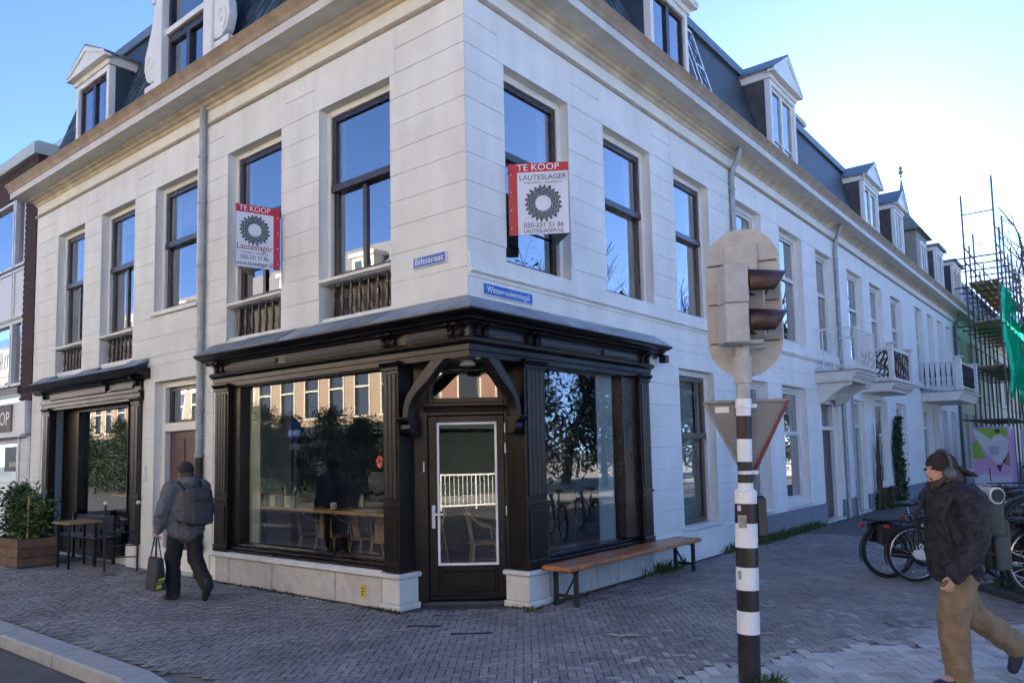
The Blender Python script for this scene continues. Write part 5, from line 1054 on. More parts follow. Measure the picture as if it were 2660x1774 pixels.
def shrub(label, c, w, d, h, n, seed, mat=None, ls=.05, name='planter_shrub'):
    rr = random.Random(seed); t = thing(name, label, 'shrub', c, 'shrubs in the planter'); st = MB(); lf = MB()
    for i in range(16):
        p = Vector((c[0] + rr.uniform(-.7, .7) * w, c[1] + rr.uniform(-.7, .7) * d, c[2])); q = p + Vector((rr.uniform(-.15, .15), rr.uniform(-.15, .15), h * rr.uniform(.6, 1.)))
        md = p.lerp(q, .5) + Vector((rr.gauss(0, .03), rr.gauss(0, .03), 0)); st.tube([p, md, q], [.008, .006, .003], 4, cap=False)
        for j in range(n // 16):
            f = rr.uniform(.12, 1.03); b = p.lerp(q, f) + Vector((rr.gauss(0, .085), rr.gauss(0, .085), rr.gauss(0, .05))); L = ls * rr.uniform(.6, 1.3)
            a = Vector((rr.gauss(0, 1), rr.gauss(0, 1), rr.gauss(.3, .7))).normalized(); s = a.cross(Vector((rr.gauss(0, 1), rr.gauss(0, 1), rr.gauss(0, 1)))).normalized() * L * .36
            lf.add([tuple(b - a * L), tuple(b + s), tuple(b + a * L), tuple(b - s)], [(0, 1, 2, 3)])
    st.make('stems', STEM, t, recalc=False); lf.make('foliage', mat or LEAFG, t, recalc=False); return t
shrub('bushy dark green shrub filling the left half of the planter', (-9.5, -.92, .42), .36, .22, .95, 2600, 3)
shrub('lighter green shrub at the right end of the planter by the stake', (-9.0, -.9, .42), .26, .22, .78, 1800, 9, M('shrub_leaf_light', (.075, .13, .03), .55, .45, 4, 0, isl=.6))
MB().tube([(-8.86, -1.02, .3), (-8.85, -1.02, 1.15)], .014, 6).make('plant_stake', M('stake_wood', (.4, .3, .18), .8), None, label='pale wooden stake standing in the planter', cat='stake')
TBL = thing('cafe_table', 'small wooden topped table with black frame outside the left cafe', 'table', (-8.15, -.55, 0))
MB().box(-8.45, -7.85, -.82, -.28, .70, .735).make('top', M('table_wood', (.32, .22, .11), .55, .3, 7, .2), TBL, bevel=.008)
for x in (-8.38, -7.95):
    for y in (-.76, -.36): MB().box(x, x + .035, y, y + .035, 0, .70).make('leg', BLACK, TBL)
CBN = thing('slatted_bench', 'dark slatted bench below the left cafe window', 'bench', (-8.6, -.12, 0))
for k in range(4): MB().box(-9.6, -7.75, -.42 + .10 * k, -.335 + .10 * k, .42, .45).make('seat_slat', BLACKW, CBN, bevel=.004)
for k in range(2): MB().box(-9.6, -7.75, -.06, -.035, .58 + .11 * k, .66 + .11 * k).make('back_slat', BLACKW, CBN, bevel=.004)
for x in (-9.5, -7.9):
    MB().box(x, x + .05, -.40, -.36, 0, .42).make('leg', BLACK, CBN); MB().box(x, x + .05, -.10, -.06, 0, .8).make('leg', BLACK, CBN)
SR = thing('barrier_stand', 'dark folding barrier with white knobs standing by the left cafe door', 'barrier', (-6.65, -.42, 0))
for (x, y) in ((-6.85, -.66), (-6.52, -.32)):
    MB().tube([(x, y, .0), (x, y, 1.04)], .018, 8).make('post', BLACK, SR); MB().ball((x, y, 1.06), .032, n=10, k=6).make('knob', ALU, SR, smooth=True)
    MB().box(x - .15, x + .15, y - .09, y + .09, 0, .035).make('foot_plate', M('foot_grey', (.16, .16, .155), .8), SR, bevel=.01)
for z in (.25, .42, .62): MB().tube([(-6.85, -.66, z), (-6.52, -.32, z)], .010, 6).make('cross_bar', BLACK, SR)

# ================================================================ weeds and litter
def blades(name, label, spots, seed, mat, hmin=.05, hmax=.16, n=500):
    rr = random.Random(seed); b = MB()
    for i in range(n):
        (x, y, sx, sy) = rr.choice(spots); p = Vector((x + rr.gauss(0, sx), y + rr.gauss(0, sy), -.01)); h = rr.uniform(hmin, hmax); a = rr.uniform(0, 6.28); dv = Vector((math.cos(a), math.sin(a), 0)); s = Vector((-dv.y, dv.x, 0)) * rr.uniform(.004, .012)
        m_ = p + dv * h * .25 + Z * h * .6; t = p + dv * h * rr.uniform(.4, .9) + Z * h
        b.add([tuple(p - s), tuple(p + s), tuple(m_ + s * .8), tuple(m_ - s * .8), tuple(t)], [(0, 1, 2, 3), (3, 2, 4)])
    return b.make(name, mat, None, recalc=False, label=label, kind='stuff', cat='weeds')
WD = M('weed_green', (.07, .12, .03), .7, .4, 6, 0, isl=.5)
blades('weeds', 'green weeds growing along the foot of the right facade', [(.10, 7.6, .06, .35), (.12, 8.3, .07, .3), (.10, 9.2, .06, .5), (.10, 10.3, .05, .4), (.12, 3.9, .06, .25), (.1, 6.6, .04, .3)], 2, WD, .05, .2, 1500)
blades('grass_tuft', 'tuft of grass at the foot of the traffic light pole', [(3.2, -.40, .04, .04), (3.16, -.52, .03, .03)], 5, WD, .05, .15, 130)
blades('weeds', 'small weeds along the left plinth and corner piers', [(-3.3, -.1, .5, .02), (-1.2, -.12, .15, .02), (.05, .78, .1, .02), (.13, 1.6, .02, .4)], 6, M('dry_weed', (.10, .10, .04), .8, .4, 6, 0, isl=.5), .02, .06, 420)
for i, (x, y, a, l, lab) in enumerate(((-2.45, -.18, .3, .10, 'crumpled white paper scrap by the left plinth'), (-2.25, -.2, 1.2, .06, 'small white litter scrap right of the crumpled paper'), (1.55, .35, .5, .30, 'pale dry leaf stalk lying in front of the bench'), (1.75, -1.25, 0., .06, 'white cigarette butt on the pavement in the foreground'), (-3.1, -2.2, .2, .05, 'tiny white litter piece near the kerb'))):
    rr = random.Random(i); vs = [(x + math.cos(a) * l * (u - .5) - math.sin(a) * v * l * .25, y + math.sin(a) * l * (u - .5) + math.cos(a) * v * l * .25, .006 + rr.uniform(0, .02)) for u in (0, .33, .66, 1) for v in (-.5, .5)]
    MB().add(vs, [(2 * k, 2 * k + 2, 2 * k + 3, 2 * k + 1) for k in range(3)]).make('litter', PAPW if i != 2 else M('dry_stalk', (.45, .42, .3), .8), None, recalc=False, label=lab, cat='litter', group='litter on the pavement')

# ================================================================ far end of the street
SCM = M('scaffold_steel', (.11, .10, .095), .5, .3, 6, .1, metal=.4); PLK = M('scaffold_plank', (.40, .28, .15), .8, .3, 5, .3)
SCF = thing('scaffolding', 'steel tube scaffolding with plank decks in front of the far greenish house', 'scaffolding', (1.2, 33, 0))
ys = [29.6, 31.0, 32.4, 33.8, 35.2, 36.6, 38.0]; tops = {29.6: 12.4, 31.0: 10.6, 32.4: 11.4, 33.8: 10.0, 35.2: 10.6, 36.6: 9.8, 38.0: 9.8}
for y in ys:
    for d in (.65, 1.75): MB().cyl((d, y, -.02), (d, y, tops[y] - (.6 if d < 1 else 0)), .036, n=7).make('standard', SCM, SCF)
    for z in (2.6, 4.6, 6.4, 8.0, 9.2): MB().cyl((.2, y, z), (1.9, y, z), .032, n=6).make('transom', SCM, SCF)
for z in (2.6, 4.6, 5.6, 6.4, 7.4, 8.0, 9.0, 9.6):
    for d in (.65, 1.75): MB().cyl((d, 29.3, z + .05), (d, 39.0, z + .05), .032, n=6).make('ledger', SCM, SCF)
for z in (11.0,): MB().cyl((.65, 29.6, z), (1.75, 29.6, z), .024, n=6).make('transom', SCM, SCF)
for y0 in (29.6, 34.2): MB().cyl((1.75, y0, 2.7), (1.75, y0 + 2.3, 6.4), .022, n=6).make('brace', SCM, SCF)
for z in (4.72, 6.52, 8.12):
    for k in range(4): MB().box(.72 + .26 * k, .95 + .26 * k, 29.5 + RN.uniform(-.2, .3), 38.9, z, z + .045).make('plank', PLK, SCF)
NET = bpy.data.materials.new('green_net'); NET.use_nodes = True; n = NET.node_tree.nodes; l = NET.node_tree.links; n.clear()
o_ = n.new('ShaderNodeOutputMaterial'); m1 = n.new('ShaderNodeMixShader'); m2 = n.new('ShaderNodeMixShader'); df = n.new('ShaderNodeBsdfDiffuse'); tl = n.new('ShaderNodeBsdfTranslucent'); tp = n.new('ShaderNodeBsdfTransparent')
df.inputs[0].default_value = (.01, .62, .30, 1); tl.inputs[0].default_value = (.03, .95, .5, 1); m1.inputs[0].default_value = .8; l.new(df.outputs[0], m1.inputs[1]); l.new(tl.outputs[0], m1.inputs[2])
nz = n.new('ShaderNodeTexNoise'); nz.inputs['Scale'].default_value = 2.2; tc_ = n.new('ShaderNodeTexCoord'); l.new(tc_.outputs['Object'], nz.inputs['Vector']); mr = n.new('ShaderNodeMapRange'); mr.inputs[1].default_value = .4; mr.inputs[2].default_value = .75; mr.inputs[3].default_value = .05; mr.inputs[4].default_value = .55; l.new(nz.outputs[0], mr.inputs[0]); l.new(mr.outputs[0], m2.inputs[0]); l.new(m1.outputs[0], m2.inputs[1]); l.new(tp.outputs[0], m2.inputs[2]); l.new(m2.outputs[0], o_.inputs[0])
b_ = MB(); ny, nz_ = 22, 18; rr = random.Random(3); vs = []
for j in range(nz_ + 1):
    for i in range(ny + 1):
        f = i / ny; g = j / nz_; zt = 7.9 - 1.6 * f ** 1.5 + .1 * math.sin(f * 19); zb_ = 2.9 + 1.1 * math.sin(f * 3.2 + .4) - .9 * (f > .7) * (f - .7) * 3
        vs.append((1.85 + .14 * math.sin(f * 26 + g * 3) + .1 * math.sin(g * 7), 29.7 + 6.8 * f, zb_ + (zt - zb_) * g))
b_.add(vs, [(j * (ny + 1) + i, j * (ny + 1) + i + 1, (j + 1) * (ny + 1) + i + 1, (j + 1) * (ny + 1) + i) for j in range(nz_) for i in range(ny)])
b_.make('safety_net', NET, None, smooth=True, recalc=False, label='bright green safety net hanging from the scaffolding', cat='net')
HO = thing('painted_hoarding', 'hoarding painted with pink green and pale abstract shapes at the street end', 'hoarding', (1.5, 26, 0))
MB().box(.92, 2.08, 26.0, 27.6, 0, 2.25).make('panel', M('hoard_pink', (.55, .34, .56), .6, .1, 2, 0), HO, bevel=.01)
PG = M('hoard_green', (.22, .42, .04), .6, .1, 2, 0); PW2 = M('hoard_pale', (.55, .58, .62), .6, .06, 2, 0); PBN = M('hoard_brown', (.30, .18, .15), .6, .1, 2, 0)
def shape(pts, mat, off, name='painted_shape'): MB().ext([(.92 + 1.16 * x, 2.25 * z) for x, z in pts], lambda p_, d: (p_[0], d, p_[1]), 26.0 - off, 26.0 - off + .003).make(name, mat, HO)
shape([(.02, .50), (.02, .75), (.15, .80), (.35, .50)], PG, .004); shape([(.1, .98), (.95, .98), (.95, .85), (.5, .80)], PG, .004); shape([(.02, .98), (.10, .98), (.52, .80), (.62, .86), (.80, .88), (.98, .78), (.85, .45), (.62, .40), (.5, .5), (.12, .82)], PW2, .008); shape([(.02, .02), (.98, .02), (.98, .24), (.7, .2), (.3, .27), (.02, .18)], PW2, .008)
shape([(.75, .42), (.97, .38), (.97, .62)], PBN, .008); shape([(.45, .56), (.70, .56), (.70, .70), (.45, .70)], M('hoard_blue', (.34, .37, .46), .6), .012); shape([(.60, .40), (.78, .40), (.70, .28)], M('hoard_dark', (.06, .03, .05), .6), .012); shape([(.42, .14), (.45, .14), (.44, .36), (.41, .36)], MATS['hoard_dark'], .012)
shape([(.70 + .07 * math.cos(a), .93 + .035 * math.sin(a)) for a in [i * .785 for i in range(8)]], MATS['hoard_dark'], .012)
HO2 = thing('painted_hoarding', 'narrow pale hoarding with pink and purple marks right of the other', 'hoarding', (2.6, 28, 0))
MB().box(2.25, 2.95, 27.9, 28.6, 0, 2.2).make('panel', M('hoard_cream', (.58, .52, .50), .6, .08, 2, 0), HO2, bevel=.01); MB().box(2.3, 2.75, 27.892, 27.896, 1.6, 2.15).make('painted_shape', MATS['hoard_pink'], HO2); MB().box(2.6, 2.8, 27.886, 27.89, 1.55, 1.9).make('painted_shape', MATS['hoard_dark'], HO2); MB().box(2.4, 2.65, 27.886, 27.89, .9, 1.2).make('painted_shape', M('hoard_purple', (.10, .05, .13), .6), HO2); MB().box(2.25, 2.95, 27.886, 27.89, .05, .25).make('painted_shape', PG, HO2)
# ivy and a bare climber on the second terraced house
IV = thing('ivy', 'dark green ivy climbing the white house front between two windows', 'plant', (.12, 18.4, 0)); rr = random.Random(8); lf = MB(); st = MB()
for i in range(6): y = 18.25 + .08 * i; st.tube([(.08, y, 0), (.09, y + rr.uniform(-.2, .2), 1.), (.09, y + rr.uniform(-.3, .3), 2.2)], [.02, .015, .008], 4)
for i in range(2600):
    z = rr.uniform(.05, 2.5); w = .42 * (1 - (z / 2.75) ** 3); p = Vector((.06 + abs(rr.gauss(0, .07)), 18.42 + rr.uniform(-w, w) + .12 * math.sin(z * 3), z)); L = rr.uniform(.03, .065); a = Vector((rr.gauss(.6, .5), rr.gauss(0, 1), rr.gauss(0, 1))).normalized(); s = a.cross(Vector((rr.gauss(0, 1), rr.gauss(0, 1), rr.gauss(0, 1)))).normalized() * L * .6; lf.add([tuple(p - a * L), tuple(p + s), tuple(p + a * L), tuple(p - s)], [(0, 1, 2, 3)])
st.make('stems', STEM, IV, recalc=False); lf.make('foliage', M('ivy_leaf', (.035, .06, .022), .6, .5, 5, 0, isl=.6), IV, recalc=False)
CL = thing('bare_climber', 'leafless climbing shrub with brown stems beside the second house door', 'plant', (.12, 16.0, 0)); b_ = MB()
for i in range(26): y = 15.95 + rr.gauss(0, .07); b_.tube([(.1, y, 0), (.12 + rr.gauss(0, .03), y + rr.gauss(0, .08), rr.uniform(.5, 1.2)), (.12 + rr.gauss(0, .05), y + rr.gauss(0, .1), rr.uniform(1.3, 2.4))], [.02, .012, .005], 4, cap=False)
b_.make('stems', BARK if 'BARK' in globals() else STEM, CL, recalc=False)
lf = MB()
for i in range(900): p = Vector((.12 + abs(rr.gauss(0, .12)), 16.6 + rr.gauss(0, .45), rr.uniform(0, .55))); L = rr.uniform(.03, .06); a = Vector((rr.gauss(.3, .6), rr.gauss(0, 1), rr.gauss(0, 1))).normalized(); s = a.cross(Vector((rr.gauss(0, 1), rr.gauss(0, 1), rr.gauss(0, 1)))).normalized() * L * .5; lf.add([tuple(p - a * L), tuple(p + s), tuple(p + a * L), tuple(p - s)], [(0, 1, 2, 3)])
lf.make('foliage', M('olive_leaf', (.07, .065, .025), .7, .4, 5, 0, isl=.5), CL, recalc=False)
# low planting strip with a dark kerb beside the bicycle stands
HG = thing('planting_strip', 'dark green low planting in a kerbed strip under the parked bicycles', 'planting', (4.6, 4.7, 0))
MB().obox(Matrix.Translation((4.95, 4.95, .03)) @ Matrix.Rotation(YAW, 4, 'Z'), 2.4, .8, .10).make('edging', M('dark_edging', (.035, .05, .045), .8, .3), HG, bevel=.02)
lf = MB()
for i in range(1600): u_, v_ = rr.uniform(-1.15, 1.15), rr.uniform(-.36, .36); p = Vector((4.95, 4.95, .08 + abs(rr.gauss(0, .07)))) + _rt * u_ + _fw * v_; L = rr.uniform(.02, .05); a = Vector((rr.gauss(0, 1), rr.gauss(0, 1), rr.gauss(.5, .7))).normalized(); s = a.cross(Vector((rr.gauss(0, 1), rr.gauss(0, 1), rr.gauss(0, 1)))).normalized() * L * .5; lf.add([tuple(p - a * L), tuple(p + s), tuple(p + a * L), tuple(p - s)], [(0, 1, 2, 3)])
lf.make('foliage', M('cover_leaf', (.03, .07, .035), .6, .5, 5, 0, isl=.6), HG, recalc=False)
DRN = thing('drain_slot', 'narrow dark drain slot in the paving in front of the corner door', 'drain', (.1, -.55, 0))
for k, (x, y, a, l) in enumerate(((-.30, -.40, .6, .34), (.30, -.36, .7, .4))): MB().obox(Matrix.Translation((x, y, .006)) @ Matrix.Rotation(a, 4, 'Z'), l, .02, .012).make('slot_bar', BLACK, DRN, bevel=.003)
# ================================================================ bicycles
TYR = M('tyre_rubber', (.012, .012, .013), .7, .2, 10, .1); RIMB = M('rim_black', (.02, .02, .022), .35, .2); RIMS = M('rim_silver', (.55, .56, .58), .25, .1, 6, 0, metal=.7); CHR = M('chrome', (.6, .6, .62), .2, .05, 6, 0, metal=.9); SADM = M('saddle_leather', (.02, .017, .015), .45, .2); BAGM = M('pannier_black', (.018, .018, .022), .75, .2, 10, .3); BAGG = M('pannier_grey', (.11, .13, .16), .7, .2, 8, .2)
def circ(c, r, n=28, ax=1): return [(c[0] + r * math.cos(2 * math.pi * i / n), c[1], c[2] + r * math.sin(2 * math.pi * i / n)) for i in range(n)]
def bicycle(label, pos, heading, fmat, rim=RIMB, bags=True, case=None, guard=None, tilt=0., group='bicycles parked by the stands'):
    """rear wheel at the local origin, front wheel ahead on +x"""
    t = thing('bicycle', label, 'bicycle', pos, group, heading, local=True); t.rotation_euler = (tilt, 0, heading)
    R_ = .345; guard = guard or RIMB; case = case or RIMB
    for nm, wx in (('rear_wheel', 0.), ('front_wheel', 1.10)):
        w = MB().tube(circ((wx, 0, R_), R_ - .02, 32), .021, 7, closed=True).make(nm, TYR, t, smooth=True)
        MB().tube(circ((wx, 0, R_), R_ - .045, 32), .012, 6, closed=True).make('rim', rim, w, smooth=True)
        sp = MB()
        for i in range(18): a = i * 2 * math.pi / 18; sp.tube([(wx + .02 * math.cos(a + 1.2), .02 * (-1) ** i, R_ + .02 * math.sin(a + 1.2)), (wx + (R_ - .05) * math.cos(a), 0, R_ + (R_ - .05) * math.sin(a))], .0018, 3, cap=False)
        sp.make('spokes', CHR, w, recalc=False, kind='stuff'); MB().cyl((wx, -.05, R_), (wx, .05, R_), .025, n=10).make('hub', CHR, w)
        a0, a1 = (.15, 3.5) if wx == 0 else (.5, 2.9); pts = [(wx + (R_ + .022) * math.cos(a0 + (a1 - a0) * i / 14), 0, R_ + (R_ + .022) * math.sin(a0 + (a1 - a0) * i / 14)) for i in range(15)]
        g = MB(); vs = []
        for p_ in pts: vs += [(p_[0], -.03, p_[2] - .006), (p_[0], 0, p_[2] + .006), (p_[0], .03, p_[2] - .006)]
        g.add(vs, [(3 * i + k, 3 * i + k + 1, 3 * i + k + 4, 3 * i + k + 3) for i in range(14) for k in (0, 1)]); g.make('mudguard', guard, t, recalc=False, smooth=True)
    bb = Vector((.46, 0, .28)); st = Vector((.30, 0, .78)); hd = Vector((.90, 0, .86)); hb = Vector((.94, 0, .66))
    f = MB(); f.tube([bb, st], .019, 8); f.tube([hb + Vector((0, 0, .02)), (.74, 0, .46), bb + Vector((.03, 0, .06))], .024, 8); f.tube([hb, hd], .022, 8); f.tube([hd - Vector((0, 0, .06)), (.70, 0, .62), (.37, 0, .56)], .019, 8)
    for s in (-1, 1): f.tube([(0, .055 * s, R_), bb + Vector((0, .03 * s, 0))], .010, 6); f.tube([(0, .055 * s, R_), st + Vector((.02, .02 * s, -.1))], .010, 6)
    f.make('frame', fmat, t, smooth=True)
    fk = MB()
    for s in (-1, 1): fk.tube([(1.10, .055 * s, R_), (1.0, .05 * s, .55), (.955, .03 * s, .67)], .012, 7)
    fk.make('fork', fmat, t, smooth=True)
    MB().tube([st - Vector((0, 0, .02)), st + Vector((-.03, 0, .12))], .014, 8).make('seat_post', CHR, t)
    s_ = MB(); s_.ball((.25, 0, .935), .13, .10, .035, 14, 6); s_.ball((.37, 0, .945), .10, .04, .03, 12, 6); s_.make('saddle', SADM, t, smooth=True)
    MB().tube([hd, hd + Vector((-.02, 0, .16))], .014, 8).make('stem', CHR, t)
    hbp = hd + Vector((-.02, 0, .16)); hl = MB().tube([(hbp.x - .22, -.29, hbp.z + .03), (hbp.x - .10, -.30, hbp.z + .04), (hbp.x + .02, -.20, hbp.z + .03), hbp, (hbp.x + .02, .20, hbp.z + .03), (hbp.x - .10, .30, hbp.z + .04), (hbp.x - .22, .29, hbp.z + .03)], .011, 7).make('handlebar', CHR, t, smooth=True)
    for s in (-1, 1): MB().tube([(hbp.x - .24, .29 * s, hbp.z + .028), (hbp.x - .12, .30 * s, hbp.z + .038)], .016, 8).make('grip', SADM, hl)
    MB().lathe([(.02, -.03), (.045, .02), (.048, .03), (.01, .035)], (.99, 0, .80), 12, 'x').make('headlamp', CHR, t, smooth=True)
    c = MB(); c.ext([(-.02, R_ - .06), (-.06, R_), (-.02, R_ + .06), (.42, .345), (.52, .33), (.55, .28), (.52, .225), (.42, .215)], lambda p_, d: (p_[0], d, p_[1]), -.075, -.05); c.make('chain_case', case, t, bevel=.01)
    MB().tube([(.46, -.08, .28), (.52, -.085, .13)], .010, 6).make('crank', CHR, t); MB().box(.47, .57, -.17, -.09, .115, .14).make('pedal', BLACK, t, bevel=.005); MB().tube([(.46, .07, .28), (.40, .075, .43)], .010, 6).make('crank', CHR, t); MB().box(.35, .45, .08, .16, .42, .445).make('pedal', BLACK, t, bevel=.005)
    r = MB(); r.tube([(.22, .06, .735), (-.28, .06, .735), (-.28, -.06, .735), (.22, -.06, .735)], .007, 6, closed=True)
    for s in (-1, 1): r.tube([(0, .07 * s, R_), (-.12, .06 * s, .73)], .006, 5); r.tube([(0, .07 * s, R_), (.05, .06 * s, .73)], .006, 5)
    r.make('carrier', BLACK, t); MB().box(-.36, -.30, -.03, .03, .66, .71).make('rear_light', M('rear_light_red', (.4, .02, .02), .3), t, bevel=.01)
    MB().tube([(.30, .06, .26), (.22, .16, .01)], .010, 6).make('kickstand', BLACK, t)
    if bags:
        for s in (-1, 1): MB().obox(Matrix.Translation((-.03, .13 * s, .57)) @ Matrix.Rotation(-.05 * s, 4, 'X'), .30, .11, .25).make('pannier', BAGM, t, bevel=.03, seg=3)
        MB().box(-.22, .16, -.19, .19, .725, .755).make('pannier_flap', BAGM, t, bevel=.012); MB().obox(Matrix.Translation((.30, -.12, .53)) @ Matrix.Rotation(.35, 4, 'Y'), .30, .02, .16).make('coat_guard', BAGG, t, bevel=.008)
    return t
def cpt(px, depth):      # ground point at a picture column (2660 wide) and a distance ahead of the camera
    l_ = (px - 1330) / 1968.69 * depth; p_ = Vector((CAMP.x, CAMP.y, 0)) + _fw * depth + _rt * l_; return (p_.x, p_.y, 0)
BFR = M('bike_black_paint', (.015, .015, .017), .3, .1, 6, 0, coat=.4); BFW = M('bike_white_paint', (.72, .75, .78), .3, .04, 6, 0, coat=.4); BFG = M('bike_grey_paint', (.16, .18, .2), .35, .1, 6, 0, coat=.3)
hd_ = YAW   # along the picture
bicycle('black bicycle with dark panniers standing left of the walking man', cpt(2284, 9.85), hd_, BFR, RIMB, True)
bicycle('white framed bicycle with pale rims just in front of the black bicycle', cpt(2352, 9.55), hd_ - .05, BFW, RIMS, False, case=BFW)
bicycle('dark bicycle without bags third in the row near the ivy', cpt(2385, 10.7), hd_ + .05, BFR, RIMB, False)
bicycle('grey bicycle at the back of the row near the ivy', cpt(2420, 11.6), hd_, BFG, RIMS, False)
for i, (px, dp, m_, rm) in enumerate(((2672, 7.3, BFR, RIMS), (2652, 7.7, BFG, RIMB), (2640, 8.1, BFR, RIMS), (2630, 8.5, BFR, RIMB), (2622, 8.9, BFW, RIMS), (2615, 9.4, BFR, RIMB))):
    bicycle(['nearest bicycle at the right edge behind the walking man', 'grey second bicycle at the right edge', 'third bicycle at the right edge with silver rims', 'fourth black bicycle at the right edge', 'white fifth bicycle at the right edge', 'farthest bicycle of the right hand row'][i], (*Vector(cpt(px, dp)).xy, .10 + (.36 if i % 2 else .12)), hd_ + .12 * math.sin(i * 2), m_, rm, i % 2 == 0)
BK = thing('bicycle_rack', 'dark steel bicycle rack holding the row of bicycles at the right edge', 'rack', cpt(2700, 8.2))
for i, (px, dp) in enumerate(((2672, 7.3), (2652, 7.7), (2640, 8.1), (2630, 8.5), (2622, 8.9), (2615, 9.4))):
    a = Vector(cpt(px, dp)); z = .10 + (.36 if i % 2 else .12); q0 = a - _rt * .25; q1 = a + _rt * 1.5
    MB().tube([(q0.x, q0.y, z - .02), (q1.x, q1.y, z - .02)], .022, 6).make('wheel_channel', BLACK, BK); MB().tube([(a.x, a.y, -.02), (a.x, a.y, z - .02)], .02, 6).make('support', BLACK, BK); MB().tube([(q1.x, q1.y, -.02), (q1.x, q1.y, z - .02)], .02, 6).make('support', BLACK, BK)
# ================================================================ people
SKIN = M('skin', (.50, .29, .21), .55, .1, 6, .05); HAIR = M('hair_brown', (.055, .032, .02), .7, .3, 30, .3, 120)
def remeshed(mb, voxel, smooth=6, fold=0., fsc=.12, seed=0):
    me = bpy.data.meshes.new('tmp'); me.from_pydata(mb.v, [], mb.f); o = bpy.data.objects.new('tmp', me); COL.objects.link(o)
    m = o.modifiers.new('r', 'REMESH'); m.mode = 'VOXEL'; m.voxel_size = voxel
    m = o.modifiers.new('s', 'SMOOTH'); m.iterations = smooth; m.factor = .5
    if fold:
        tx = bpy.data.textures.new('folds', 'CLOUDS'); tx.noise_scale = fsc; tx.noise_depth = 2; tx.noise_basis = 'BLENDER_ORIGINAL'
        m = o.modifiers.new('d', 'DISPLACE'); m.texture = tx; m.strength = fold; m.mid_level = .5; m.texture_coords = 'LOCAL'
        m = o.modifiers.new('s2', 'SMOOTH'); m.iterations = 1; m.factor = .4
    dg = bpy.context.evaluated_depsgraph_get(); out = bpy.data.meshes.new_from_object(o.evaluated_get(dg)); bpy.data.objects.remove(o); bpy.data.meshes.remove(me)
    out.polygons.foreach_set('use_smooth', [True] * len(out.polygons)); return out
def caps(mb, pts, rs, n=14, flat=1.):
    """tapered limb with round ends through joints"""
    pts = [Vector(p) for p in pts]
    mb.tube(pts, rs, n)
    for p, r in zip(pts, rs): mb.ball(tuple(p), r, n=12, k=8)
    return mb
def putm(me, name, mat, parent, xf):
    me.transform(xf); me.materials.clear(); me.materials.append(mat); return link(name, me, parent)
def body_mesh(J, sc=1.):
    """one continuous skin surface: head, neck, trunk, arms, hands with fingers, legs, feet"""
    b = MB(); h = J['head']; hx = Vector(J.get('face', (0, 1, 0)))
    b.ball((h[0], h[1], h[2]), .075, .092, .115, 18, 14); b.ball(tuple(Vector(h) + hx * .025 - Z * .05), .058, .068, .07, 14, 10)
    b.ball(tuple(Vector(h) + hx * .062 - Z * .092), .03, .028, .024, 10, 8)                          # chin
    b.tube([Vector(h) + hx * .082 + Z * .025, Vector(h) + hx * .108 - Z * .018, Vector(h) + hx * .088 - Z * .032], [.008, .016, .012], 8)     # nose
    b.ball(tuple(Vector(h) + hx * .083 + Z * .032), .045, .02, .012, 10, 6)                          # brow
    b.ball(tuple(Vector(h) + hx * .088 - Z * .062), .024, .014, .010, 10, 6)                         # lips
    sd_ = hx.cross(Z)
    for s in (-1, 1): b.ball(tuple(Vector(h) + sd_ * .076 * s - Z * .005 - hx * .01), .014, .022, .032, 8, 6)
    caps(b, [Vector(h) - Z * .06 - hx * .015, Vector(J['neck'])], [.055, .062])
    caps(b, [J['neck'], J['chest'], J['waist'], J['pelvis']], [.07, .125, .115, .13])
    for s in ('L', 'R'):
        caps(b, [J['chest'] + (Vector(J['sh' + s]) - Vector(J['chest'])) * .5 + Z * .06, J['sh' + s], J['el' + s], J['wr' + s]], [.07, .055, .042, .028])
        caps(b, [J['hip' + s], J['kn' + s], J['an' + s]], [.085, .056, .038]); an = Vector(J['an' + s]); toe = Vector(J['toe' + s]); caps(b, [an - Z * .02, an.lerp(toe, .5) - Z * .0, toe], [.042, .04, .03])
        # hand
        w = Vector(J['wr' + s]); d = (w - Vector(J['el' + s])).normalized(); fd = Vector(J.get('fdir' + s, d)).normalized(); sd = Vector(J['side' + s]).normalized(); pn = fd.cross(sd).normalized()
        k0 = w + d * .02; 
        for q in (-1.2, -.4, .4, 1.2): b.tube([k0 + sd * q * .012, w + fd * .085 + sd * q * .018], [.013, .012], 8)
        curl = J.get('curl' + s, .5)
        for i, q in enumerate((-1.35, -.45, .45, 1.3)):
            L = (.062, .075, .080, .070)[i]; p0 = w + fd * .082 + sd * q * .019; p1 = p0 + (fd * math.cos(curl * .5) + pn * math.sin(curl * .5)) * L * .45; p2 = p1 + (fd * math.cos(curl * 1.3) + pn * math.sin(curl * 1.3)) * L * .33; p3 = p2 + (fd * math.cos(curl * 2.) + pn * math.sin(curl * 2.)) * L * .25
            b.tube([p0, p1, p2, p3], [.0092, .0088, .008, .0065], 8); b.ball(tuple(p3), .0066, n=8, k=6)
        t0 = w + fd * .025 + sd * .018; t1 = t0 + (fd * .6 + sd * .7 + pn * .25).normalized() * .04; t2 = t1 + (fd * .85 + sd * .2 + pn * .45).normalized() * .03; b.tube([t0, t1, t2], [.014, .0105, .008], 8); b.ball(tuple(t2), .008, n=8, k=6)
    return remeshed(b, .0075, 3)
def V3(*a): return Vector(a)
def person(label, pos, heading, J, parts):
    """heading: angle of the walking direction; local +y forward, +x right"""
    t = thing('person', label, 'person', pos); t['_local'] = 1; xf = Matrix.Rotation(heading - math.pi / 2, 4, 'Z'); I = Matrix.Identity(4)
    o = putm(body_mesh(J), 'body', SKIN, t, xf)
    for name, me, mat in parts: putm(me, name, mat, t, xf)
    return t, xf
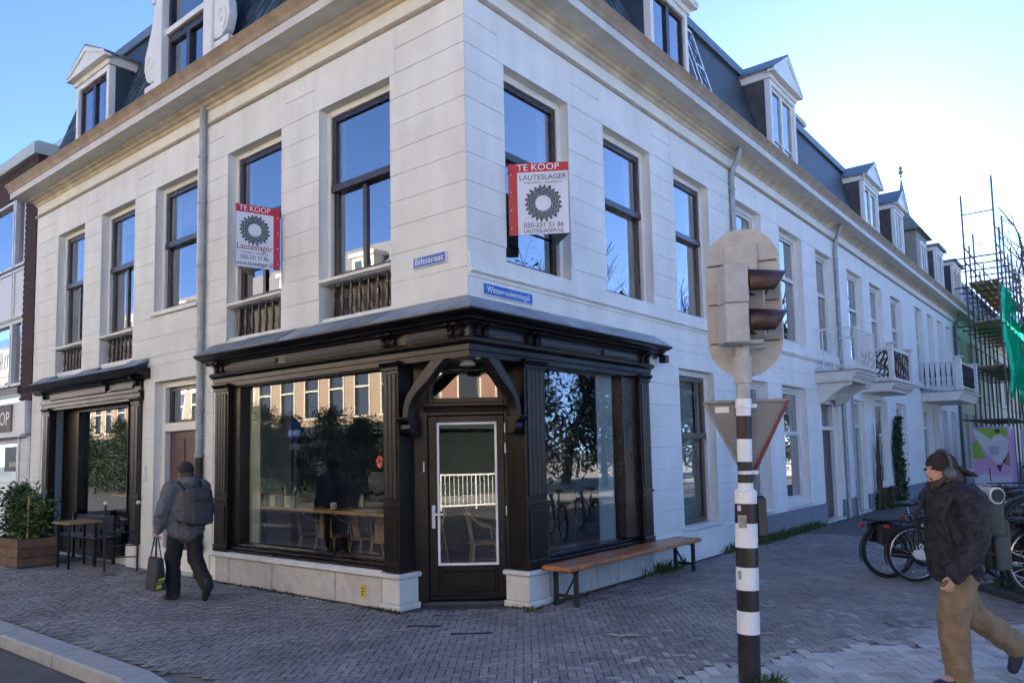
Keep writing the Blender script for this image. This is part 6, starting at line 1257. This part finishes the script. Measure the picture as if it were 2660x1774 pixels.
def sleeve(b, J, s, rs): caps(b, [Vector(J['chest']) + (Vector(J['sh' + s]) - Vector(J['chest'])) * .6 + Z * .05, J['sh' + s], J['el' + s], Vector(J['wr' + s]) * .97 + Vector(J['el' + s]) * .03], rs)
def shoe(J, s):
    b = MB(); an = Vector(J['an' + s]); toe = Vector(J['toe' + s]); d = (toe - an); fl = Vector((d.x, d.y, d.z * 1.)).normalized(); heel = an - fl * .045 - Z * .045 * (1 if abs(fl.z) < .5 else .3)
    caps(b, [heel + Z * .0, an.lerp(toe, .45) - Z * .02, toe], [.047, .047, .038]); caps(b, [an + Z * .05, an - Z * .02], [.052, .05]); return remeshed(b, .009, 3)

# ---- man walking away on the left: grey padded jacket, backpack, black trousers
J1 = dict(head=V3(0, .03, 1.535), face=(0, 1, 0), neck=V3(0, 0, 1.40), chest=V3(0, -.01, 1.22), waist=V3(0, 0, 1.02), pelvis=V3(0, 0, .90),
          shL=V3(-.20, -.01, 1.34), elL=V3(-.29, -.02, 1.08), wrL=V3(-.30, .06, .86), sideL=(0, 1, 0), curlL=1.3, shR=V3(.20, -.01, 1.34), elR=V3(.28, -.03, 1.08), wrR=V3(.24, .10, .88), sideR=(0, 1, 0), curlR=.7,
          hipL=V3(-.10, 0, .88), knL=V3(-.11, .10, .48), anL=V3(-.10, .09, .09), toeL=V3(-.12, .24, .035), hipR=V3(.10, 0, .88), knR=V3(.10, -.06, .48), anR=V3(.10, -.38, .19), toeR=V3(.10, -.33, .045))
P1 = []
JK = M('jacket_grey', (.115, .12, .125), .75, .25, 14, .35, 60); TRB = M('trouser_black', (.013, .013, .016), .8, .3, 8, .3, 60); SHB = M('shoe_black', (.014, .016, .018), .55, .2)
b = MB(); caps(b, [V3(0, -.02, 1.36), V3(0, -.02, 1.18), V3(0, 0, .98), V3(0, 0, .86)], [.15, .195, .195, .185], 18)
for s in (-1, 1): caps(b, [V3(s * .10, -.01, 1.33), V3(s * .08, 0, 1.1), V3(s * .08, 0, .87)], [.10, .155, .145], 16)
for s in 'LR': sleeve(b, J1, s, [.11, .098, .082, .062])
jk1 = remeshed(b, .012, 5, .045, .085); P1.append(('jacket', jk1, JK))
b = MB(); caps(b, [V3(-.07, -.06, 1.42), V3(0, -.10, 1.41), V3(.07, -.06, 1.42)], [.065, .085, .065]); caps(b, [V3(-.07, .02, 1.42), V3(0, .06, 1.39), V3(.07, .02, 1.42)], [.05, .05, .05]); P1.append(('hood', remeshed(b, .011, 6, .02, .07), JK))
b = MB(); caps(b, [V3(-.06, 0, .90), V3(.06, 0, .90)], [.135, .135])
for s in 'LR': caps(b, [J1['hip' + s], J1['kn' + s], Vector(J1['an' + s]) - Z * .005], [.108, .092, .078])
P1.append(('trousers', remeshed(b, .011, 4, .042, .09), TRB))
for s in 'LR': P1.append(('shoe', shoe(J1, s), SHB))
b = MB(); b.ball((0, .015, 1.575), .092, .110, .098, 18, 12); P1.append(('cap', remeshed(b, .01, 3), M('cap_black', (.014, .013, .016), .8, .2, 8, .2)))
b = MB(); b.ball((0, .15, 1.585), .068, .075, .012, 16, 6); P1.append(('cap_brim', remeshed(b, .006, 2), MATS['cap_black']))
b = MB(); b.ball((0, -.02, 1.50), .079, .085, .075, 16, 10); P1.append(('hair', remeshed(b, .01, 2), HAIR))
man1, xf1 = person('man in grey padded jacket and black cap walking away with a backpack', (-3.78, -1.02, 0), math.radians(176), J1, P1)
BPK = M('backpack_dark', (.05, .045, .055), .75, .3, 10, .35, 70)
def backpack(label, root, xf, boxes, straps, mat, extra=()):
    t = thing('backpack', label, 'backpack', root.location); t['_local'] = 1
    for nm, c, sz, bev in boxes:
        b = MB(); b.box(c[0] - sz[0] / 2, c[0] + sz[0] / 2, c[1] - sz[1] / 2, c[1] + sz[1] / 2, c[2] - sz[2] / 2, c[2] + sz[2] / 2)
        bm_ = b.mesh(nm, mat, bevel=bev, seg=3, smooth=True); md = bm_; bm_.transform(xf); link(nm, bm_, t)
    for pts in straps:
        b = MB(); b.tube(pts, .016, 6); m_ = b.mesh('strap', BAGM, smooth=True); m_.transform(xf); link('strap', m_, t)
    for nm, me, mt in extra: putm(me, nm, mt, t, xf)
    return t
backpack('dark grey backpack on the shoulders of the man in the grey jacket', man1, xf1, [('main_compartment', (.02, -.285, 1.13), (.32, .18, .46), .075), ('front_pocket', (.03, -.385, 1.05), (.26, .08, .26), .038), ('top_pocket', (.02, -.375, 1.26), (.22, .06, .12), .028)],
         [[(s * .11, -.20, 1.34), (s * .13, -.08, 1.425), (s * .135, .08, 1.40), (s * .14, .175, 1.24), (s * .16, .15, 1.02), (s * .16, -.2, .95)] for s in (-1, 1)] + [[(-.14, -.32, .95), (.0, -.21, .90), (.12, -.25, .93)]], BPK)
# shopping bag in his left hand
bg_ = thing('shopping_bag', 'black shopping bag with a lime green print in the left hand of the man', 'bag', man1.location); bg_['_local'] = 1
hx_, hy_ = -.31, .10
bb_ = MB(); bb_.add([(hx_ - .07, hy_ - .15, .16), (hx_ + .07, hy_ - .15, .16), (hx_ + .07, hy_ + .15, .16), (hx_ - .07, hy_ + .15, .16), (hx_ - .035, hy_ - .15, .54), (hx_ + .035, hy_ - .15, .54), (hx_ + .035, hy_ + .15, .54), (hx_ - .035, hy_ + .15, .54)], [(0, 3, 2, 1), (0, 1, 5, 4), (1, 2, 6, 5), (2, 3, 7, 6), (3, 0, 4, 7), (4, 5, 6, 7)])
m_ = bb_.mesh('bag_body', M('bag_black', (.014, .014, .018), .6, .2, 8, .2), bevel=.02, seg=2); m_.transform(xf1); link('bag_body', m_, bg_)
for s in (-1, 1):
    b = MB(); b.tube([(hx_ + .035 * s, hy_ - .07, .53), (hx_ + .01 * s, hy_ - .03, .78), (hx_ + .01 * s, hy_ + .02, .78), (hx_ + .035 * s, hy_ + .07, .53)], .007, 6); m_ = b.mesh('bag_handle', MATS['bag_black']); m_.transform(xf1); link('bag_handle', m_, bg_)
LIME = M('print_lime', (.38, .50, .03), .6, .1, 5, 0)
for k, (q0, q1, z0_, z1_) in enumerate(((-.055, .01, .18, .235), (-.05, .045, .245, .262), (-.03, .05, .272, .31))):
    b = MB(); b.add([(hx_ + q0, hy_ - .158, z0_), (hx_ + q1, hy_ - .158, z0_ + .012), (hx_ + q1 - .006, hy_ - .158, z1_), (hx_ + q0 + .012, hy_ - .158, z1_ - .008), (hx_ + q0, hy_ - .148, z0_), (hx_ + q1, hy_ - .148, z0_ + .012), (hx_ + q1 - .006, hy_ - .148, z1_), (hx_ + q0 + .012, hy_ - .148, z1_ - .008)], [(0, 1, 2, 3), (4, 7, 6, 5), (0, 4, 5, 1), (1, 5, 6, 2), (2, 6, 7, 3), (3, 7, 4, 0)]); m_ = b.mesh('lime_print', LIME); m_.transform(xf1); link('lime_print', m_, bg_)

# ---- man walking to the left in front: camouflage jacket, brown trousers, cap worn backwards, headphones, beard
J2 = dict(head=V3(0, .05, 1.50), face=(0, 1, 0), neck=V3(0, .0, 1.36), chest=V3(0, -.02, 1.18), waist=V3(0, -.01, .98), pelvis=V3(0, -.02, .86),
          shL=V3(-.19, -.02, 1.30), elL=V3(-.25, -.01, 1.03), wrL=V3(-.23, .155, .795), sideL=(-.2, .6, .5), fdirL=(.1, .35, -.8), curlL=.9, shR=V3(.19, -.02, 1.30), elR=V3(.25, -.10, 1.04), wrR=V3(.22, -.12, .81), sideR=(0, 1, 0), curlR=.7,
          hipL=V3(-.09, -.02, .85), knL=V3(-.10, .10, .47), anL=V3(-.09, .08, .085), toeL=V3(-.10, .24, .035), hipR=V3(.09, -.03, .85), knR=V3(.10, -.16, .48), anR=V3(.09, -.52, .22), toeR=V3(.09, -.47, .06))
P2 = []
CAMO = bpy.data.materials.new('camo_jacket'); CAMO.use_nodes = True; n = CAMO.node_tree.nodes; l = CAMO.node_tree.links; bs = n['Principled BSDF']; nz = n.new('ShaderNodeTexNoise'); nz.inputs['Scale'].default_value = 24; nz.inputs['Detail'].default_value = 3; tc_ = n.new('ShaderNodeTexCoord'); l.new(tc_.outputs['Object'], nz.inputs['Vector']); rp = n.new('ShaderNodeValToRGB'); rp.color_ramp.interpolation = 'CONSTANT'
e = rp.color_ramp.elements; e[0].color = (.008, .008, .014, 1); e[0].position = 0; e[1].position = .48; e[1].color = (.022, .020, .028, 1); x_ = e.new(.58); x_.color = (.032, .026, .028, 1); x_ = e.new(.66); x_.color = (.015, .016, .022, 1); l.new(nz.outputs[0], rp.inputs[0]); l.new(rp.outputs[0], bs.inputs['Base Color']); bs.inputs['Roughness'].default_value = .8
nz2 = n.new('ShaderNodeTexNoise'); nz2.inputs['Scale'].default_value = 40; l.new(tc_.outputs['Object'], nz2.inputs['Vector']); bp = n.new('ShaderNodeBump'); bp.inputs['Strength'].default_value = .5; bp.inputs['Distance'].default_value = .01; l.new(nz2.outputs[0], bp.inputs['Height']); l.new(bp.outputs[0], bs.inputs['Normal'])
TRN = M('trouser_brown', (.235, .165, .095), .85, .22, 10, .4, 50)
b = MB(); caps(b, [V3(0, -.02, 1.32), V3(0, -.02, 1.14), V3(0, -.01, .94), V3(0, -.01, .82)], [.13, .16, .165, .155], 18)
for s in (-1, 1): caps(b, [V3(s * .10, -.02, 1.29), V3(s * .09, -.01, 1.05), V3(s * .09, -.01, .82)], [.095, .135, .135], 16)
for s in 'LR': sleeve(b, J2, s, [.105, .10, .088, .062])
P2.append(('jacket', remeshed(b, .012, 5, .04, .09), CAMO))
b = MB(); caps(b, [V3(-.07, -.05, 1.345), V3(0, -.10, 1.335), V3(.07, -.05, 1.345)], [.055, .065, .055]); caps(b, [V3(-.07, .03, 1.38), V3(0, .075, 1.345), V3(.07, .03, 1.38)], [.05, .05, .05]); P2.append(('hood', remeshed(b, .011, 5, .02, .07), CAMO))
b = MB(); caps(b, [V3(-.05, -.02, .86), V3(.05, -.02, .86)], [.135, .135])
for s in 'LR': caps(b, [J2['hip' + s], J2['kn' + s], Vector(J2['an' + s]) - Z * .005], [.118, .102, .086])
P2.append(('trousers', remeshed(b, .010, 4, .045, .10), TRN))
for s in 'LR': P2.append(('shoe', shoe(J2, s), M('shoe_navy', (.02, .025, .05), .6, .3)))
CAPB = M('cap_brown', (.022, .015, .015), .85, .3, 10, .3)
b = MB(); b.ball((0, .038, 1.545), .090, .112, .098, 18, 12); P2.append(('cap', remeshed(b, .01, 3, .008, .06), CAPB))
b = MB(); caps(b, [V3(-.04, -.07, 1.515), V3(-.03, -.205, 1.462)], [.022, .012]); caps(b, [V3(.04, -.07, 1.515), V3(.03, -.205, 1.462)], [.022, .012]); caps(b, [V3(0, -.07, 1.52), V3(0, -.215, 1.466)], [.028, .014]); P2.append(('cap_brim', remeshed(b, .006, 3), CAPB))
b = MB(); b.ball((0, .105, 1.405), .052, .042, .058, 14, 10); caps(b, [V3(-.066, .06, 1.455), V3(-.04, .115, 1.405), V3(.04, .115, 1.405), V3(.066, .06, 1.455)], [.022, .026, .026, .022]); b.ball((0, .135, 1.447), .032, .012, .010, 10, 6); P2.append(('beard', remeshed(b, .006, 2, .012, .02), HAIR))
b = MB(); b.ball((0, -.03, 1.445), .082, .075, .085, 16, 10); P2.append(('hair', remeshed(b, .009, 2, .02, .03), HAIR))
b = MB()
for s in (-1, 1): b.ball((s * .070, .122, 1.512), .0135, .011, .010, 10, 6)
P2.append(('eyes', remeshed(b, .003, 1), M('eye_dark', (.03, .02, .015), .2)))
man2, xf2 = person('man in dark camouflage jacket and backward cap walking past in front', (*Vector(cpt(2448, 5.52)).xy, 0), YAW + math.pi + .10, J2, P2)
HPM = M('headphone_black', (.075, .08, .085), .35, .2)
hp = thing('headphones', 'black over ear headphones worn over the backward cap', 'headphones', man2.location); hp['_local'] = 1
for s in (-1, 1):
    b = MB(); b.lathe([(.01, 0), (.042, .0), (.048, .012), (.046, .03), (.03, .04), (.01, .042)], (0, 0, 0), 16, 'x'); b.xf(Matrix.Translation((s * .070, .045, 1.485)) @ Matrix.Scale(s, 4, (1, 0, 0))); m_ = b.mesh('ear_cup', HPM, smooth=True); m_.transform(xf2); link('ear_cup', m_, hp)
b = MB(); b.tube([(.112 * math.cos(a), .045 - .012 * math.sin(a), 1.50 + .155 * math.sin(a)) for a in [math.pi * i / 14 for i in range(15)]], .011, 7); m_ = b.mesh('headband', HPM, smooth=True); m_.transform(xf2); link('headband', m_, hp)
BPG = M('backpack_green', (.045, .06, .052), .75, .25, 9, .35, 60)
b = MB(); b.lathe([(.005, -.13), (.052, -.13), (.056, -.11), (.056, .11), (.052, .13), (.005, .13)], (.0, -.25, 1.325), 16, 'x'); roll = b.mesh('roll', None, smooth=True)
b = MB(); b.lathe([(.03, 0), (.058, .002), (.058, .03), (.03, .032)], (0, 0, 0), 16, 'x'); b.xf(Matrix.Translation((-.165, -.25, 1.325))); ring = b.mesh('ring', None)
b = MB(); b.lathe([(.005, 0), (.048, .001), (.048, .008), (.005, .009)], (-.172, -.25, 1.325), 16, 'x'); capd = b.mesh('capd', None)
backpack('grey green rucksack with a pale roll on top carried by the man in front', man2, xf2, [('main_compartment', (0, -.245, 1.06), (.32, .17, .52), .07), ('side_pocket', (-.175, -.245, .93), (.055, .12, .24), .025), ('front_pocket', (0, -.335, 1.0), (.26, .06, .30), .028)],
         [[(s * .12, -.21, 1.30), (s * .135, -.10, 1.395), (s * .145, .06, 1.36), (s * .15, .165, 1.18), (s * .17, .12, .98), (s * .165, -.2, .92)] for s in (-1, 1)], BPG,
         [('bed_roll', roll, M('roll_pale', (.42, .48, .45), .7, .15)), ('roll_rim', ring, M('roll_white', (.68, .70, .68), .6)), ('roll_end', capd, M('roll_dark', (.02, .03, .025), .8))])
# ================================================================ across the street and the singel (what the panes mirror)
FO = lambda u, d, z: (u, -18.5 + d, z)     # facades on the far side of the Biltstraat face +y
TANB = M('tan_brick', (.40, .29, .20), .85, .2, 20, .3, 60); REDB = M('red_brick', (.34, .19, .14), .85, .2, 20, .3, 60); CRMB = M('cream_front', (.62, .55, .40), .8, .08, 4, .2)
CRMT = M('cream_trim', (.72, .66, .50), .6, .06)
def opposite_house(u0, u1, wallm, label, n=3, seed=0):
    H = thing('opposite_house', label, 'house', ((u0 + u1) / 2, -20, 0), group='houses across the Biltstraat')
    w = (u1 - u0) / n; ops = []
    for i in range(n):
        a = u0 + w * i + w * .19; b = u0 + w * (i + 1) - w * .19; ops += [(a, b, 3.7, 6.0), (a, b, 6.8, 9.0)]
    shop = (u0 + .5, u1 - .5, .5, 2.7)
    wall_mesh(FO, u0, u1, 0, 9.7, ops + [shop], rev=.15).make('wall', wallm, H, recalc=False)
    for a, b, z0, z1 in ops:
        f = MB(FO); f.box(a, a + .09, -.15, .03, z0, z1); f.box(b - .09, b, -.15, .03, z0, z1); f.box(a + .09, b - .09, -.15, .03, z1 - .1, z1); f.box(a - .1, b + .1, -.15, .08, z0 - .1, z0); f.box(a + .09, b - .09, -.15, .0, z0 + (z1 - z0) * .6, z0 + (z1 - z0) * .6 + .09)
        wv = f.make('window', CRMT, H); MB(FO).box(a - .18, b + .18, 0, .04, z1, z1 + .28).make('lintel', CRMT, wv)
        MB(FO).quad((a, -.12, z0), (b, -.12, z0), (b, -.12, z1), (a, -.12, z1)).make('pane', M('mirror_pane', (.05, .06, .07), .08, .1, 2, 0), wv, recalc=False)
    MB(FO).quad((shop[0], -.14, .5), (shop[1], -.14, .5), (shop[1], -.14, 2.7), (shop[0], -.14, 2.7)).make('shop_pane', M('dull_pane', (.012, .016, .015), .5, .2, 2, 0, spec=.15), H, recalc=False)
    MB(FO).box(u0 + .02, u1 - .02, .005, .35, 2.72, 3.25).make('shop_fascia', M('shop_fascia_dark', (.02, .03, .028), .5), H)
    for q0, q1 in ((u0 + .02, u0 + .5), (u1 - .5, u1 - .02)): MB(FO).box(q0, q1, .005, .1, 0, 2.72).make('shop_pier', M('shop_green', (.02, .035, .03), .5), H)
    MB(FO).box(u0 + .5, u1 - .5, .005, .1, 0, .5).make('stall_riser', MATS['shop_green'], H)
    MB(FO).prof([(0, 9.5), (.1, 9.5), (.4, 9.8), (.42, 9.95), (0, 9.95)], u0, u1).make('cornice', CRMT, H)
    MB(FO).prof([(.1, 9.9), (-.9, 12.6), (-8, 12.6), (-8, 0), (-.2, 0), (-.2, 9.9)], u0 + .05, u1 - .05).make('roof', M('grey_slate', (.10, .10, .105), .7, .2, 8, .2), H)
    m = (u0 + u1) / 2
    d = MB(FO); d.box(m - .8, m + .8, -1., .1, 9.9, 11.7); D = d.make('dormer', CRMT, H); MB(FO).box(m - .95, m + .95, -1., .25, 11.7, 11.9).make('dormer_roof', CRMT, D)
    for q in (-.62, .06): MB(FO).quad((m + q, .105, 10.1), (m + q + .56, .105, 10.1), (m + q + .56, .105, 11.5), (m + q, .105, 11.5)).make('dormer_pane', MATS['mirror_pane'], D, recalc=False)
    return H
u = -82.; i = 0
names = ['tan brick house with cream window surrounds', 'cream plastered house', 'red brick house with cream lintels']
ordw = ['first', 'second', 'third', 'fourth', 'fifth', 'sixth', 'seventh', 'eighth', 'ninth', 'tenth', 'eleventh', 'twelfth', 'thirteenth', 'fourteenth', 'fifteenth', 'sixteenth', 'seventeenth']
ws = [6.2, 5.6, 6.8, 6.0, 5.4, 6.6, 6.2, 5.8, 6.4, 6.0, 6.2, 5.6, 6.4, 5.8, 6.6, 6.0, 6.2]
for wd in ws:
    k = (i * 2 + (i // 3)) % 3
    opposite_house(u, u + wd, (TANB, CRMB, REDB)[k], '%s across the street, %s from the west end' % (names[k], ordw[i]), seed=i)
    u += wd; i += 1

BARK = M('bark', (.085, .07, .055), .9, .3, 14, .6, 40); TWIG = M('twig', (.07, .058, .048), .9, .3, 14, 0)
LEAFD = M('dark_leaf', (.035, .06, .028), .7, .5, 3, 0, isl=.6)
def bare_tree_mesh(seed, h=9., spread=1., levels=5):
    rr = random.Random(seed); tr = MB(); cr = MB()
    def grow(p, d, L, r, lev):
        n = 3; pts = [p]; rs = [r]; q = p.copy(); dd = d.copy()
        for k in range(n):
            dd = (dd + Vector((rr.gauss(0, .16), rr.gauss(0, .16), rr.gauss(0, .08) + .05))).normalized(); q = q + dd * L / n; pts.append(q.copy()); rs.append(r * (1 - .4 * (k + 1) / n))
        (tr if lev == 0 else cr).tube(pts, rs, 7 if lev < 2 else (4 if lev < 3 else 3), cap=False)
        if lev >= levels: return
        for k in range(3 if lev < 2 else 4):
            i_ = rr.choice((1, 2, 3)) if lev else rr.choice((2, 3, 3)); b = pts[i_]; ax = Vector((rr.gauss(0, 1), rr.gauss(0, 1), rr.gauss(0, .5))).normalized()
            nd = (dd + ax * (.75 * spread)).normalized(); grow(b, nd, L * rr.uniform(.55, .8), rs[i_] * rr.uniform(.5, .7), lev + 1)
        grow(pts[-1], dd, L * .72, rs[-1], lev + 1)
    grow(Vector((0, 0, -.05)), Vector((0, 0, 1)), h * .36, h * .022, 0)
    return tr.mesh('trunk', BARK, smooth=False, recalc=False), cr.mesh('crown', TWIG, recalc=False)
BT = [bare_tree_mesh(s, 10, .9, 4) for s in (3, 8)]
def bare_tree(loc, k, sc, rz, label, group):
    t = thing('bare_tree', label, 'tree', loc, group, rz, local=True); t.scale = (sc,) * 3
    link('trunk', BT[k][0], t); link('crown', BT[k][1], t); return t
def evergreen_mesh(seed, h, r, n=9000):
    rr = np.random.default_rng(seed); k = n
    # clumps spread along limbs
    cl = 90; cz = rr.uniform(.12, 1, cl); ca = rr.uniform(0, 2 * np.pi, cl); crr = r * (1.05 - cz) ** .7 * rr.uniform(.35, 1, cl)
    C = np.stack([crr * np.cos(ca), crr * np.sin(ca), cz * h], 1); idx = rr.integers(0, cl, k)
    P = C[idx] + rr.normal(0, 1, (k, 3)) * np.array([r * .17, r * .17, h * .035]); s = rr.uniform(.05, .14, k)
    a = rr.normal(0, 1, (k, 3)); a /= np.linalg.norm(a, axis=1)[:, None]; b = rr.normal(0, 1, (k, 3)); b -= a * (a * b).sum(1)[:, None]; b /= np.linalg.norm(b, axis=1)[:, None]
    V = np.stack([P - a * s[:, None], P + b * s[:, None] * .5, P + a * s[:, None], P - b * s[:, None] * .5], 1).reshape(-1, 3)
    me = bpy.data.meshes.new('crown'); me.from_pydata(V.tolist(), [], (np.arange(k)[:, None] * 4 + np.arange(4)).tolist()); me.materials.append(LEAFD)
    tr = MB().tube([(0, 0, -.05), (.05, 0, h * .4), (0, .05, h * .95)], [r * .07, r * .05, .02], 7)
    for q in range(12): z = h * (.2 + .06 * q); an = q * 2.4; tr.tube([(0, 0, z), (math.cos(an) * r * (1 - z / h), math.sin(an) * r * (1 - z / h), z + .3)], [.05, .015], 4)
    return tr.mesh('trunk', BARK, recalc=False), me
EV = [evergreen_mesh(2, 9, 2.6), evergreen_mesh(5, 7, 2.4)]
i = 0
for x, y, k, sc in ((16, -14, 1, 1.2), (14.5, -7, 0, .9), (15.5, 8, 1, 1.0), (14.5, 14, 0, 1.0), (13.6, 18, 1, .9), (15.2, 21, 0, 1.1), (13.8, 25, 1, 1.0), (15.0, 29, 0, 1.1), (13.9, 33, 1, 1.1), (15.2, 38, 0, 1.1), (14.2, 43, 1, 1.2), (15.5, 49, 0, 1.1), (14.5, 55, 1, 1.2)):
    t = thing('evergreen_tree', 'dark evergreen tree in the singel park, %s from the bridge' % ordw[i], 'tree', (x, y, -.1), 'evergreens in the singel park', RN.uniform(0, 6), local=True); t.scale = (sc,) * 3
    link('trunk', EV[k][0], t); link('crown', EV[k][1], t); i += 1
i = 0
for x, y, k, sc in ((17, 4, 0, 1.2), (18, 16, 1, 1.3), (17.5, 27, 0, 1.3), (18, -9, 1, 1.1), (17.5, 36, 1, 1.3), (18, 46, 0, 1.4)):
    bare_tree((x, y, -.1), k, sc, RN.uniform(0, 6), 'tall bare tree behind the evergreens of the singel park, %s along' % ordw[i], 'bare trees in the singel park'); i += 1
i = 0
for x, y, k, sc in ((4.0, 44, 0, 1.5), (6.4, 40, 1, 1.35), (4.2, 58, 1, 1.7), (7.5, 52, 0, 1.6), (2.6, 70, 0, 1.7)):
    bare_tree((x, y, -.1), k, sc, RN.uniform(0, 6), ['thick bare tree beside the green netting', 'bare tree nearest the camera at the right edge', 'bare tree far down the street behind the scaffolding', 'bare tree far right behind the netting', 'farthest bare tree closing the street'][i], 'bare street trees'); i += 1
for x, y in ((-14, -13), (-6.5, -13.2), (3.5, -13)): bare_tree((x, y, -.1), 0 if x < -7 else 1, .85, x, 'bare street tree across the Biltstraat, %s' % {-14: 'western', -6.5: 'middle', 3.5: 'eastern'}[x], 'bare trees across the Biltstraat')
for i in range(15):
    x = -46 + 2.3 * i; t = thing('street_hedge', 'dark clipped evergreen across the Biltstraat, %s from the west' % ordw[i], 'shrub', (x, -12.2 + .3 * (i % 2), -.1), 'evergreens across the Biltstraat', i * 1.3, local=True); t.scale = (.58, .58, .40 + .04 * (i % 3))
    link('trunk', EV[i % 2][0], t); link('crown', EV[i % 2][1], t)
# far building closing the street
FB = thing('far_building', 'pale yellow far building closing the street behind the hoarding', 'building', (4, 95, 0))
b = MB(); b.box(-3, 16, 92, 100, 0, 7.2); b.make('wall', M('yellow_plaster', (.55, .48, .34), .8, .1), FB)
MB().box(-3.3, 16.3, 91.7, 100, 7.2, 7.6).make('cornice', CRMT, FB); MB().add([(-3, 92, 7.6), (16, 92, 7.6), (16, 100, 7.6), (-3, 100, 7.6), (-2, 95, 9.5), (15, 95, 9.5)], [(0, 1, 5, 4), (2, 3, 4, 5), (1, 2, 5), (3, 0, 4)]).make('roof', MATS['grey_slate'], FB)
for i in range(7):
    for z in (.9, 4.1): x = -1.9 + 2.6 * i; wv = MB().box(x, x + 1.2, 91.95, 92, z, z + 2).make('window', CRMT, FB); MB().quad((x + .1, 91.94, z + .1), (x + 1.1, 91.94, z + .1), (x + 1.1, 91.94, z + 1.9), (x + .1, 91.94, z + 1.9)).make('pane', MATS['mirror_pane'], wv, recalc=False)
# white bridge railing seen in the door pane
RL = thing('bridge_railing', 'white iron railing of the bridge across the street', 'railing', (8, -11, 0))
RWM = M('railing_white', (.78, .77, .72), .5, .04)
p0, p1 = Vector((4.6, -12.2, 0)), Vector((13.5, -10.2, 0)); nn = 64
for z in (.12, 1.05): MB().tube([p0 + Vector((0, 0, z)), p1 + Vector((0, 0, z))], .03, 6).make('rail', RWM, RL)
for i in range(nn + 1): p = p0.lerp(p1, i / nn); MB().tube([p + Vector((0, 0, 0 if i % 8 == 0 else .12)), p + Vector((0, 0, 1.05))], .03 if i % 8 == 0 else .012, 5).make('post' if i % 8 == 0 else 'bar', RWM, RL)
# blue cycle-path sign mirrored in the show window
BS = thing('cycle_path_sign', 'round blue cycle path sign on a grey post across the road', 'sign', (-12.2, -6.3, 0))
sp = Vector((-12.2, -6.3, 0))
MB().cyl(sp, sp + Vector((0, 0, 2.75)), .03, n=10).make('post', PIPE, BS)
BLUE = M('sign_blue', (.02, .09, .35), .4, .05); SWH = M('sign_white', (.8, .8, .8), .4, .02)
MB().lathe([(.28, 0), (.30, .004), (.30, .012), (.28, .016)], (sp.x, sp.y + .03, 2.42), 28, 'y').make('disc', BLUE, BS)
for c in (-.11, .11): MB().tube([(sp.x + c + .075 * math.cos(a * .393), sp.y + .05, 2.36 + .075 * math.sin(a * .393)) for a in range(16)], .010, 5, closed=True).make('symbol_wheel', SWH, BS)
MB().tube([(sp.x - .11, sp.y + .05, 2.36), (sp.x - .05, sp.y + .05, 2.50), (sp.x + .07, sp.y + .05, 2.50), (sp.x + .11, sp.y + .05, 2.36)], .010, 5).make('symbol_frame', SWH, BS)
MB().box(sp.x - .22, sp.x + .22, sp.y + .03, sp.y + .04, 1.9, 2.06).make('subplate', SWH, BS)
